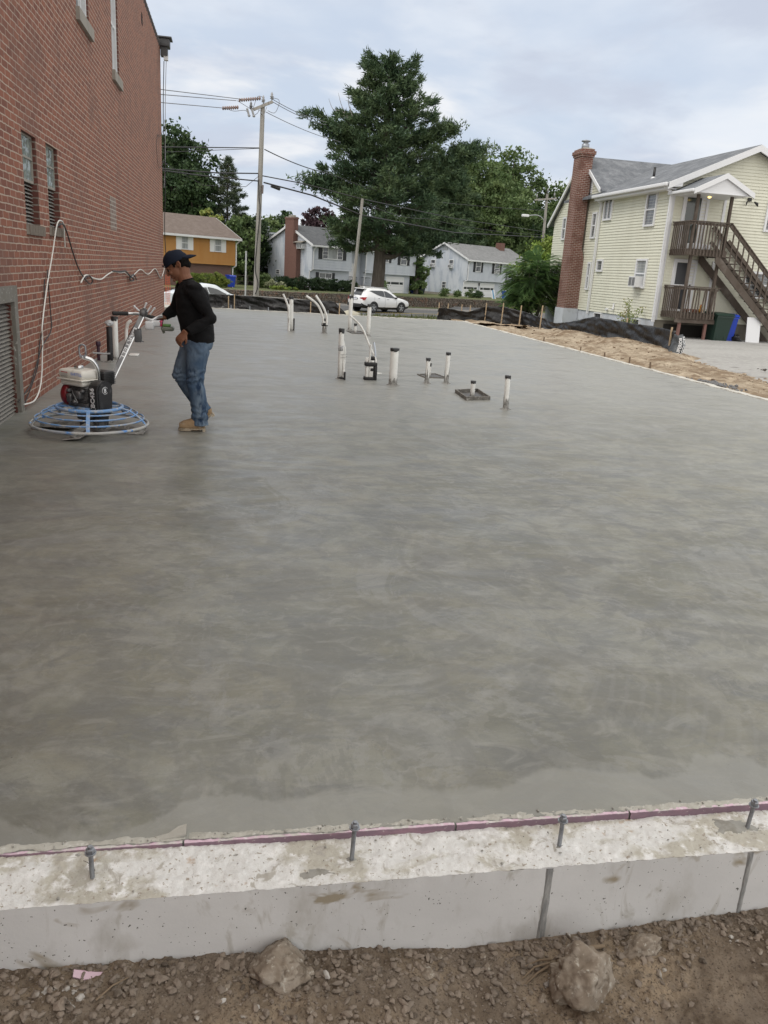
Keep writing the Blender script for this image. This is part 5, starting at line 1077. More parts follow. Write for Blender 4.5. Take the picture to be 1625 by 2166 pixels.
# shirt
sh = MB()
sh.tube([V(-.412, 7.56, 1.325), V(-.405, 7.56, 1.285), V(-.395, 7.56, 1.23), ch+Vector((.01, 0, .02)), V(-.355, 7.555, 1.03), V(-.325, 7.55, .92), V(-.312, 7.55, .84), V(-.308, 7.55, .79)],
        [(.060, .066), (.085, .13), (.118, .165), (.138, .178), (.145, .172), (.148, .168), (.138, .165), (.134, .163)], 28, side=(1, 0, .12))
sh.ell(V(-.325, 7.56, 1.16), (.11, .15, .13), 0, 18, 12)
for a, b_, c, k in ((sN, eN, wN, 1), (sF, eF, wF, 1)):
    sh.tube([nk.lerp(a, .45)+Vector((0, 0, -.02)), a, a.lerp(b_, .5), b_, b_.lerp(c, .5), c.lerp(b_, -.03)], [.075, .073, .064, .056, .051, .040], 18); sh.ell(a, (.075, .07, .07), 0, 14, 10); sh.ell(b_, (.057, .055, .055), 0, 12, 8)
def fold(c, n_):
    z = c.z; return .005*fbm(c.x*9, c.y*9, z*14)+.007*math.sin(z*62+c.x*25+6*fbm(c.x*6, c.y*6, z*5))*max(0, fbm(c.x*4+3, c.y*4, z*4)+.25)
fuse('shirt', sh, .007, SHIRT, pr, 4, fold)
cl = MB(); cl.tube([V(-.418, 7.56, 1.328)+Vector((.060*math.cos(a)*.95, .066*math.sin(a), .016*math.cos(a))) for a in lin(0, 6.283, 25)[:-1]], .006, 7, 0, closed=True); cl.build('collar', SHIRT, pr)
# jeans
jn = MB()
jn.tube([V(-.31, 7.55, .86), V(-.315, 7.55, .80), V(-.318, 7.55, .74)], [(.122, .155), (.130, .160), (.115, .155)], 24, side=(1, 0, .1))
jn.tube([hN+Vector((.005, .02, 0)), hN.lerp(kN, .25), hN.lerp(kN, .6), kN, kN.lerp(aN, .25)+Vector((.01, 0, 0)), kN.lerp(aN, .6)+Vector((.012, 0, 0)), aN+Vector((.004, 0, .01)), aN+Vector((.004, 0, -.03))], [(.112, .092), (.108, .09), (.090, .08), (.077, .072), (.076, .072), (.074, .068), (.072, .066), (.074, .068)], 22, side=(1, 0, 0))
jn.tube([hF+Vector((.0, -.02, 0)), hF.lerp(kF, .25), hF.lerp(kF, .6), kF, kF.lerp(aF, .3)+Vector((.005, 0, 0)), kF.lerp(aF, .65), aF+Vector((.0, 0, .01)), aF+Vector((.02, 0, -.03))], [(.108, .092), (.104, .088), (.090, .08), (.076, .07), (.074, .066), (.069, .062), (.066, .06), (.064, .06)], 22, side=(1, 0, 0))
def jfold(c, n_):
    z = c.z; k = math.exp(-((z-.47)/.09)**2)+1.2*math.exp(-((z-.13)/.09)**2)+.7*math.exp(-((z-.74)/.06)**2)
    return .004*fbm(c.x*10, c.y*10, z*9)+.0085*k*math.sin(z*85+7*fbm(c.x*7, c.y*7, z*4))*(.4+.8*abs(fbm(c.x*8, c.y*8+2, z*3)))
fuse('jeans', jn, .0065, JEAN, pr, 2, jfold, .45)
# boots
def boot(an, pitch, name='boot'):
    Rm = Matrix.Rotation(pitch, 3, 'Y'); f = lambda x, y, z: an+Rm@Vector((x, y, z))
    m_ = MB(); m_.tube([f(.012, 0, .05), f(.012, 0, .0), f(.0, 0, -.035)], [.050, .056, .062], 16)
    m_.tube([f(.055, 0, -.045), f(.03, 0, -.038), f(-.03, 0, -.040), f(-.085, 0, -.050), f(-.135, 0, -.055), f(-.175, 0, -.060)], [(.030, .036), (.056, .046), (.064, .049), (.054, .052), (.044, .052), (.026, .040)], 18, side=(0, 0, 1))
    b_ = fuse(name, m_, .005, BOOT, pr, 3)
    s_ = MB(); prof = [(-.186, .0), (-.178, .022), (-.155, .039), (-.12, .046), (-.07, .044), (-.02, .037), (.03, .037), (.052, .026), (.058, 0), (.052, -.026), (.03, -.037), (-.02, -.037), (-.07, -.044), (-.12, -.046), (-.155, -.039), (-.178, -.022)]
    s_.prism([f(x, y, -.090) for x, y in prof], Rm@Vector((0, 0, .016))); s_.prism([f(x, y*.97, -.106) for x, y in prof if x > .0], Rm@Vector((0, 0, .017))); s_.prism([f(x, y*.97, -.102) for x, y in prof if x < -.05], Rm@Vector((0, 0, .013))); s_.build('sole', SOLE, b_)
    l_ = MB()
    for k in range(4): x = -.055-.02*k; zt = -.004-.009*k; l_.tube([f(x, -.026, zt-.012), f(x-.002, 0, zt), f(x, .026, zt-.012)], .003, 6)
    l_.build('laces', M('brown_lace', (.14, .09, .05), .8), b_)
    return b_
boot(V(-.31, 7.455, .107), 0.)
boot(V(-.278, 7.69, .168), R_(-32))
# ================================================================== HOUSES
def shingle(name, c, c2): return M(name, c, .9, layers=((2.5, 5, .42, .64, c2, (1, 1, 1)), (14, 4, .52, .68, tuple(x*.72 for x in c), (.7, 2.2, 2.2))), bumps=((26, .5, .02, (.6, 2, 2)),))
ROOFG = shingle('grey_shingles', (.12, .13, .147), (.20, .212, .23)); ROOFD = shingle('charcoal_shingles', (.075, .08, .088), (.105, .112, .12)); ROOFB = shingle('brown_shingles', (.135, .105, .09), (.17, .135, .118)); ROOFL = shingle('weathered_grey_shingles', (.17, .175, .18), (.23, .235, .24))
SIDY = M('pale_yellow_siding', (.67, .668, .56), .55, layers=((1.1, 4, .45, .7, (.62, .615, .51), (1, 1, .4)), (6, 4, .6, .75, (.53, .53, .44), (2, 2, .3))))
SIDLIT = M('grey_siding_lit', (.55, .585, .64), .6, layers=((1.5, 4, .45, .7, (.35, .40, .48), (1, 1, .4)),))  # siding of the gable sides, their brighter light put into the colour
SIDSHADE = M('grey_siding_shaded', (.49, .525, .58), .6, layers=((1.5, 4, .45, .7, (.42, .455, .52), (1, 1, .4)),))  # same siding on the house fronts, toned down for their shade
SIDO = M('ochre_siding', (.42, .21, .06), .65, layers=((1.5, 4, .45, .7, (.40, .185, .045), (1, 1, .4)),))
TRIM = M('house_white_trim', (.70, .71, .73), .5)
SHUT = M('black_shutter', (.014, .016, .02), .6); SHUTW = M('white_shutter', (.72, .73, .74), .6)
BRH = M('house_brown_brick', (.16, .075, .055), .9, brick=('XZY', .21, .072, .012, (.115, .055, .045), (.22, .17, .15), .01))
BRC = M('chimney_brick', (.175, .066, .048), .9, brick=('XZY', .21, .072, .011, (.14, .05, .036), (.36, .30, .26), .01), layers=((1.5, 4, .5, .7, (.13, .06, .045), I3),))
BRC2 = M('smooth_chimney_brick', (.17, .082, .066), .9, brick=('XZY', .21, .072, .011, (.14, .066, .055), (.19, .12, .10), .01))
FDNW = M('painted_white_foundation', (.52, .55, .60), .85, layers=((2.5, 5, .5, .7, (.42, .44, .47), I3),)); FDNT = M('stained_tan_foundation', (.20, .185, .15), .9, layers=((1.6, 5, .45, .68, (.12, .11, .09), (1, 1, .5)),))
FF = lambda u, z, n: Vector((u, -n, z))
FL = lambda w, z, n: Vector((-n, w, z))
def fbox(mb, f, u0, u1, z0, z1, n0, n1, mi=0): mb.box((u0, n0, z0), (u1, n1, z1), mi, fn=lambda v: f(v.x, v.z, v.y))
def siding(mb, f, u0, u1, z0, z1, c, pr_=.02, gable=None, mi=0, n=0.):
    z = z0
    def lim(zz):
        if not gable or zz <= gable[3]: return u0, u1
        uL, uR, up, zl, zp = gable[:5]; zr = gable[5] if len(gable) > 5 else zl
        a = uL if zz <= zl else uL+(up-uL)*(zz-zl)/(zp-zl); b = uR if zz <= zr else uR+(up-uR)*(zz-zr)/(zp-zr); return max(u0, a), min(u1, b)
    zt = gable[4] if gable else z1
    while z < zt-.03:
        h = min(c, zt-z); a, b = lim(z); a2, b2 = lim(z+h-.001)
        if b-a > .05:
            if b2 < a2: a2 = b2 = (a2+b2)/2
            mb.add([f(a, z, n+pr_), f(b, z, n+pr_), f(b2, z+h, n+.002), f(a2, z+h, n+.002)], [(0, 1, 2, 3)], mi); mb.add([f(a, z, n), f(b, z, n), f(b, z, n+pr_), f(a, z, n+pr_)], [(0, 1, 2, 3)], mi)
        z += c
def window(par, f, u0, u1, z0, z1, n=.02, fr=.07, cols=1, rows=2, pane=None, shut=None, sw=.35, ac=False, mu=.025, name='window', trim=None):
    m = MB(); d = .06
    fbox(m, f, u0, u0+fr, z0, z1, n-.02, n+d); fbox(m, f, u1-fr, u1, z0, z1, n-.02, n+d); fbox(m, f, u0+fr, u1-fr, z1-fr, z1, n-.02, n+d); fbox(m, f, u0+fr, u1-fr, z0, z0+fr, n-.02, n+d+.02)
    for k in range(1, rows): z = z0+(z1-z0)*k/rows; fbox(m, f, u0+fr, u1-fr, z-mu, z+mu, n-.01, n+d-.015)
    for k in range(1, cols): u = u0+(u1-u0)*k/cols; fbox(m, f, u-mu, u+mu, z0+fr, z1-fr, n-.01, n+d-.012)
    w = m.build(name, trim or TRIM, par); g = MB(); fbox(g, f, u0+fr*.5, u1-fr*.5, z0+fr*.5, z1-fr*.5, n-.015, n+.01); g.build('pane', pane or WINT, w)
    if shut:
        for a in (u0-sw-.02, u1+.02): s = MB(); fbox(s, f, a, a+sw, z0-.02, z1+.02, n-.02, n+.045); s.build('shutter', shut, w)
    if ac:
        s = MB(); um = (u0+u1)/2; fbox(s, f, um-.27, um+.27, z0+.04, z0+.42, n+.02, n+.34)
        for k in range(2): fbox(s, f, um-.24+.26*k, um-.02+.26*k, z0+.08, z0+.38, n+.34, n+.345, 1)
        s.build('air_conditioner', [TRIM, M('ac_grille', (.16, .165, .17), .6)], w)
    return w
def roofpr(par, pts, d, th, mat, name='roof'):
    """pts: outline of the roof's cross-section top line (list of Vectors), extruded along d"""
    m = MB(); up = Vector((0, 0, th)); P = [Vector(p) for p in pts]; m.prism(P+[p-up for p in P[::-1]], d); return m.build(name, mat, par)
def rake(par, pts, d, h, name='rake_trim', mat=None):
    m = MB(); P = [Vector(p) for p in pts]
    for a, b in zip(P[:-1], P[1:]): m.prism([a, b, b-Vector((0, 0, h)), a-Vector((0, 0, h))], d)
    return m.build(name, mat or TRIM, par)
def pipeline(par, pts, r=.045, name='downspout', mat=None):
    m = MB()
    for a, b in zip(pts[:-1], pts[1:]): m.bar(a, b, r*2, r*1.6, up=(0, 1, 0) if abs((Vector(b)-Vector(a)).z) > .1 else (0, 0, 1))
    return m.build(name, mat or TRIM, par)
def garage_door(par, u0, u1, z0, z1, n):
    m = MB(); fbox(m, FF, u0, u1, z0, z1, n, n+.04)
    for k in range(1, 4): z = z0+(z1-z0)*k/4; fbox(m, FF, u0+.02, u1-.02, z-.012, z+.012, n+.04, n+.046, 1)
    fbox(m, FF, u0-.12, u0, z0, z1+.12, n, n+.07); fbox(m, FF, u1, u1+.12, z0, z1+.12, n, n+.07); fbox(m, FF, u0, u1, z1, z1+.12, n, n+.07); g = m.build('garage_door', [TRIM, M('door_groove', (.42, .43, .45), .7)], par)
    W_ = u1-u0; zt = z0+(z1-z0)*.60
    for a, b in ((.02, .22), (.26, .74), (.78, .98)): s = MB(); fbox(s, FF, u0+W_*a, u0+W_*b, zt, zt+(z1-z0)*.14, n+.041, n+.05); s.build('door_pane', GLASS, g)
    return g
HD = R_(33)
# ---- pale blue-grey raised ranch in the middle -----------------------
h1 = thing('grey_house', 'pale blue-grey raised ranch house with brick end chimney behind the big pine', 'house', (8.1, 90, 0), HD)
m = MB(); m.prism([(0, 0, 1.3), (0, 8, 1.3), (0, 8, 4), (0, 4, 5.7), (0, 0, 4)], (5.6, 0, 0)); m.prism([(7.7, 0, 1.3), (7.7, 8, 1.3), (7.7, 8, 4), (7.7, 4, 5.7), (7.7, 0, 4)], (8., 0, 0)); m.box((0, .4, -1.2), (5.6, 8, 1.3)); m.box((7.7, .4, -1.2), (15.2, 8, 1.3)); m.box((5.6, .9, -1.2), (7.7, 8, 3.95))
siding(m, FF, 0, 5.6, 1.3, 3.95, .27); siding(m, FF, 7.7, 15.7, 1.25, 3.95, .27); siding(m, FF, 5.6, 7.7, -.9, 3.9, .27, n=-.9); siding(m, FF, 0, 5.6, -.9, 1.28, .27, n=-.4); siding(m, FF, 7.7, 15.2, -.9, 1.22, .27, n=-.4)
m.build('front_siding', SIDSHADE, h1)
m = MB(); m.box((.02, .42, -1.2), (.3, 7.98, 1.3)); siding(m, FL, 0, 8, 1.2, 4, .27, gable=(0, 8, 4, 4.0, 5.7)); siding(m, FL, .4, 8, -.9, 1.2, .27); m.build('gable_siding', SIDLIT, h1)
roofpr(h1, [(-.3, -.45, 3.85), (-.3, 4, 5.85), (-.3, 8.4, 3.95)], (16.3, 0, 0), .12, ROOFD); rake(h1, [(-.34, -.45, 3.84), (-.34, 4, 5.84), (-.34, 8.4, 3.94)], (.07, 0, 0), .24)
m = MB(); m.box((-.3, -.52, 3.62), (16, -.42, 3.8)); m.box((-.3, -.46, 3.6), (16, .02, 3.66)); m.build('eave_gutter', TRIM, h1)
m = MB(); m.prism([(.08, 8, 1.1), (.08, 11.2, 1.1), (.08, 11.2, 4.0), (.08, 8, 5.0)], (6, 0, 0)); m.box((.08, 10.2, -1.2), (6.5, 11.2, 1.1)); siding(m, lambda w, z, n: Vector((.08-n, w, z)), 8, 11.2, 1.15, 4.0, .27, gable=(4.2, 11.2, 4.2, 5.6, 5.6, 4.0)); m.build('rear_wing', SIDLIT, h1)
m = MB(); m.box((.9, 8.0, -1.2), (6.5, 10.2, 1.1)); m.build('carport_opening', M('dark_opening', (.012, .013, .014), .9), h1)
roofpr(h1, [(-.12, 8.0, 4.78), (-.12, 11.6, 3.95)], (6.5, 0, 0), .12, ROOFD, 'rear_roof'); rake(h1, [(-.16, 8.0, 4.77), (-.16, 11.6, 3.94)], (.06, 0, 0), .22)
m = MB(); m.box((-.62, 2.0, -1.2), (.0, 4.1, 3.2)); m.prism([(-.62, 2.0, 3.2), (0, 2.0, 3.2), (0, 2.55, 3.8), (-.62, 2.55, 3.8)], (0, 0, .001)); m.prism([(-.62, 2.0, 3.2), (-.62, 2.6, 3.8), (-.62, 4.1, 3.8), (-.62, 4.1, 3.2)], (.62, 0, 0)); m.box((-.62, 2.6, 3.8), (.0, 4.1, 6.5)); m.box((-.68, 2.54, 6.35), (.06, 4.16, 6.5))
c = m.build('chimney', BRC2, h1); m = MB(); m.box((-.6, 2.6, 6.5), (0, 4.1, 6.58)); m.bbox((-.5, 2.9, 6.58), (-.1, 3.7, 6.75), .02); m.build('chimney_cap', SILLST, c)
window(h1, FF, 1.35, 4.2, 2.44, 3.68, rows=1, pane=CURT, shut=SHUT, sw=.5, mu=.0)
m = MB()
for a in (2.1, 3.42): fbox(m, FF, a-.04, a+.04, 2.5, 3.62, .03, .085)
for a, b in ((1.42, 2.06), (3.46, 4.13)): fbox(m, FF, a, b, 2.85, 2.89, .03, .07); fbox(m, FF, a, b, 3.22, 3.26, .03, .07)
m.build('window_mullions', TRIM, h1); m = MB()
for a, b in ((1.42, 2.06), (3.46, 4.13)): fbox(m, FF, a, b, 2.5, 3.62, .031, .04)
m.build('side_panes', GLASS, h1)
fS = lambda u, z, n: Vector((u, .4-n, z))
window(h1, fS, 1.3, 3.1, .42, 1.02, cols=2, rows=1, shut=SHUT, sw=.4); window(h1, FF, 13.1, 14.15, 2.4, 3.72, rows=2, shut=SHUT, sw=.42); window(h1, FF, 10.3, 11.2, 2.55, 3.6, rows=2, shut=SHUT, sw=.4); window(h1, fS, 9.95, 10.95, .1, .98, rows=3)
garage_door(h1, 11.45, 14.15, -.95, .9, -.4)
m = MB(); m.box((6.0, .86, -.2), (6.9, .9, 2.2)); m.build('front_door', TRIM, h1)
m = MB(); m.box((5.6, -.9, -1.2), (7.8, .9, -.15)); m.build('front_steps', SILLST, h1)
m = MB()
for x in (5.7, 7.7):
    for k in range(8): m.box((x-.015, -.9+.2*k, -.15), (x+.015, -.87+.2*k, .75))
    m.box((x-.02, -.9, .72), (x+.02, .6, .77))
m.build('iron_railing', BLACK, h1)
pipeline(h1, [Vector((.15, -.5, 3.6)), Vector((.12, -.1, 3.2)), Vector((.1, -.08, 1.3)), Vector((-.1, .25, 1.05)), Vector((-.1, .35, -.9))]); pipeline(h1, [Vector((7.65, -.45, 3.6)), Vector((7.65, -.1, 3.2)), Vector((7.65, -.08, 1.3)), Vector((7.65, .3, -.9))])
window(h1, lambda w, z, n: Vector((.08-n, w, z)), 7.95+.1, 8.95, 2.2, 3.7, cols=2, rows=4, n=.03); window(h1, lambda w, z, n: Vector((.08-n, w, z)), 9.05, 9.9, 2.2, 3.7, cols=2, rows=4, n=.03)
window(h1, FL, 5.7, 6.45, .55, 1.05, rows=2, n=.03)
m = MB(); m.box((-.5, 1.25, 3.35), (0, 2.2, 3.85)); 
for k in range(3): m.box((-.505, 1.3+.3*k, 3.4), (-.5, 1.55+.3*k, 3.8), 1)
m.build('wall_air_conditioner', [TRIM, M('ac_grille', (.16, .165, .17), .6)], h1); m = MB(); m.prism([(-.7, 1.1, 3.95), (0, 1.1, 4.15), (0, 2.5, 4.15), (-.7, 2.5, 3.95)], (0, 0, .03)); m.build('small_awning', SILLST, h1)
# ---- light grey house with two garage doors --------------------------
h2 = thing('garage_house', 'light grey two-storey house with two white garage doors, right of the big pine', 'house', (28.11, 100, 0), HD)
m = MB(); m.prism([(0, 0, 1.1), (0, 7.9, 1.1), (0, 7.9, 3.7), (0, 3.95, 5.45), (0, 0, 3.7)], (7.5, 0, 0)); m.box((0, .5, -1.2), (7.4, 7.9, 1.1)); m.prism([(7.5, .8, -1.2), (7.5, 7.9, -1.2), (7.5, 7.9, 3.7), (7.5, 3.95, 5.45), (7.5, .8, 3.7)], (5, 0, 0))
siding(m, FF, 0, 7.5, 1.1, 3.68, .12); siding(m, FF, 7.5, 12.5, -.9, 3.66, .12, n=-.8); siding(m, FF, 0, 7.4, -.9, 1.08, .12, n=-.5); m.build('front_siding', SIDSHADE, h2)
m = MB(); siding(m, FL, 0, 7.9, 1.1, 3.7, .12, gable=(0, 7.9, 3.95, 3.7, 5.4)); siding(m, FL, .5, 7.9, -.55, 1.1, .12); m.build('gable_siding', SIDLIT, h2)
m = MB(); m.box((-.005, .52, -1.2), (.3, 7.9, -.56)); m.build('foundation', SILLST, h2)
roofpr(h2, [(-.3, -.4, 3.62), (-.3, 3.95, 5.55), (-.3, 8.3, 3.62)], (13, 0, 0), .12, ROOFL); rake(h2, [(-.34, -.4, 3.61), (-.34, 3.95, 5.54), (-.34, 8.3, 3.61)], (.07, 0, 0), .22)
m = MB(); m.box((-.3, -.48, 3.40), (12.7, -.38, 3.58)); m.box((-.3, -.42, 3.38), (12.7, .02, 3.44)); m.build('eave_gutter', TRIM, h2)
window(h2, FF, 1.45, 2.45, 2.2, 3.5, shut=SHUT, sw=.38); window(h2, FF, 5.1, 6.1, 2.15, 3.45, shut=SHUT, sw=.38, ac=True)
garage_door(h2, .1, 2.65, -.95, .78, -.5); garage_door(h2, 3.2, 5.9, -.95, .78, -.5)
window(h2, FL, 2.35, 3.1, 2.45, 3.5, n=.03, ac=True); window(h2, FL, 5.45, 6.25, 2.45, 3.4, n=.03, ac=True); window(h2, FL, 3.3, 4.05, 0, .82, n=.03); m = MB(); fbox(m, FL, 3.5, 4.4, 4.6, 5.2, .0, .05); m.build('gable_vent', M('grey_vent', (.3, .32, .34), .7), h2)
window(h2, lambda u, z, n: Vector((u, .8-n, z)), 8.0, 8.8, 2.3, 3.4, n=.03); window(h2, lambda u, z, n: Vector((u, .8-n, z)), 8.0, 8.9, .1, 1.9, n=.03)
pipeline(h2, [Vector((.1, -.45, 3.4)), Vector((.1, -.08, 3.1)), Vector((.1, -.08, 1.15)), Vector((-.1, .3, .9)), Vector((-.1, .42, -1))])
m = MB(); m.box((9.6, 3.0, 4.8), (10.5, 3.8, 6.1)); m.build('chimney', BRC2, h2)
m = MB(); m.lathe([(.05, 0), (.09, .1), (.08, .3), (.02, .34)], 8, 0, lambda v: v+Vector((2.93, .38, .55))); m.build('wall_lantern', BLACK, h2)
# ---- ochre house at the left ------------------------------------------
h0_ = thing('ochre_house', 'ochre-brown sided house with brown roof, white shutters and brick lower storey at the left', 'house', (.03, 80, 0), HD)
m = MB(); m.prism([(0, 0, 1.2), (0, 8, 1.2), (0, 8, 3.7), (0, 4, 5.35), (0, 0, 3.7)], (-16, 0, 0)); siding(m, FF, -16, 0, 1.2, 3.7, .27); m.build('upper_siding', SIDO, h0_)
m = MB(); m.box((-16, .35, -1.3), (-.2, 8, 1.2)); m.build('lower_brick', BRH, h0_)
roofpr(h0_, [(.35, -.5, 3.62), (.35, 4, 5.5), (.35, 8.5, 3.6)], (-17, 0, 0), .12, ROOFB)
m = MB(); m.box((-16.5, -.58, 3.42), (.38, -.48, 3.6)); m.box((-16.5, -.5, 3.40), (.38, .02, 3.46)); m.build('eave_gutter', TRIM, h0_); rake(h0_, [(.36, -.5, 3.6), (.36, 4, 5.48), (.36, 8.5, 3.58)], (.06, 0, 0), .2)
for a in (-5.65, -2.25, -9.6, -13.): window(h0_, FF, a, a+.75, 2.32, 3.45, pane=CURT, shut=SHUTW, sw=.45)
pipeline(h0_, [Vector((.15, -.5, 3.4)), Vector((.05, -.08, 3.1)), Vector((.05, -.08, 1.2)), Vector((-.1, .25, 1.0)), Vector((-.1, .3, -1.1))])

# ================================================================== YELLOW HOUSE
YX, YY = 15.18, 28.21
yh = thing('yellow_house', 'pale yellow sided house with tall brick chimney and wooden outside stair', 'house', (YX, YY, 0))
m = MB(); m.prism([(0, 0, .43), (5.75, 0, .43), (5.75, 0, 5.2), (2.87, 0, 6.42), (0, 0, 5.2)], (0, 6, 0)); m.prism([(0, 5.9, .43), (0, 11, .43), (0, 11, 4.36), (0, 8.1, 6.75), (0, 5.9, 5.4)], (12, 0, 0)); m.box((5.75, .0, .43), (11.5, 8, 5.2))
siding(m, FF, 0, 5.75, .43, 5.2, .107, .026, gable=(0, 5.75, 2.87, 5.2, 6.42)); siding(m, FL, 0, 5.9, .43, 5.2, .107, .026); siding(m, FL, 5.9, 11, .43, 4.36, .107, .026, gable=(11, 5.9, 8.1, 4.36, 6.75, 5.4)) if False else None
def gl_side(mb):      # rear gable on the left face: eaves of different heights
    z = .43; c = .107
    while z < 6.7:
        def lim(zz): return (5.9 if zz < 5.4 else 5.9+2.2*(zz-5.4)/1.35), (11. if zz < 4.36 else 11-2.9*(zz-4.36)/2.39)
        a, b = lim(z); a2, b2 = lim(z+c)
        if b-a > .05:
            b2 = max(a2, b2); mb.add([FL(a, z, .026), FL(b, z, .026), FL(b2, z+c, .002), FL(a2, z+c, .002)], [(0, 1, 2, 3)]); mb.add([FL(a, z, 0), FL(b, z, 0), FL(b, z, .026), FL(a, z, .026)], [(0, 1, 2, 3)])
        z += c
gl_side(m); siding(m, FF, 5.75, 11.5, .43, 5.2, .107, .026); m.build('clapboard_walls', SIDY, yh)
m = MB(); m.box((.03, -.0, -.6), (11.4, .3, .43)); m.build('rear_foundation', FDNT, yh); m = MB(); m.box((.02, .02, -.6), (.3, 11, .43)); m.build('painted_foundation', FDNW, yh)
m = MB(); m.box((.4, -.02, -.5), (2.4, -.0, .3)); m.build('under_deck_shade', M('under_deck_shade_tone', (.03, .028, .024), .9), yh)  # thin dark sheet standing in for the shade under the lower deck
# roofs
rf = roofpr(yh, [(-.38, -.34, 5.10), (2.87, -.34, 6.56), (6.1, -.34, 5.10)], (0, 9.5, 0), .1, ROOFG, 'front_roof')
roofpr(yh, [(-.2, 5.55, 5.28), (-.2, 8.1, 6.9), (-.2, 11.35, 4.2)], (12.5, 0, 0), .1, ROOFG, 'rear_roof')
roofpr(yh, [(5.4, -.3, 5.1), (5.4, 4, 6.8), (5.4, 9, 5.2)], (6.5, 0, 0), .1, ROOFG, 'side_roof')
rake(yh, [(-.40, -.37, 5.09), (2.87, -.37, 6.55), (6.12, -.37, 5.09)], (0, .06, 0), .22); rake(yh, [(-.24, 5.75, 5.39), (-.24, 8.1, 6.89), (-.24, 11.35, 4.19)], (.06, 0, 0), .16)
m = MB(); m.prism([(-.40, -.36, 5.08), (.12, -.36, 5.30), (.12, -.36, 4.98), (-.40, -.36, 4.93)], (0, .34, 0)); m.box((-.36, -.2, 4.88), (.0, 5.85, 4.93)); m.box((-.36, -.36, 4.93), (-.33, 5.85, 5.04)); m.build('soffit', TRIM, yh)
m = MB(); m.bbox((-.5, -.3, 4.97), (-.39, 5.9, 5.09), .02); m.build('gutter', TRIM, yh)
m = MB(); m.box((-.04, -.04, .43), (.09, 0, 4.95)); m.box((-.04, 0, .43), (0, .09, 4.95)); m.build('corner_board', TRIM, yh)
for a_, b_ in (((-.035, 5.84, .43), (0, 5.95, 4.95)), ((2.0, -.04, 2.95), (2.1, -.0, 4.85)), ((1.95, -.04, .9), (2.05, -.0, 2.6))): m = MB(); m.box(a_, b_); m.build('corner_board', TRIM, yh)
pipeline(yh, [Vector((-.40, -.1, 4.98)), Vector((-.10, -.1, 4.75)), Vector((-.08, -.08, .35))], .05); pipeline(yh, [Vector((-.42, 5.7, 4.98)), Vector((-.08, 5.75, 4.8)), Vector((-.07, 5.78, .3))], .045)
m = MB(); m.lathe([(.05, 0), (.05, .5)], 10, 0, lambda v: v+Vector((.9, 3.4, 5.55))); m.build('vent_pipe', BLACK, yh); m = MB(); m.lathe([(.16, 0), (.06, .08)], 10, 0, lambda v: v+Vector((.9, 3.4, 5.62))); m.build('vent_flashing', TRIM, yh)
# windows, left face (w = y)
window(yh, FL, 4.7, 5.5, 4.1, 4.95, cols=2, rows=1, n=.015); window(yh, FL, 1.0, 1.82, 3.72, 4.92, n=.015); window(yh, FL, 4.9, 5.5, 2.06, 2.56, rows=1, n=.015); window(yh, FL, 1.05, 1.92, 1.5, 2.57, n=.015, ac=True, pane=CURT)
window(yh, FL, 6.08, 6.55, 3.42, 4.49, n=.015); window(yh, FL, 6.08, 6.4, 1.29, 2.45, n=.015); window(yh, FL, 9.4, 9.85, 3.44, 4.46, n=.015)
window(yh, FL, 4.4, 5.15, .12, .41, rows=1, n=.0, fr=.05, pane=GLASS); window(yh, FL, 1.0, 1.6, .1, .39, rows=1, n=.0, fr=.05, pane=GLASS)
m = MB(); fbox(m, FL, 7.0, 7.35, 5.3, 5.95, .0, .03)
for k in range(8): fbox(m, FL, 7.02, 7.33, 5.33+.075*k, 5.36+.075*k, .03, .045)
m.build('gable_vent', TRIM, yh)
m = MB(); m.tube([FL(3.35, .85, .05), FL(3.35, .62, .05), FL(3.35, .6, .12)], .04, 8); m.build('wall_vent', TRIM, yh); m = MB(); m.tube([FL(3.9, .58, .0), FL(3.9, .58, .12)], .06, 8); m.build('wall_vent', TRIM, yh)
# right (camera-facing) face: doors and windows
window(yh, FF, 3.72, 4.6, 3.74, 4.8, n=.015, fr=.08); window(yh, FF, 6.5, 7.4, 3.7, 4.8, n=.015, fr=.08); window(yh, FF, 3.3, 4.7, 1.4, 2.35, n=.015, fr=.08, cols=1, rows=2); window(yh, FF, 6.3, 7.3, 1.4, 2.4, n=.015, fr=.08)
def door(z0, z1, x0, x1, name, storm):
    m = MB(); fbox(m, FF, x0, x0+.09, z0, z1, 0, .05); fbox(m, FF, x1-.09, x1, z0, z1, 0, .05); fbox(m, FF, x0+.09, x1-.09, z1-.09, z1, 0, .05); fbox(m, FF, x0+.09, x1-.09, z0, z1-.09, 0, .02); 
    fbox(m, FF, x0+.09, x0+.14, z0, z1-.09, .02, .04); fbox(m, FF, x1-.3, x1-.25, z0, z1-.09, .02, .045); fbox(m, FF, x0+.14, x1-.3, z0+.9, z0+.94, .02, .04)
    d = m.build(name, TRIM, yh); m = MB(); fbox(m, FF, x0+.14, x1-.3, z0+.08, z1-.12, .021, .028); m.build('door_screen', storm, d); m = MB(); fbox(m, FF, x1-.2, x1-.16, z0+.9, z0+.96, .02, .06); m.build('door_handle', BLACK, d)
door(2.9, 4.88, .42, 1.42, 'upper_door', M('upper_door_glass', (.035, .045, .04), .1, spec=.8)); door(.78, 2.6, .42, 1.36, 'lower_door', M('lower_door_screen', (.02, .022, .028), .3))
m = MB(); m.box((2.9, -.10, 4.72), (3.02, 0, 4.84))
for s, a in ((-1, 2.86), (1, 3.12)): m.lathe([(.03, 0), (.07, .16), (.075, .17)], 12, 0, lambda v, s=s, a=a: Vector((a+s*v.z*.6, -.12-v.z*.5+v.x*.4, 4.70+v.y-v.z*.5+v.x*.3)))
m.build('floodlight', BLACK, yh)
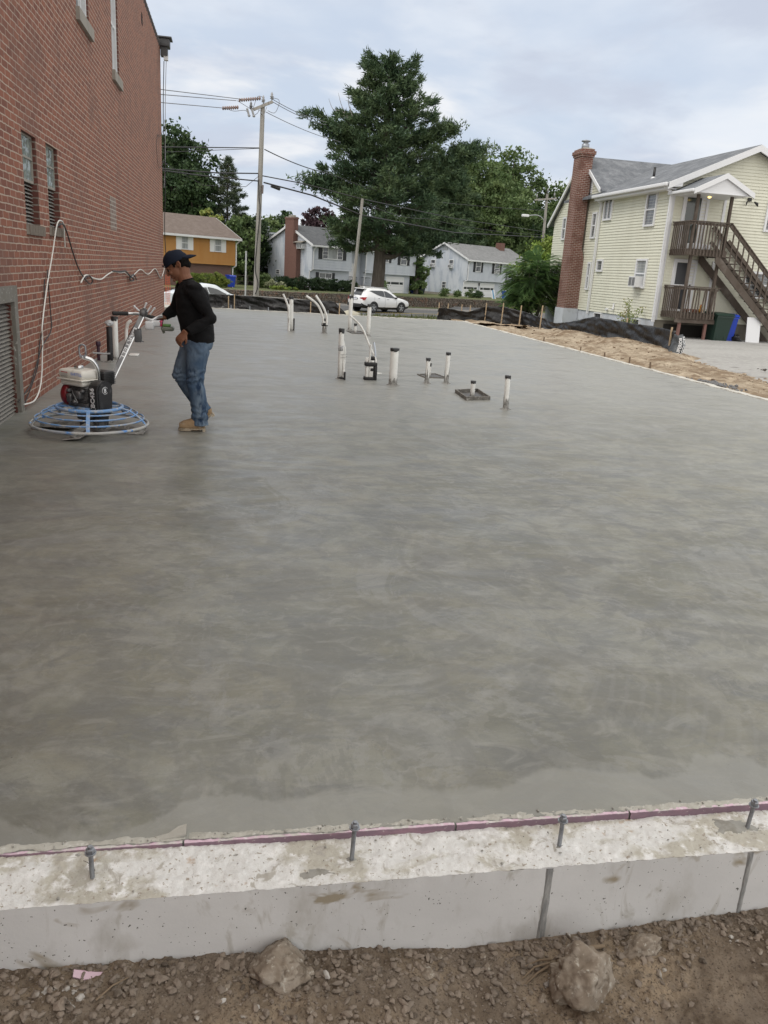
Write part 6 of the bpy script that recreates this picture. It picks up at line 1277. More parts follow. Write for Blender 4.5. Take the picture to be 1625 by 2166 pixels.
# chimney
ch_ = MB(); ch_.box((-.66, 7.0, .45), (.0, 7.9, 2.45)); ch_.prism([(-.66, 7.0, 2.45), (0, 7.0, 2.45), (-.12, 7.0, 2.95), (-.66, 7.0, 2.95)], (0, .9, 0)); ch_.box((-.66, 7.1, 2.95), (-.12, 7.9, 6.75)); ch_.box((-.70, 7.05, 6.75), (-.08, 7.94, 6.84)); ch_.box((-.74, 7.01, 6.84), (-.04, 7.98, 6.98)); ch_.box((-.68, 7.06, 6.98), (-.1, 7.92, 7.06))
cc = ch_.build('chimney', BRC, yh); m = MB(); m.box((-.70, 6.96, -.6), (0, 7.94, .45)); m.build('chimney_base', FDNW, yh)
m = MB(); m.lathe([(.16, 7.06), (.16, 7.28), (.11, 7.3), (.11, 7.36), (.19, 7.38), (.19, 7.42), (.02, 7.46)], 16, 0, lambda v: v+Vector((-.39, 7.45, 0))); m.build('flue_cap', STEEL, cc); m = MB(); m.prism([(-.68, 7.06, 7.06), (-.1, 7.06, 7.06), (-.25, 7.3, 7.14), (-.5, 7.3, 7.14)], (0, .6, 0)); m.build('mortar_crown', SILLST, cc)
# porch roof
rfp = roofpr(yh, [(-.12, -1.66, 4.80), (.97, -1.66, 5.34), (2.06, -1.66, 4.80)], (0, 1.66, 0), .06, ROOFG, 'porch_roof')
rake(yh, [(-.14, -1.69, 4.80), (.97, -1.69, 5.35), (2.08, -1.69, 4.80)], (0, .05, 0), .17, 'porch_fascia'); m = MB(); m.bbox((-.22, -1.66, 4.70), (-.12, 0, 4.80), .02); m.build('porch_gutter', TRIM, yh)
m = MB(); m.prism([(-.08, -1.6, 4.70), (.97, -1.6, 5.2), (2.0, -1.6, 4.70)], (0, .03, 0)); m.prism([(-.1, -1.64, 4.69), (2.02, -1.64, 4.69), (2.02, 0, 4.69), (-.1, 0, 4.69)], (0, 0, .02)); m.build('porch_ceiling', TRIM, yh)
m = MB(); m.ell((1.0, -.7, 4.67), (.06, .06, .035)); m.build('porch_lamp', M('warm_lamp', (.9, .75, .3), .5, emit=((1., .72, .25), 2.2)), yh)
# decks
def deck(z, x0, x1, y0, railh, name, tilt=False):
    d = MB(); n = 9
    for k in range(n): a = y0+(0-y0)*k/n; d.box((x0, a+.006, z-.035), (x1, a+(0-y0)/n-.006, z))
    d.box((x0-.01, y0-.03, z-.22), (x1+.01, y0, z-.03)); d.box((x0-.03, y0, z-.22), (x0, 0, z-.03)); d.box((x1, y0, z-.22), (x1+.03, 0, z-.03)); dd = d.build(name, WOOD, yh)
    r = MB(); rt = z+railh
    r.box((x0-.05, y0-.08, rt-.035), (x1+.05, y0+.04, rt)); r.box((x0-.06, y0+.04, rt-.035), (x0+.05, 0, rt)); r.box((x0-.02, y0-.045, rt-.13), (x1, y0-.01, rt-.045)); r.box((x0-.04, y0, rt-.13), (x0-.01, 0, rt-.045)); r.build('top_rail', WOOD, dd)
    x = x0+.06; k = 0
    while x < x1-.03:
        b = MB(); t_ = (.05*math.sin(k*2.3) if tilt else 0); b.bar(Vector((x+t_, y0-.065, rt-.05)), Vector((x, y0-.065, z-.2)), .038, .038, up=(0, 1, 0)); b.build('baluster', WOOD, dd); x += .125; k += 1
    y = y0+.06
    while y < -.04: b = MB(); b.box((x0-.075, y-.019, z-.2), (x0-.04, y+.019, rt-.05)); b.build('baluster', WOOD, dd); y += .125
    return dd
deck(2.92, .22, 1.68, -1.2, .92, 'upper_deck'); deck(.78, .25, 1.62, -1.2, .90, 'lower_deck', True)
for (x, y, a, b, mt) in ((.34, -1.13, 2.9, 4.75, WOOD), (1.60, -1.13, 2.9, 4.75, WOOD), (.45, -1.05, .8, 2.72, WOOD), (1.52, -1.05, .8, 2.72, WOOD), (.38, -1.13, -.3, .58, M('red_brown_post', (.17, .085, .07), .7)), (1.40, -1.13, -.3, .58, M('red_brown_post', (.17, .085, .07), .7))):
    m = MB(); m.box((x-.045, y-.045, a), (x+.045, y+.045, b)); m.build('deck_post', mt, yh)
m = MB(); m.box((.2, -1.2, .42), (1.7, -1.06, .56)); m.build('deck_beam', WOOD, yh)
# stair
sx0, sz0, sx1 = 1.30, 2.86, 4.85; sl = -.885
for y in (-1.24, -.2):
    m = MB(); zz = lambda x: sz0+(x-sx0)*sl; m.prism([(sx0, y, zz(sx0)), (sx1, y, zz(sx1)), (sx1, y, zz(sx1)-.28), (sx0, y, zz(sx0)-.34)], (0, .045, 0)); m.build('stair_stringer', WOOD, yh)
for k in range(13):
    x = 1.72+.235*k; m = MB(); m.box((x, -1.19, 2.72-.208*k-.02), (x+.25, -.2, 2.72-.208*k+.015)); m.build('stair_tread', WOOD, yh)
for y, nm in ((-1.26, 'near'), (-.16, 'far')):
    m = MB(); f0 = Vector((1.66, y, 3.76)); f1 = f0+Vector((3.1, 0, 3.1*sl)); m.bar(f0, f1, .045, .13); m.bar(f0+Vector((0, 0, -.50)), f1+Vector((0, 0, -.50)), .04, .11); m.bar(f0+Vector((0, 0, .075)), f1+Vector((0, 0, .075)), .11, .03); m.build('stair_rail', WOOD, yh)
    if y < -1:
        for k in range(13):
            x = 1.8+.235*k; m = MB(); zt = 3.76+(x-1.66)*sl; m.box((x-.019, y-.06, zt-1.16), (x+.019, y-.022, zt+.03)); m.build('stair_baluster', WOOD, yh)
m = MB(); m.box((4.7, -1.3, -.3), (4.79, -1.2, 1.1)); m.build('newel_post', WOOD, yh)
m = MB(); m.bbox((.50, -1.0, 2.93), (.98, -.55, 3.12), .02); m.bbox((1.0, -1.02, 2.93), (1.22, -.7, 3.10), .02); o = m.build('deck_boxes', TRIM, loc=(YX, YY, 0)); tag(o, 'white low box standing on the upper deck', 'box')
m = MB(); m.lathe([(.05, 0), (.075, .02), (.07, .12), (.04, .17), (.06, .2), (.05, .26), (.01, .29)], 10); o = m.build('yellow_figurine', M('mottled_yellow', (.55, .30, .06), .6, layers=((20, 2, .5, .6, (.35, .07, .03), I3),)), loc=(YX+1.2, YY-1.0, .79)); tag(o, 'small yellow-orange ornament on the lower deck', 'ornament')
m = MB()
for k, x in enumerate((.5, .68, .86, 1.02)): m.lathe([(.05, 0), (.075, .11), (.08, .12)], 10, 0, lambda v, x=x: v+Vector((x, -1.02, 0)))
o = m.build('flower_pots', M('terracotta', (.30, .12, .08), .8), loc=(YX, YY, .785)); tag(o, 'row of reddish pots along the front of the lower deck', 'pots')

# bins etc ----------------------------------------------------------------
def bin_(x, y, z, rz, s, mat, label, group=None, w=.58, h=1.0):
    t = thing('wheeled_bin', label, 'wheeled bin', (x, y, z), rz, group); m = MB()
    a, b = w*.40*s, w*.5*s; H2 = h*.9*s
    lo = [(-a, -a*.95), (a, -a*.95), (a, a*1.05), (-a, a*1.05)]; hi = [(-b, -b*1.15), (b, -b*1.15), (b, b*1.1), (-b, b*1.1)]
    m.add([(p[0], p[1], .04*s) for p in lo]+[(p[0], p[1], H2) for p in hi], [(0, 3, 2, 1), (4, 5, 6, 7), (0, 1, 5, 4), (1, 2, 6, 5), (2, 3, 7, 6), (3, 0, 4, 7)])
    m.box((-b*1.06, -b*1.24, H2-.07*s), (b*1.06, b*1.16, H2-.02*s)); m.box((-a*.4, -a*1.14, h*.42*s), (a*.4, -a*1.02, h*.47*s)); m.box((-a*.62, -a*1.06, .1*s), (-a*.5, -a*.95, h*.4*s)); m.box((a*.5, -a*1.06, .1*s), (a*.62, -a*.95, h*.4*s)); m.build('bin_body', mat, t)
    m = MB(); m.prism([(-b*1.1, -b*1.3, H2), (-b*1.1, b*1.2, H2+.03*s), (-b*1.1, b*1.1, H2+.10*s), (-b*1.1, -b*.9, H2+.07*s)], (b*2.2, 0, 0)); m.tube([Vector((-b, b*1.3, H2+.02*s)), Vector((b, b*1.3, H2+.02*s))], .02*s, 8); m.build('lid', mat, t)
    for sx in (-1, 1): m = MB(); m.lathe([(.11*s, -.025), (.12*s, -.02), (.12*s, .02), (.11*s, .025)], 14, 0, lambda v: Vector((sx*(a+.02)+v.z, a*1.05+v.x, .11*s+v.y))); m.build('wheel', RUBBER, t)
    return t
bin_(17.18, 27.25, -.18, .06, 1., GREENBIN, 'dark green wheeled bin standing under the outside stair', w=.68, h=1.03)
bin_(17.68, 27.45, -.18, -.1, 1., BLUEBIN, 'bright blue wheeled bin beside the dark green bin under the outside stair', w=.50, h=1.0)
m = MB(); m.bm(rock_bm(.21, 5.5, 4, .5, .8), 0, True, lambda v: v*(1+.06*mnoise.noise(v*22))+Vector((0, 0, .12))); o = m.build('rubbish_bag', M('shiny_black_bag', (.02, .02, .022), .25, bumps=((18, 1., .04, I3),)), loc=(18.0, 27.3, -.17)); tag(o, 'crumpled black bag on the ground between the blue bin and the white board', 'bag')
m = MB(); m.box((-.27, -.01, 0), (.27, .01, .92)); o = m.build('white_board', TRIM, loc=(18.47, 26.95, -.17)); o.rotation_euler = (R_(-9), 0, 0); tag(o, 'plain white board leaning at the foot of the outside stair', 'board')
zt = lambda x, y: -.78
bin_(-.36, 78.2, -.72, HD, 1.1, BLUEBIN, 'blue wheeled bin beside the ochre house')
p = onz(875, 621.5, -.85); bin_(p.x, p.y, -.85, HD, 1.1, BLUEBIN, 'blue wheeled bin between the two grey houses'); p = onz(885, 622, -.85); bin_(p.x+.2, p.y-.2, -.85, HD, 1.1, M('dark_teal_bin', (.02, .032, .036), .45), 'dark wheeled bin right of the blue one between the two grey houses', w=.75)
p = ony(1069, 634, 96); bin_(p.x, 96, -.95, HD, 1.15, BLUEBIN, 'blue wheeled bin by the garage doors, half behind the bush'); 
m = MB()
for k, c in enumerate(((0, TRIM), (.16, 1), (.3, TRIM))): m.box((.3*k-.12, .05*k, 0), (.3*k+.10, .05*k+.03, 1.15), k % 2)
p = ony(1043, 632, 97); o = m.build('leaning_panels', [TRIM, M('light_blue_panel', (.12, .3, .5), .6)], loc=(p.x, 97, -.95)); o.rotation_euler = (R_(-12), R_(-8), HD); tag(o, 'white and blue panels leaning on the right garage door', 'panels')

# ================================================================== SILT FENCES
FAB = M('black_silt_fabric', (.012, .012, .013), .34, layers=((2.5, 5, .60, .78, (.034, .031, .027), (1, 1, .6)),), bumps=((2.2, 1., .12, (1, 1, .5)), (5, .3, .02, (1, 1, .3))))
def silt(P, label, amp=.05, n=160, m_=16, endroll=False):
    """P: (x, y, zbase, ztop)"""
    t = thing('silt_fence', label, 'silt fence', (P[0][0], P[0][1], 0)); o3 = Vector((P[0][0], P[0][1], 0)); Ls = [0]
    for a, b in zip(P[:-1], P[1:]): Ls.append(Ls[-1]+math.hypot(b[0]-a[0], b[1]-a[1]))
    def at(s):
        for i in range(len(P)-1):
            if s <= Ls[i+1] or i == len(P)-2: f = (s-Ls[i])/(Ls[i+1]-Ls[i]); f = min(1, f); return [P[i][k]*(1-f)+P[i+1][k]*f for k in range(4)]
    vs = []
    for i in range(n+1):
        s = Ls[-1]*i/n; x, y, zb, zt_ = at(s); a = at(max(0, s-.1)); b = at(min(Ls[-1], s+.1)); tx, ty = b[0]-a[0], b[1]-a[1]; l_ = math.hypot(tx, ty) or 1; nx, ny = ty/l_, -tx/l_
        for j in range(m_+1):
            f = j/m_; z = zb+(zt_-zb)*f+.012*fbm(s*3, f*2); bulge = amp*(fbm(s*.9, f*1.2, 1)*1.6+.9*mnoise.noise(Vector((s*2.6+f*2.5, f*3.4, 2)))+.5*mnoise.noise(Vector((s*5+f*5, f*6, 3))))+.05*(1-f)**2+.02*math.sin(f*9+s*4)*(1-f)
            vs.append((x+nx*bulge-o3.x, y+ny*bulge-o3.y, z))
    me = bpy.data.meshes.new('fabric'); me.from_pydata(vs, [], [(i*(m_+1)+j, (i+1)*(m_+1)+j, (i+1)*(m_+1)+j+1, i*(m_+1)+j+1) for i in range(n) for j in range(m_)]); me.materials.append(FAB); me.polygons.foreach_set('use_smooth', [True]*len(me.polygons))
    o = bpy.data.objects.new('fabric', me); COL.objects.link(o); o.parent = t; sl_ = o.modifiers.new('t', 'SOLIDIFY'); sl_.thickness = .004; return t, at, Ls
def stake(par, x, y, z0, z1, org, lean=0.):
    m = MB(); m.bar(Vector((x-org[0], y-org[1], z0)), Vector((x-org[0]+lean, y-org[1], z1)), .035, .035, up=(0, 1, 0)); m.build('stake', STAKE, par)
L1 = [(-1.0, 28.75, -.1, .43), (.2, 28.72, -.1, .44), (1.0, 28.7, -.1, .43), (1.85, 28.6, -.1, .40), (2.6, 28.65, -.12, .42), (3.3, 28.7, -.12, .42), (3.42, 28.7, -.1, .40), (3.85, 28.9, -.1, .02)]
t, at, Ls = silt(L1, 'black silt fence sagging along the far left end of the slab', .05); 
for px, ty in ((657, 638), (718, 641), (496, 622)): d = ray(px, 655); y = 28.62; x = d[0]/d[1]*y; stake(t, x, y-.02, -.3, ony(px, ty, y).z, L1[0])
stake(t, -.2, 28.62, -.3, .4, L1[0])
L2 = [(7.55, 30.45, -.25, .33), (7.9, 30.9, -.22, .33), (8.9, 31.3, -.2, .20), (9.85, 31.6, -.2, .46), (10.5, 31.5, -.2, .47), (11.1, 31.1, -.25, .36), (11.35, 29.3, -.2, .20), (11.0, 27.2, -.15, .16), (10.8, 25.6, -.12, .30), (10.95, 24.2, -.10, .57), (11.0, 22.4, -.12, .55), (11.1, 20.6, -.12, .54), (11.0, 19.3, -.16, .52)]
t, at, Ls = silt(L2, 'black silt fence sagging along the sandy strip on the right', .055, 240)
L2b = [(7.6, 30.4), (8.6, 31.3), (9.5, 31.55), (10.1, 31.6), (10.9, 31.4), (11.4, 30.0), (11.35, 28.6), (11.25, 25.6), (11.15, 22.0), (11.05, 19.35)]
for (px, ty) in ((929, 640), (948, 642), (977, 644), (995, 646), (1029, 641), (1065, 641), (1103, 646), (1148, 646)): d = ray(px, 670); y = 31.5 if px < 1040 else (31.2 if px < 1080 else (29.6 if px < 1120 else 28.2)); x = d[0]/d[1]*y; q = ony(px, ty, y); stake(t, q.x, y+.05, -.4, q.z, L2[0], .03)
stake(t, 11.12, 22.2, -.4, .66, L2[0]); stake(t, 11.0, 19.45, -.4, .60, L2[0])
# crumpled roll end with printing
re_ = thing('fence_roll', 'crumpled dark grey end of the silt fence with white printing, by the parking surface', 'fence roll', (10.86, 18.95, -.13))
m = MB(); rows = []; n = 40; k_ = 26
for j in range(n):
    f = j/(n-1); z = .60*f; rr_ = .11+.05*math.sin(f*math.pi)+.05*(1-f)**3; cx_ = .12*f-.02+.05*math.sin(f*3.2); cy_ = .05*f
    for k in range(k_):
        w = 2*math.pi*k/k_; r = rr_*(1+.22*fbm(math.cos(w)*1.6, math.sin(w)*1.6, f*2.5)+.08*fbm(w*2.2, f*9, 1)); rows.append((cx_+r*math.cos(w)*.9, cy_+r*math.sin(w)*1.3, z*(.93+.05*math.cos(w*2))))
m.add(rows, [(j*k_+k, j*k_+(k+1) % k_, (j+1)*k_+(k+1) % k_, (j+1)*k_+k) for j in range(n-1) for k in range(k_)]+[list(range((n-1)*k_, n*k_))], 0, True); m.build('rolled_fabric', M('slate_film', (.06, .068, .075), .35, layers=((7, 4, .5, .65, (.03, .034, .038), I3),), bumps=((14, .8, .02, I3),)), re_)
def onroll(v, off, ang0):     # wrap text round the roll: text x runs upwards
    f = (v.x+.30)/.60; rr_ = .11+.05*math.sin(f*math.pi)+.05*(1-f)**3; cx_ = .12*f-.02+.05*math.sin(f*3.2); a = ang0-(v.y+off)/.15; r = rr_*1.09+.012
    return Vector((cx_+r*math.cos(a)*.9, .05*f+r*math.sin(a)*1.3, .60*f))
m = MB(); m.text('SUPERIOR', .098, lambda v: onroll(v, .045, R_(-92)), 0, bold=.002); m.text('PRODUCTS', .098, lambda v: onroll(v, -.05, R_(-92)), 0, bold=.002); m.build('roll_printing', LET, re_)
m = MB(); m.prism([(-.3, -.1, 0), (-.05, -.2, .02), (.2, -.12, .015), (.15, .1, .05), (-.15, .08, .06), (-.4, .02, .015)], (0, 0, .02)); m.build('trailing_flap', FAB, re_)

# orange barrier netting at the far left behind the worker
NET = M('orange_netting', (.62, .13, .05), .6); m = MB(); A = ony(352, 600, 40.); 
rr = random.Random(4)
for i in range(4): m.tube([Vector((.05*i+.012*math.sin(z*9+i), 0, z)) for z in lin(-.35, .95, 12)], .006, 4)
for j in range(22): z = -.34+.06*j; m.tube([Vector((0, 0, z)), Vector((.08, .02, z+.02*rr.random())), Vector((.155, 0, z-.01))], .006, 4)
o = m.build('barrier_netting', NET, loc=(ony(350.5, 625, 30.).x, 30., .0)); tag(o, 'strip of orange barrier netting just beyond the corner of the brick wall', 'netting')
# tan sandbag next to the left fence end
p = onz(725, 655, -.1); m = MB(); m.bm(rock_bm(.36, 3.9, 3, .3, .45), 0, True); o = m.build('sandbag', M('pale_sack', (.42, .40, .33), .85, bumps=((20, .7, .02, I3),)), loc=(4.35, 31.5, -.15)); tag(o, 'pale sandbag beside the end of the left silt fence', 'sandbag')
# ================================================================== VEHICLES
WPAINT = M('white_car_paint', (.74, .75, .76), .25, coat=.6); TYRE = M('tyre', (.018, .018, .019), .8); RIM = M('alloy_rim', (.42, .43, .44), .3, .8); CGL = M('dark_car_glass', (.02, .024, .028), .05, spec=.9); CLAD = M('black_cladding', (.02, .021, .023), .6); REDL = M('red_lamp', (.32, .012, .015), .2)
def car(name, label, cat, loc, rz, ST, wheels, R0, glass, paint, suv=True):
    t = thing(name, label, cat, loc, rz); K = 9
    def sec(x):
        for i in range(len(ST)-1):
            if x <= ST[i+1][0] or i == len(ST)-2:
                f = (x-ST[i][0])/(ST[i+1][0]-ST[i][0]); f = max(0, min(1, f)); g = f*f*(3-2*f)*.5+f*.5; return [a*(1-g)+b*g for a, b in zip(ST[i], ST[i+1])]
    def pts(x):
        _, w, zb, zl, zr, wr = sec(x); e = .04
        return [(0, zb), (w*.88, zb), (w*.97, zb+.16), (w, (zb+zl)/2+.05), (w*.985, zl-.10), (w*.955, zl), (wr+.02, zr-.09*min(1, max(.15, (zr-zl)/.5))), (wr*.86, zr-.012), (0, zr+.02)]
    X = lin(ST[0][0], ST[-1][0], 64); m = MB(); vs = []
    for x in X:
        p = pts(x); q = [(a, b) for a, b in p]+[(-a, b) for a, b in p[-2:0:-1]]
        vs += [Vector((x, a, b)) for a, b in q]
    nk_ = 16
    for i in range(len(X)-1):
        for k in range(nk_):
            mi = 1 if (k in (0, 1, 14, 15)) else 0
            s = i*nk_; m.v; 
            m.f.append([s+k, s+(k+1) % nk_, s+nk_+(k+1) % nk_, s+nk_+k]); m.m.append(mi); m.sm.append(True)
    m.v = [tuple(v) for v in vs]; m.f.append(list(range(nk_))); m.m.append(0); m.sm.append(False); m.f.append([(len(X)-1)*nk_+k for k in range(nk_)]); m.m.append(0); m.sm.append(False)
    body = m.build('car_body', [paint, CLAD if suv else paint], t)
    # side glass
    for s in (-1, 1):
        for (x0, x1, lo, hi, tap0, tap1) in glass['side']:
            g = MB(); n = 14; a = []; 
            for i in range(n+1):
                x = x0+(x1-x0)*i/n; p = pts(x); B = Vector((x, p[5][0], p[5][1])); T = Vector((x, p[6][0], p[6][1])); f = i/n; l_ = lo+(hi-lo)*tap0*(1-f)**2; h_ = hi-(hi-lo)*tap1*f**2
                for q in (l_, h_): v = B.lerp(T, q); a.append(Vector((v.x, (v.y+.012)*s, v.z)))
            g.add(a, [(2*i, 2*i+1, 2*i+3, 2*i+2) for i in range(n)], 0, True); g.build('side_window', CGL, t)
    for nm, (x0, x1, wf_) in (('rear_window', glass['rear']), ('windscreen', glass['front'])):
        g = MB(); a = []; n = 8
        for i in range(n+1):
            x = x0+(x1-x0)*i/n; p = pts(x)
            for f in (-1, -.5, 0, .5, 1):
                y = p[7][0]*f*wf_; z = p[8][1]+(p[7][1]-p[8][1])*abs(f)*wf_; a.append(Vector((x+(-.01 if nm[0] == 'r' else .01), y, z+.012)))
        g.add(a, [(i*5+k, i*5+k+1, (i+1)*5+k+1, (i+1)*5+k) for i in range(n) for k in range(4)], 0, True); g.build(nm, CGL, t)
    for wx in wheels:
        for s in (-1, 1):
            yy = sec(wx)[1]*s
            if True:
                a = MB(); n = 24; rin, ro = R0*1.0, R0*1.19; P = []
                for k in range(n+1):
                    w = math.pi*k/n*1.16-.25; P += [Vector((wx+rin*math.cos(w), yy+.008*s, R0+rin*math.sin(w))), Vector((wx+ro*math.cos(w), yy+.014*s, R0+ro*math.sin(w)))]
                a.add(P, [(2*k, 2*k+1, 2*k+3, 2*k+2) for k in range(n)]); disc = [Vector((wx+R0*1.06*math.cos(2*math.pi*k/24), yy+.004*s, R0*1.02+R0*1.06*math.sin(2*math.pi*k/24))) for k in range(24)]; a.add(disc, [list(range(24))]); a.build('wheel_arch', CLAD, t, fix=False)
            wv = MB(); F = lambda v, s=s, wx=wx, yy=yy: Vector((wx+v.x, yy+s*(v.z-.19), R0+v.y)); wv.lathe([(R0*.62, 0), (R0*.95, .01), (R0, .04), (R0, .18), (R0*.94, .215), (R0*.68, .215), (R0*.64, .17)], 30, 0, F); wl = wv.build('wheel', TYRE, t)
            r_ = MB(); r_.lathe([(R0*.66, .18), (R0*.64, .205), (R0*.60, .19)], 24, 0, F); r_.lathe([(R0*.16, .17), (R0*.15, .205), (.01, .21)], 12, 0, F)
            for k in range(5):
                w = 2*math.pi*k/5+.3; r_.bar(F(Vector((R0*.1*math.cos(w), R0*.1*math.sin(w), .19))), F(Vector((R0*.63*math.cos(w), R0*.63*math.sin(w), .195))), .03, R0*.17, up=(math.sin(w), 0, -math.cos(w)) if False else (-math.sin(w), 0, math.cos(w)))
            r_.build('rim', RIM, wl)
    for s in (-1, 1):
        p = pts(glass['mirror']); k = MB(); k.bbox((glass['mirror']-.02, p[5][0]*s-.02 if s > 0 else -p[5][0]-.17, p[5][1]+.01), (glass['mirror']+.1, p[5][0]+.17 if s > 0 else -p[5][0]+.02, p[5][1]+.13), .03); k.build('mirror', paint if not suv else CLAD, t)
        for hx in glass['handles']: p = pts(hx); k = MB(); k.bbox((hx-.09, p[4][0]*s-.01, p[4][1]+.03), (hx+.09, p[4][0]*s+.02*s+.01, p[4][1]+.06), .005) if s > 0 else k.bbox((hx-.09, -p[4][0]-.03, p[4][1]+.03), (hx+.09, -p[4][0]+.01, p[4][1]+.06), .005); k.build('door_handle', CHROME, t)
        for hx in glass['seams']:
            p = pts(hx); k = MB(); k.tube([Vector((hx, (a_+.003)*s, b_)) for a_, b_ in p[2:6]], .006, 4); k.build('door_seam', CLAD, t)
    return t, pts
suvST = [(0, .70, .50, .80, .86, .62), (.05, .84, .44, .93, 1.0, .66), (.14, .90, .38, 1.05, 1.12, .66), (.30, .93, .34, 1.10, 1.36, .62), (.52, .94, .30, 1.12, 1.62, .60), (.95, .94, .26, 1.10, 1.685, .62), (1.7, .94, .24, 1.06, 1.70, .63), (2.3, .94, .24, 1.02, 1.68, .62), (2.75, .94, .24, 1.0, 1.58, .61), (3.15, .94, .24, .99, 1.36, .62), (3.5, .935, .26, .985, 1.10, .70), (3.9, .93, .28, .95, 1.03, .72), (4.35, .90, .32, .86, .92, .68), (4.58, .82, .36, .74, .80, .62), (4.69, .68, .42, .60, .66, .52)]
g = dict(side=[(.72, 2.06, .12, .86, .95, 0.), (2.10, 3.22, .10, .86, 0., .80)], rear=(.17, .49, .80), front=(2.82, 3.46, .92), mirror=3.05, handles=(1.45, 2.35), seams=(2.08, 1.05, 3.2))
zs = terr(10, 56)+.02
pr_ = onz(790, 661.8, zs); pf = None
for a in np.linspace(0, 80, 400):
    q = pr_+Vector((math.cos(R_(a)), math.sin(R_(a)), 0))*2.72; c_ = (q-Vector((0, 0, EYE))); d_ = np.array([c_.x*AX+c_.y*AY+c_.z*AZ])[0]; px = CX+FPX*d_[0]/d_[2]
    if px < 848: pf = a; break
SH = R_(pf if pf else 35)
nl = Vector((-math.sin(SH), math.cos(SH), 0)); fw_ = Vector((math.cos(SH), math.sin(SH), 0)); orig = pr_-fw_*.98+nl*.93; orig.z = zs
suv, spt = car('suv', 'white suv seen from behind on the road beyond the slab', 'suv', orig, SH, suvST, (.98, 3.70), .365, g, WPAINT)
for s in (-1, 1):
    m = MB(); m.prism([Vector((.02, s*.42, 1.0)), Vector((.05, s*.80, 1.06)), Vector((.30, s*.95, 1.06)), Vector((.13, s*.93, .86)), Vector((.045, s*.78, .84))] , Vector((-.012, s*.012, 0))); m.build('tail_light', REDL, suv)
m = MB(); m.box((-.02, -.26, .86), (.03, .26, .99)); m.box((-.024, -.24, .87), (-.02, .24, .965), 1); m.box((-.026, -.24, .955), (-.021, .24, .975), 2); m.build('number_plate', [CLAD, TRIM, M('plate_blue', (.06, .14, .38), .4)], suv)
m = MB(); m.bbox((.28, -.56, 1.60), (.56, .56, 1.665), .02); m.build('roof_spoiler', WPAINT, suv); m = MB(); m.bbox((-.04, -.80, .42), (.12, .80, .60), .03); m.bbox((-.05, -.6, .36), (.0, .6, .42), .01); m.build('rear_bumper', CLAD, suv)
m = MB(); m.tube([Vector((.07, .30, 1.19)), Vector((.0, -.05, 1.16))], .012, 6); m.ell((-.015, 0, 1.09), (.01, .06, .04)); m.build('rear_wiper_and_emblem', CHROME, suv)
m = MB(); m.ell((.8, 0, 1.73), (.11, .03, .035)); m.build('roof_antenna', WPAINT, suv)
for s in (-1, 1): m = MB(); m.tube(catm([Vector((.9, s*.55, 1.70)), Vector((1.1, s*.56, 1.745)), Vector((2.2, s*.56, 1.735)), Vector((2.45, s*.55, 1.68))], 5), .016, 6); m.build('roof_rail', CHROME, suv)
sedST = [(0, .66, .36, .72, .88, .55), (.08, .80, .30, .82, .95, .60), (.4, .86, .24, .90, 1.02, .60), (.8, .88, .2, .92, 1.16, .56), (1.3, .89, .18, .92, 1.38, .54), (1.9, .89, .17, .91, 1.43, .55), (2.4, .89, .17, .89, 1.40, .55), (2.9, .89, .18, .88, 1.20, .58), (3.3, .885, .19, .87, .98, .68), (3.8, .87, .2, .80, .86, .66), (4.3, .80, .25, .68, .73, .58), (4.5, .62, .32, .52, .58, .45)]
g2 = dict(side=[(.85, 1.75, .14, .84, .9, 0), (1.80, 3.05, .12, .84, 0, .85)], rear=(.5, 1.15, .9), front=(2.5, 3.22, .92), mirror=2.85, handles=(1.5, 2.45), seams=(1.78, 2.95))
SA = R_(40); n_ = ony(522, 622, 45.); zc_ = -1.05
sed, _ = car('sedan', 'silver-white sedan half hidden behind the black silt fence and the worker', 'car', n_-Vector((math.cos(SA), math.sin(SA), 0))*4.5+Vector((-math.sin(SA), math.cos(SA), 0))*.5, SA, sedST, (.85, 3.55), .32, g2, M('silver_white_paint', (.62, .66, .70), .25, coat=.6), False); sed.location.z = zc_

# ================================================================== POLES AND WIRES
def polething(name, label, base, top, r0, r1, cat='utility pole'):
    t = thing(name, label, cat, base); b = Vector(top)-Vector(base); m = MB(); P = [b*f for f in lin(-.06, 1, 16)]; m.tube(P, [r0+(r1-r0)*f for f in lin(0, 1, 16)], 16); m.build('pole_shaft', POLEW, t); return t, b
INS = M('grey_insulator', (.30, .30, .31), .35); INSB = M('brown_insulator', (.24, .17, .15), .35)
b0 = ony(543, 627, 48.); b0.z = -.9; d_ = ony(556, 226, 48.); b0.x = ony(541, 640, 48.).x-.0; p1, up1 = polething('utility_pole', 'tall weathered utility pole with crossarm, left of the pine', b0, d_, .165, .115)
def loc1(px, py, Y=48.): return ony(px, py, Y)-b0
m = MB(); a = loc1(536, 233); c = loc1(577, 216); m.bar(a+Vector((0, -.15, 0)), c+Vector((0, -.15, 0)), .11, .14); m.build('crossarm', POLEW, p1)
m = MB(); m.bar(loc1(556, 243)+Vector((0, -.2, 0)), loc1(547, 232)+Vector((0, -.2, 0)), .03, .03); m.bar(loc1(558, 246)+Vector((0, -.2, 0)), loc1(564, 228)+Vector((0, -.2, 0)), .03, .03); m.build('arm_braces', STEEL, p1)
def insul(par, p, s=1., mat=INS, nm='insulator'): m = MB(); m.lathe([(.02*s, 0), (.02*s, .06*s), (.08*s, .07*s), (.04*s, .12*s), (.085*s, .14*s), (.04*s, .19*s), (.05*s, .24*s), (.015*s, .32*s)], 10, 0, lambda v: v+p+Vector((0, -.15, 0))); return m.build(nm, mat, par)
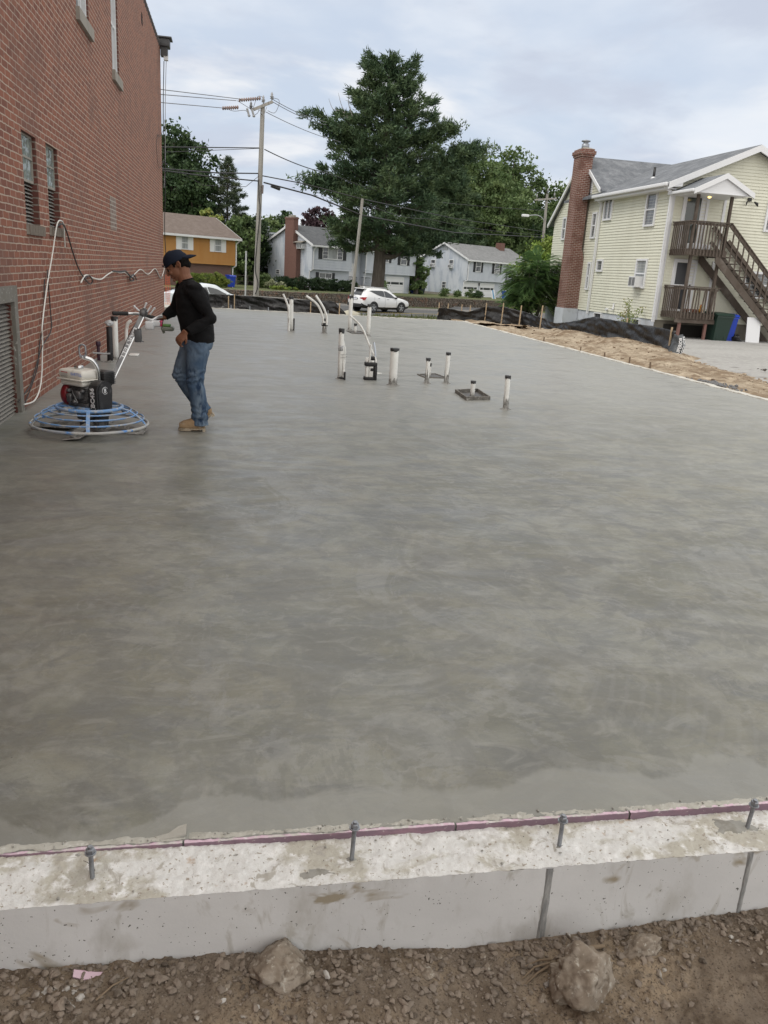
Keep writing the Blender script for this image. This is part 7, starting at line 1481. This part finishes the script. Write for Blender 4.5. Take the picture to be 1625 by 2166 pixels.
insul(p1, loc1(557, 221), 1.3); insul(p1, loc1(575, 214), 1.3); insul(p1, loc1(531, 234), 1.3, M('dark_grey_insulator', (.14, .145, .15), .4))
for (px, py, ln) in ((526, 240, .62), (536, 241, .45)):
    m = MB(); q = loc1(px-3, py-8)+Vector((0, -.2, 0)); e_ = loc1(px+1, py+6)+Vector((0, -.2, 0)); m.tube([q, e_], .055, 10); m.ell(e_, (.08, .08, .06)); m.ell(q, (.06, .06, .05)); m.build('fuse_cutout', INS, p1)
def wire(pts, r, label, group='overhead wires', sag=0, name='overhead_wire', mat=WIRE):
    pts = [Vector(p) for p in pts]; out = []
    for a, b in zip(pts[:-1], pts[1:]):
        n = 18
        for i in range(n): f = i/n; out.append(a.lerp(b, f)-Vector((0, 0, sag*4*f*(1-f))))
    out.append(pts[-1]); m = MB(); m.tube(out, r, 5); o = m.build(name, mat); tag(o, label, 'wire', group); return o
def W(px, py, Y): return ony(px, py, Y)
GW = M('grey_wire', (.14, .14, .15), .6)
wire([W(330, 188, 40), W(512, 210, 48), ], .018, 'topmost thin wire running left from the pole top', mat=GW); wire([W(330, 199, 40), W(500, 213, 48)], .018, 'second thin wire running left from the pole top', mat=GW); wire([W(330, 216, 40), W(478, 229, 48)], .018, 'third thin wire running left from the pole top', mat=GW)
wire([W(577, 210, 48), W(690, 258, 62)], .018, 'upper of the two thin wires running from the pole top to the pine', mat=GW, sag=.15); wire([W(575, 214, 48), W(690, 264, 62)], .018, 'lower of the two thin wires running from the pole top to the pine', mat=GW, sag=.15); wire([W(563, 237, 48), W(720, 300, 66)], .018, 'thin wire running from below the crossarm to the pine', mat=GW, sag=.15)
wire([W(330, 311, 40), W(548, 313, 48)], .028, 'thick wire running left from the upper third of the pole'); wire([W(345, 322, 40), W(548, 314, 48)], .014, 'thin wire just below the thick one at the upper third of the pole')
wire([W(560, 316, 48), W(700, 368, 60), W(860, 420, 80), W(1155, 445, 110)], .028, 'thick wire sagging from the pole across the pine to the far pole', sag=.15)
wire([W(330, 356, 40), W(460, 366, 44), W(546, 367, 48)], .035, 'upper bundled telephone cable left of the pole'); wire([W(330, 359, 40), W(430, 372, 44), W(546, 383, 48)], .035, 'lower bundled telephone cable left of the pole')
wire([W(556, 372, 48), W(640, 388, 49), W(766, 421, 50), W(960, 462, 72), W(1150, 490, 100)], .03, 'cable running from the pole past the top of the leaning pole'); wire([W(558, 386, 48), W(660, 413, 49), W(765, 455, 50), W(960, 492, 70), W(1150, 502, 100)], .042, 'thick black cable with a splice box running right from the pole')
wire([W(766, 425, 50), W(900, 462, 66), W(1150, 496, 100)], .02, 'thin cable running right from the top of the leaning pole', sag=.3)
wire([W(548, 372, 48), W(520, 395, 44), W(430, 392, 42), W(340, 340, 40)], .014, 'thin slack service wire drooping left of the pole')
for (x0, y0, x1, y1, n, lb) in ((505, 212, 552, 208, 10, 'string of brown insulators left of the pole top'), (470, 229, 505, 227, 8, 'lower string of brown insulators left of the pole top')):
    m = MB(); A = W(x0, y0, 47.9); B = W(x1, y1, 48.)
    for k in range(n): m.ell(A.lerp(B, (k+.5)/n), (.055, .075, .10), 0, 10, 7)
    m.tube([A, B], .02, 5); o = m.build('insulator_string', INSB); tag(o, lb, 'insulators', 'insulator strings at the pole top')
m = MB(); m.tube([W(574, 393, 48.4), W(592, 400, 48.6)], .09, 10); o = m.build('splice_box', M('dark_box', (.05, .05, .055), .5)); tag(o, 'dark splice box hanging on the thick cable right of the pole', 'splice box')
m = MB(); m.bar(loc1(556, 392)+Vector((0, -.15, 0)), loc1(555, 410)+Vector((0, -.15, 0)), .1, .12, up=(0, 1, 0)); m.build('pole_box', M('rusty_box', (.16, .13, .12), .7), p1)
wl = [loc1(547, 380)+Vector((0, -.18, 0)), loc1(548, 420)+Vector((.0, -.18, 0)), loc1(550, 450)+Vector((0, -.18, 0)), loc1(541, 560)+Vector((-.03, -.18, 0)), loc1(546, 600)+Vector((0, -.18, 0)), loc1(540, 622)+Vector((0, -.18, 0))]
m = MB(); m.tube(catm(wl, 6), .025, 6); m.build('riser_cable', WIRE, p1)
for P in ([(577, 208), (590, 213), (588, 228), (580, 240), (566, 235)], [(531, 232), (515, 222), (502, 214)], [(535, 247), (545, 240), (548, 232)], [(527, 249), (520, 235), (495, 236), (478, 230)], [(556, 207), (545, 206), (535, 232)]):
    m = MB(); m.tube(catm([loc1(*q)+Vector((0, -.15, 0)) for q in P], 5), .014, 5); m.build('jumper_wire', GW, p1)
# leaning second pole
b2 = ony(743, 650, 50.); b2.z = -1.3; t2 = ony(767, 420, 50.); b2.x = ony(741, 660, 50).x
p2_, _ = polething('utility_pole', 'slimmer leaning pole in front of the pine, beside the white suv', b2, t2, .105, .085)
# right pole with street lamp
b3 = ony(1148, 540, 100.); b3.z = -1.; t3 = ony(1158, 410, 100.); p3, _ = polething('utility_pole', 'distant pole with crossarm and street lamp, left of the yellow house', b3, t3, .2, .15)
l3 = lambda px, py: ony(px, py, 100.)-b3
m = MB(); m.bar(l3(1130, 423)+Vector((0, -.2, 0)), l3(1176, 420)+Vector((0, -.2, 0)), .14, .18); m.build('crossarm', POLEW, p3)
for q in ((1135, 418), (1172, 415), (1158, 406)): insul(p3, l3(*q)+Vector((0, 0, -.1)), 1.6)
m = MB(); m.tube(catm([l3(1153, 470), l3(1146, 460), l3(1135, 455), l3(1118, 456)], 6), .05, 7); m.build('lamp_arm', M('galvanised_arm', (.4, .42, .45), .4, .5), p3); m = MB(); m.bbox(tuple(l3(1104, 458)+Vector((0, -.2, -.02))), tuple(l3(1119, 455)+Vector((0, .2, .06))), .06); m.build('lamp_head', TRIM, p3)
wire([W(1168, 462, 100), W(1200, 478, 60)], .03, 'wire from the distant pole to the yellow house')
# thin post on the pavement
b4 = ony(519, 640, 46.); b4.z = -1.; t4 = ony(521, 531, 46.); m = MB(); m.tube([Vector((0, 0, -.1)), t4-b4], .045, 8); o = m.build('sign_post', M('pale_galvanised', (.42, .43, .43), .5, .3), loc=b4); tag(o, 'thin pale post standing in front of the ochre house corner', 'post')
# chain-link / wire fence between houses
m = MB(); A = ony(498, 0, 92.); 
for k in range(7): m.box((k*1.2-.03, -.03, -1), (k*1.2+.03, .03, .25))
for z in (.2, -.4): m.box((-.3, -.02, z-.02), (7.4, .02, z+.02))
o = m.build('garden_fence', M('grey_brown_fence', (.13, .12, .10), .8), loc=(.2, 93, 0)); tag(o, 'low post-and-rail fence between the ochre house and the grey house', 'fence')

# ================================================================== VEGETATION
LB = 1.7
def leafmat(name, c, c2, c3, rough=.6, trans=.22):
    c, c2, c3 = (tuple(min(.3, v*LB) for v in q) for q in (c, c2, c3)); return M(name, c, rough, spec=.3, layers=((.45, 3, .40, .62, c2, I3), (2.2, 3, .52, .68, c3, I3)), trans=trans)
LDK = leafmat('dark_leaves', (.022, .042, .018), (.038, .062, .022), (.014, .028, .014)); LMID = leafmat('mid_leaves', (.055, .088, .032), (.085, .115, .042), (.030, .052, .022)); LBR = leafmat('bright_leaves', (.13, .20, .04), (.17, .24, .05), (.07, .12, .03)); LPINE = leafmat('pine_needles', (.036, .062, .032), (.060, .086, .038), (.018, .036, .024), trans=.1)
LPUR = leafmat('purple_leaves', (.030, .017, .022), (.045, .025, .03), (.016, .012, .015)); LYEW = leafmat('yew_leaves', (.016, .032, .014), (.028, .046, .018), (.012, .022, .012)); LSUM = leafmat('sumac_leaves', (.070, .125, .045), (.11, .16, .05), (.04, .075, .034)); LHED = leafmat('boxwood_leaves', (.075, .11, .022), (.12, .14, .03), (.03, .055, .018)); LCON = leafmat('conifer_needles', (.040, .058, .036), (.065, .078, .042), (.022, .036, .024), trans=.1)
def leaf_quads(C, size, r, up=.0, aspect=.6, out=None):
    """C (n,3) leaf centres -> quads (n*4,3), random orientation"""
    n = len(C); d = r.normal(size=(n, 3)); d[:, 2] += up
    if out is not None: d += out
    d /= np.linalg.norm(d, axis=1)[:, None]; e = np.cross(d, r.normal(size=(n, 3))); e /= np.linalg.norm(e, axis=1)[:, None]
    s = (size*(.6+.8*r.random(n)))[:, None]; a = d*s*.5; b = e*s*.5*aspect
    return np.stack([C-a, C+b-a*.1, C+a, C-b-a*.1], 1).reshape(-1, 3)
def crown(par, lobes, n, size, mat, seed, name='crown', clump=.22, hollow=.55, z0=None):
    """lobes: (centre, (rx, ry, rz)); leaves gather in clumps near the lobe shells, gaps between"""
    r = np.random.default_rng(seed); out = []; tot = sum(l[1][0]*l[1][2]+l[1][0]*l[1][1] for l in lobes)
    for c, R3 in lobes:
        k = int(n*1.6*(R3[0]*R3[2]+R3[0]*R3[1])/tot); nc = max(6, k//46); d = r.normal(size=(nc, 3)); d /= np.linalg.norm(d, axis=1)[:, None]; rad = (hollow+(1-hollow)*r.random(nc)**.6)[:, None]*(1+.16*np.sin(d[:, :1]*5+seed)*np.cos(d[:, 2:]*4+seed*.7))
        cc = np.array(c)+d*rad*np.array(R3); idx = r.integers(nc, size=k); cs = clump*1.9*min(R3)*(.5+r.random(nc)); q = r.normal(size=(k, 3)); q[:, 2] *= .6; P = cc[idx]+q*cs[idx][:, None]*.55
        if z0 is not None: P = P[P[:, 2] > z0]
        out.append(leaf_quads(P, size, r, .25))
    return np_mesh(name, np.concatenate(out), 4, mat, par)
def trunk(par, pts, r0, r1, limbs=(), mat=BARK):
    m = MB(); P = catm(pts, 5); n = len(P); m.tube(P, [r0+(r1-r0)*i/(n-1) for i in range(n)], 12)
    for L_ in limbs: pp, ra = L_; Q = catm(pp, 5); m.tube(Q, [ra*(1-.75*i/(len(Q)-1)) for i in range(len(Q))], 8)
    return m.build('trunk', mat, par)
def tree(name, label, base, lobes, n, size, mat, seed, r0=.3, group=None, cat='tree', clump=.22, hollow=.55, zmin=None):
    t = thing(name, label, cat, base, group=group); top = max(lobes, key=lambda l: l[0][2])[0]; rr = random.Random(seed); lb = []
    for c, R3 in lobes:
        z = top[2]*rr.uniform(.25, .55); lb.append(([Vector((0, 0, z)), Vector((c[0]*.5, c[1]*.5, (z+c[2])/2)), Vector(c)], r0*.35))
    trunk(t, [Vector((0, 0, -.3)), Vector((.02*top[0], 0, top[2]*.4)), Vector((top[0]*.5, top[1]*.5, top[2]*.8)), Vector(top)], r0, r0*.2, lb); crown(t, lobes, n, size, mat, seed, clump=clump, hollow=hollow, z0=zmin); return t
def rlobes(r, n, R3, z0, h, s=(.35, .6)):
    """irregular crown: n lobes filling an egg of half-width R3, from z0 to z0+h"""
    out = []
    for k in range(n):
        f = (k+.5)/n; prof = math.sin(math.pi*min(1, (.12+.88*(1-f)**.8)))**.7 if False else (math.sin(math.pi*(.10+.82*f)))**.75; a = k*2.4+r.uniform(-.3, .3); q = R3*prof*r.uniform(.35, .75); sr = R3*r.uniform(*s)*(.55+.5*prof); out.append(((q*math.cos(a), q*math.sin(a), z0+h*f), (sr, sr, sr*.8)))
    return out
rt = random.Random(42)
def bgtree(px, pyb, ptop, Y, halfw, label, mat, n=9000, size=.45, name='broadleaf_tree', lob=12, seed=1, gz=-1., s=(.35, .6), z0f=.12, group=None):
    q = ony(px, ptop, Y); h = q.z-gz; t = tree(name, label, (q.x, Y, gz), rlobes(random.Random(seed), lob, halfw, h*z0f, h*(.93-z0f), s), n, size, mat, seed, r0=.35, group=group); return t
bgtree(372, 450, 262, 108, 5.4, 'big dark round tree behind the ochre house', LDK, 16000, .42, seed=3, lob=16); bgtree(335, 450, 300, 112, 5., 'dark tree mostly hidden behind the brick wall', LDK, 6000, .45, seed=4)
bgtree(415, 450, 345, 104, 3.2, 'smaller dark tree right of the big round one', LDK, 6000, .4, seed=8, lob=9)
bgtree(452, 470, 438, 98, 2.6, 'bright yellow-green tree behind the ochre house roof', LBR, 3500, .4, seed=5, lob=8)
bgtree(505, 600, 447, 95, 2.5, 'mid green tree between the ochre house and the pole', LMID, 4500, .35, seed=15, lob=9)
bgtree(530, 600, 460, 97, 3.0, 'dark evergreen tree behind the utility pole', LYEW, 7000, .32, seed=6, lob=12, z0f=.05, name='evergreen_tree'); bgtree(562, 600, 457, 103, 3.2, 'mid green tree behind the left end of the grey house', LMID, 6000, .38, seed=7, lob=12); bgtree(600, 600, 450, 106, 3.4, 'green tree behind the chimney of the grey house', LDK, 6000, .38, seed=17, lob=12)
bgtree(675, 600, 437, 116, 4.2, 'dark purple-leaved tree behind the grey house roof', LPUR, 6000, .42, seed=9, lob=11); bgtree(720, 600, 445, 120, 3.4, 'dim green tree behind the pine at the left', LDK, 3000, .42, seed=19, lob=9)
bgtree(1010, 500, 312, 126, 7.5, 'tall rounded green tree behind the light grey house', LMID, 15000, .5, seed=10, lob=18); bgtree(1092, 500, 318, 130, 6.5, 'tall green tree behind the right part of the light grey house', LMID, 13000, .5, seed=12, lob=16); bgtree(1060, 500, 372, 118, 6., 'broad bushy green tree just behind the light grey house', LMID, 12000, .45, seed=22, lob=14)
bgtree(955, 500, 345, 124, 6., 'dark green tree right behind the pine', LDK, 9000, .5, seed=13, lob=13); bgtree(1165, 500, 374, 128, 5.5, 'green tree behind the distant pole', LMID, 9000, .48, seed=14, lob=12); bgtree(1200, 500, 378, 135, 5., 'green tree left of the brick chimney', LMID, 7000, .48, seed=24, lob=11); bgtree(1130, 540, 430, 122, 4.6, 'dark green tree below the distant street lamp', LDK, 7000, .45, seed=25, lob=11)
bgtree(1235, 520, 420, 140, 6., 'dim green tree behind the yellow house', LDK, 4000, .5, seed=27, lob=9); bgtree(905, 540, 470, 116, 5., 'dark green tree filling the gap between the grey houses', LDK, 8000, .42, seed=26, lob=12, z0f=.03); bgtree(1000, 540, 440, 121, 6.5, 'dark green tree low behind the light grey roof', LDK, 9000, .45, seed=28, lob=12, z0f=.03)
bgtree(885, 600, 540, 99, 1.3, 'narrow vine-covered tree at the left corner of the light grey house', LMID, 3500, .25, seed=30, lob=9, z0f=.02)
# conifers with layered whorls of needle tufts
def conifer(name, label, base, H, prof, n_br, mat, seed, tuft, per, r0, droop=.0, lift=.25, zstart=.12, gap=.0, jit=.35, whorl=0, cat='tree', squash=1., branches_extra=()):
    """prof(f) -> crown half-width at height fraction f; every branch carries needle tufts"""
    t = thing(name, label, cat, base); r = np.random.default_rng(seed); m = MB(); P = [Vector((.12*math.sin(z*.5), .1*math.cos(z*.7), z)) for z in lin(-.3, H*.97, 16)]; m.tube(P, [r0*(1-.9*i/15)+.03 for i in range(16)], 14)
    C = []; D = []
    for b in range(n_br):
        bb = (b//whorl)*whorl+.6*(b % whorl)**.5 if whorl else b; f = zstart+(1-zstart)*((bb+.5)/n_br)**.92; a = b*2.39996+r.uniform(-.3, .3); L_ = prof(f)*r.uniform(1-jit, 1.08)*(1 if not whorl else (1.04, .84, .96, .80)[(b//whorl) % 4]); L_ = min(L_, 8.0-1.2*abs(math.cos(a))*(f < .55))
        if gap and r.random() < gap*(1-f): continue
        z = H*f; di = np.array([math.cos(a), math.sin(a), 0]); lf = lift*(.3+f)+r.uniform(-.1, .1); pts = []
        for k in range(9): s = k/8; pts.append(np.array([0, 0, z])+di*L_*s+np.array([0, 0, 1])*L_*(lf*s*s+droop*s)+r.normal(size=3)*.04*L_*s)
        Q = [Vector(p) for p in pts]; rb = max(.02, r0*.26*(1-f)**.5*(L_/max(1e-3, prof(.3)))**.5); m.tube(Q, [rb*(1-.85*k/8) for k in range(9)], 6)
        nt = max(6, int(per*L_)); 
        for q in range(nt):
            s = .22+.78*r.random()**.75; i = min(7, int(s*8)); p = pts[i]+(pts[i+1]-pts[i])*(s*8-i); sw = L_*.26*(1.15-s)*r.normal(); side = np.array([-di[1], di[0], 0]); pp = p+side*sw+np.array([0, 0, abs(r.normal())*.10*tuft*squash+.02]); C.append(pp); dd = di*.8+side*np.sign(sw)*.5+np.array([0, 0, .55]); D.append(dd)
    for e_ in branches_extra:
        Q = catm([Vector(v) for v in e_[0]], 5); m.tube(Q, [e_[1]*(1-.75*k/(len(Q)-1)) for k in range(len(Q))], 8)
        for q in range(e_[2]):
            s = .35+.65*r.random(); i = int(s*(len(Q)-1)); p = np.array(Q[min(i, len(Q)-1)]); C.append(p+r.normal(size=3)*np.array([.5, .4, .22])*e_[3]); D.append(np.array([.2, 0, .6])+r.normal(size=3)*.4)
    m.build('trunk', BARK, t); C = np.array(C); D = np.array(D); n = len(C); k = 11; V_ = []
    for j in range(k):          # each tuft: thin needle blades fanning outwards
        d = D+r.normal(size=(n, 3))*.62; d /= np.linalg.norm(d, axis=1)[:, None]; e = np.cross(d, r.normal(size=(n, 3))); e /= np.linalg.norm(e, axis=1)[:, None]
        c = C+r.normal(size=(n, 3))*tuft*.26; l = tuft*(.45+.5*r.random(n))[:, None]; w = tuft*.11; V_.append(np.stack([c-e*w, c+e*w, c+d*l], 1))
    np_mesh('needles', np.concatenate(V_).reshape(-1, 3), 3, mat, t); return t
pb = ony(797, 618, 76); pb.z = -.75; ptop = ony(815, 126, 76).z-pb.z
def pprof(f):
    K = [(0, 5.0), (.20, 6.0), (.30, 7.4), (.40, 8.2), (.52, 7.2), (.59, 5.6), (.66, 7.2), (.74, 6.0), (.80, 4.2), (.88, 4.0), (.94, 3.2), (1, .8)]
    for (a, x), (b, y) in zip(K[:-1], K[1:]):
        if f <= b: return x+(y-x)*(f-a)/(b-a)
    return 1.
conifer('pine_tree', 'huge dark pine tree towering in the middle behind the white suv', pb, ptop, pprof, 150, LPINE, 5, .56, 10, .62, droop=-.05, lift=.26, zstart=.20, jit=.45, whorl=7, gap=.12,
        branches_extra=[([(0, -.2, 3.6), (1.4, -.5, 3.7), (2.4, -.6, 4.9), (3.6, -.5, 6.2), (4.4, -.5, 7.6)], .28, 60, 1.), ([(0, 0, 5.6), (3, -1, 5.2), (5.4, -1.5, 5.5), (7.6, -1.5, 5.9)], .16, 150, .9), ([(0, -.2, 5.0), (-1.6, -1.2, 5.2), (-3.4, -1.6, 5.6), (-4.2, -1.6, 5.2)], .14, 90, .9), ([(.1, -.2, 4.6), (.8, -1.0, 4.8), (2.4, -1.6, 4.6)], .1, 60, .7), ([(.4, 0, 10.5), (4.2, 0, 11.3), (7.0, 0, 12.6), (8.4, 0, 13.4)], .16, 420, 1.5), ([(.4, 0, 12.5), (3.8, 0, 13.6), (5.8, 0, 15.0)], .14, 260, 1.2), ([(0, 0, 11.5), (-3.0, 0, 12.8), (-5.4, 0, 14.2)], .12, 300, 1.3), ([(0, 0, 9), (-4, 0, 9.2), (-6.6, 0, 9.6)], .14, 300, 1.4)])
m = MB(); q = ony(745, 262, 75.5)
for (a, b, c) in (((0, 0, 0), (-.9, 0, 1.2), (-1.3, 0, 2.3)), ((-.3, 0, .4), (-1.6, 0, .9), (-2.1, 0, 1.8)), ((.2, 0, .2), (-.4, 0, 1.6), (-.3, 0, 2.5)), ((-.5, 0, .7), (-1.0, 0, .9), (-1.7, 0, 1.0))): m.tube(catm([Vector(a)*1., Vector(b), Vector(c)], 5), [.05*(1-.8*i/10) for i in range(11)], 5)
o = m.build('dead_branches', M('grey_dead_wood', (.30, .28, .27), .9)); o.parent = [x for x in S.objects if x.name.startswith('pine_tree')][0]; o.location = q-pb
cb = ony(482, 600, 105); cb.z = -1; conifer('spruce_tree', 'pointed thin-topped conifer between the ochre house and the pole', cb, ony(481, 334, 105).z+1, lambda f: 5.2*(1-f)**.85+.25, 120, LCON, 8, .42, 11, .22, droop=-.12, lift=.12, zstart=.15, gap=.25)
db = ony(925, 600, 112); db.z = -1; conifer('hemlock_tree', 'dark dense conifer right of and behind the big pine', db, ony(925, 330, 112).z+1, lambda f: 7.2*(1-f)**.55+.8, 150, LPINE, 12, .62, 10, .35, droop=-.05, lift=.1, zstart=.08)
# shrubs -----------------------------------------------------------------
def shrub(name, label, base, lobes, n, size, mat, seed, cat='shrub', clump=.3, hollow=.6, group=None):
    t = thing(name, label, cat, base, group=group); m = MB(); rr = random.Random(seed)
    for c, R3 in lobes: m.tube([Vector((rr.uniform(-.1, .1), 0, -.2)), Vector((c[0]*.6, c[1]*.6, c[2]*.5)), Vector(c)], [.04, .03, .012], 6)
    m.build('stems', BARK, t); crown(t, lobes, n, size, mat, seed, 'leaves', clump, hollow); return t
p = ony(440, 597, 74.); t = shrub('trimmed_bush', 'rounded clipped yellow-green bush behind the sedan', (p.x, 74, -.68), [((0, 0, .56), (1.6, .8, .62)), ((-1.5, -.4, .5), (1.1, .7, .52)), ((.8, 0, .45), (.95, .7, .48))], 12000, .11, LHED, 31, hollow=.86, clump=.12)
# long clipped yew hedge in front of the grey house
hp = [ony(588, 600, 84), ony(742, 610, 89)]; hl = []
for k in range(15): f = k/14; q = hp[0].lerp(hp[1], f)-hp[0]; hl.append(((q.x, q.y, .50+.08*math.sin(k*1.9)), (.72, .65, .60)))
shrub('yew_hedge', 'long dark clipped hedge in front of the grey house', (hp[0].x, hp[0].y, -.7), hl, 17000, .13, LYEW, 33, 'hedge', hollow=.8, clump=.16)
p = ony(557, 600, 86); shrub('round_shrub', 'small round green shrub left of the long hedge', (p.x, 86, -.75), [((0, 0, .6), (.75, .7, .6))], 1800, .16, LMID, 35)
p = ony(598, 606, 78); shrub('hosta_plants', 'low bright yellow-green plants above the stone wall', (p.x, 78, -.66), [((0, 0, .14), (.9, .4, .18)), ((-.8, .1, .12), (.5, .3, .15)), ((.9, .2, .1), (.6, .3, .14))], 1300, .22, LBR, 36, 'plants', hollow=.3)
p = ony(574, 600, 81); shrub('grassy_plants', 'tall pale grassy plants beside the bright low plants', (p.x, 81, -.68), [((0, 0, .35), (.5, .4, .35)), ((.9, 0, .3), (.5, .4, .3))], 700, .3, leafmat('pale_green_leaves', (.16, .2, .1), (.2, .24, .13), (.08, .11, .05)), 37, 'plants', hollow=.2)
for k, (px, Y, s, lb) in enumerate(((806, 92, .75, 'small shrub at the foot of the pine trunk by the garage door'), (996, 96, .55, 'small shrub in front of the left garage door'), (1012, 95, .5, 'small rounded shrub between the two garage doors'), (940, 93, .5, 'weedy shrub on the lawn beside the light grey house'), (968, 95, .4, 'weedy low plant left of the garage doors'))):
    p = ony(px, 620, Y); shrub('small_shrub', lb, (p.x, Y, -.85), [((0, 0, .45*s/.55), (s, s*.8, s))], 700, .16, LMID if k != 2 else LDK, 50+k)
# sumac-like shrub by the chimney: long compound fronds
def fronds(par, n, R3, base_h, seed, mat, size=.085, fl=.62):
    r = np.random.default_rng(seed); out = []
    for k in range(n):
        d = r.normal(size=3); d[2] = abs(d[2])*.9-.25; d /= np.linalg.norm(d); o_ = np.array([0, 0, base_h])+d*np.array(R3)*(.55+.45*r.random()**.5)*np.array([1, 1, 1.])+np.array([.18*math.sin(d[2]*9), 0, 0])
        ax = d*np.array([1, 1, .25])+r.normal(size=3)*.25; ax /= np.linalg.norm(ax); sd2 = np.cross(ax, [0, 0, 1.]); sd2 /= (np.linalg.norm(sd2)+1e-6); L_ = fl*(.7+.6*r.random()); nn = 11
        for j in range(nn):
            s = (j+1)/nn; p = o_+ax*L_*s+np.array([0, 0, -.42*L_*s*s]); w = L_*.30*math.sin(math.pi*(.15+.8*s))
            for sg in (-1, 1):
                tip = p+sd2*sg*w+ax*w*.35+np.array([0, 0, -.25*w]); wd = ax*L_*.045; out += [p-wd, p+(tip-p)*.45-wd*1.0, tip, p+(tip-p)*.45+wd*1.0]
    return np_mesh('fronds', np.array(out), 4, mat, par)
t = thing('sumac_bush', 'large feathery green bush beside the brick chimney of the yellow house', 'bush', (14.0, 38., -.35))
m = MB(); rr = random.Random(2)
for k in range(12): a = rr.uniform(0, 6.28); m.tube(catm([Vector((.2*math.cos(a), .2*math.sin(a), -.2)), Vector((.6*math.cos(a), .5*math.sin(a), 1.1)), Vector((1.1*math.cos(a), .8*math.sin(a), 2.0+rr.uniform(0, .8)))], 4), [.035*(1-.7*i/8) for i in range(9)], 6)
m.build('stems', BARK, t); fronds(t, 520, (1.15, 1.0, 1.35), 1.75, 61, LSUM); fronds(t, 260, (1.15, .9, .9), .85, 62, LSUM); crown(t, [((-.2, .3, 1.2), (.8, .7, 1.1)), ((.3, .3, 2.1), (.6, .6, .7))], 3500, .14, LDK, 63, 'inner_leaves', hollow=.2)
p = ony(1150, 560, 46.); shrub('light_green_tree', 'light yellow-green bushy tree behind the feathery bush', (p.x, 46, -.7), [((0, 0, 3.4), (.9, .8, .9)), ((.7, 0, 2.6), (.7, .7, .9)), ((-.6, 0, 2.4), (.8, .7, .9)), ((.2, 0, 4.2), (.55, .5, .5)), ((-.9, 0, 1.4), (.8, .7, .8))], 7500, .17, leafmat('lime_leaves', (.11, .17, .03), (.15, .21, .045), (.05, .09, .022)), 65, 'tree', hollow=.35)
# weedy sapling in front of the yellow house
t = thing('sapling', 'thin weedy sapling with sparse small leaves against the yellow wall', 'sapling', (14.6, 28.9, -.25)); m = MB(); r = np.random.default_rng(77); C = []
for k in range(11):
    a = r.uniform(0, 6.28); h = r.uniform(.6, 1.35); Q = catm([Vector((0, 0, 0)), Vector((.12*math.cos(a), .1*math.sin(a), h*.5)), Vector((.42*math.cos(a), .3*math.sin(a), h))], 5); m.tube(Q, [.010*(1-.7*i/10) for i in range(11)], 5)
    for q in Q[3:]:
        for _ in range(9): C.append(np.array(q)+r.normal(size=3)*.07)
m.build('stems', BARK, t); np_mesh('leaves', leaf_quads(np.array(C), .07, r, .3), 4, leafmat('pale_sapling_leaves', (.12, .16, .05), (.17, .19, .07), (.2, .1, .05)), t)
p = ony(1240, 668, 34.5); shrub('wall_weeds', 'small weeds at the foot of the white painted foundation', (14.85, 34.3, -.3), [((0, 0, .15), (.15, .3, .2)), ((0, -1.0, .1), (.12, .2, .15))], 300, .06, LMID, 79, 'weeds', hollow=.2)
# rough grass tufts on the verge by the suv and along the kerb
r = np.random.default_rng(5); C = []
for k in range(9000):
    f = r.random(); i = min(5, int(f*6)); a = near[i]; b = near[i+1]; g_ = f*6-i; x = a[0]*(1-g_)+b[0]*g_; y = a[1]*(1-g_)+b[1]*g_-r.uniform(.6, 16)
    if 0 < x < 12 and y > 31: C.append((x, y, terr(x, y)-.03))
C = np.array(C); d = r.normal(size=(len(C), 3))*.35+np.array([0, 0, 1]); e = r.normal(size=(len(C), 3)); e[:, 2] = 0; e /= np.linalg.norm(e, axis=1)[:, None]; hh = r.uniform(.06, .18, len(C))[:, None]
o = np_mesh('verge_grass', np.stack([C-e*.03, C+e*.03, C+d*hh], 1).reshape(-1, 3), 3, GRASS); tag(o, 'rough grass on the verge between the slab and the road', 'grass', kind='stuff')
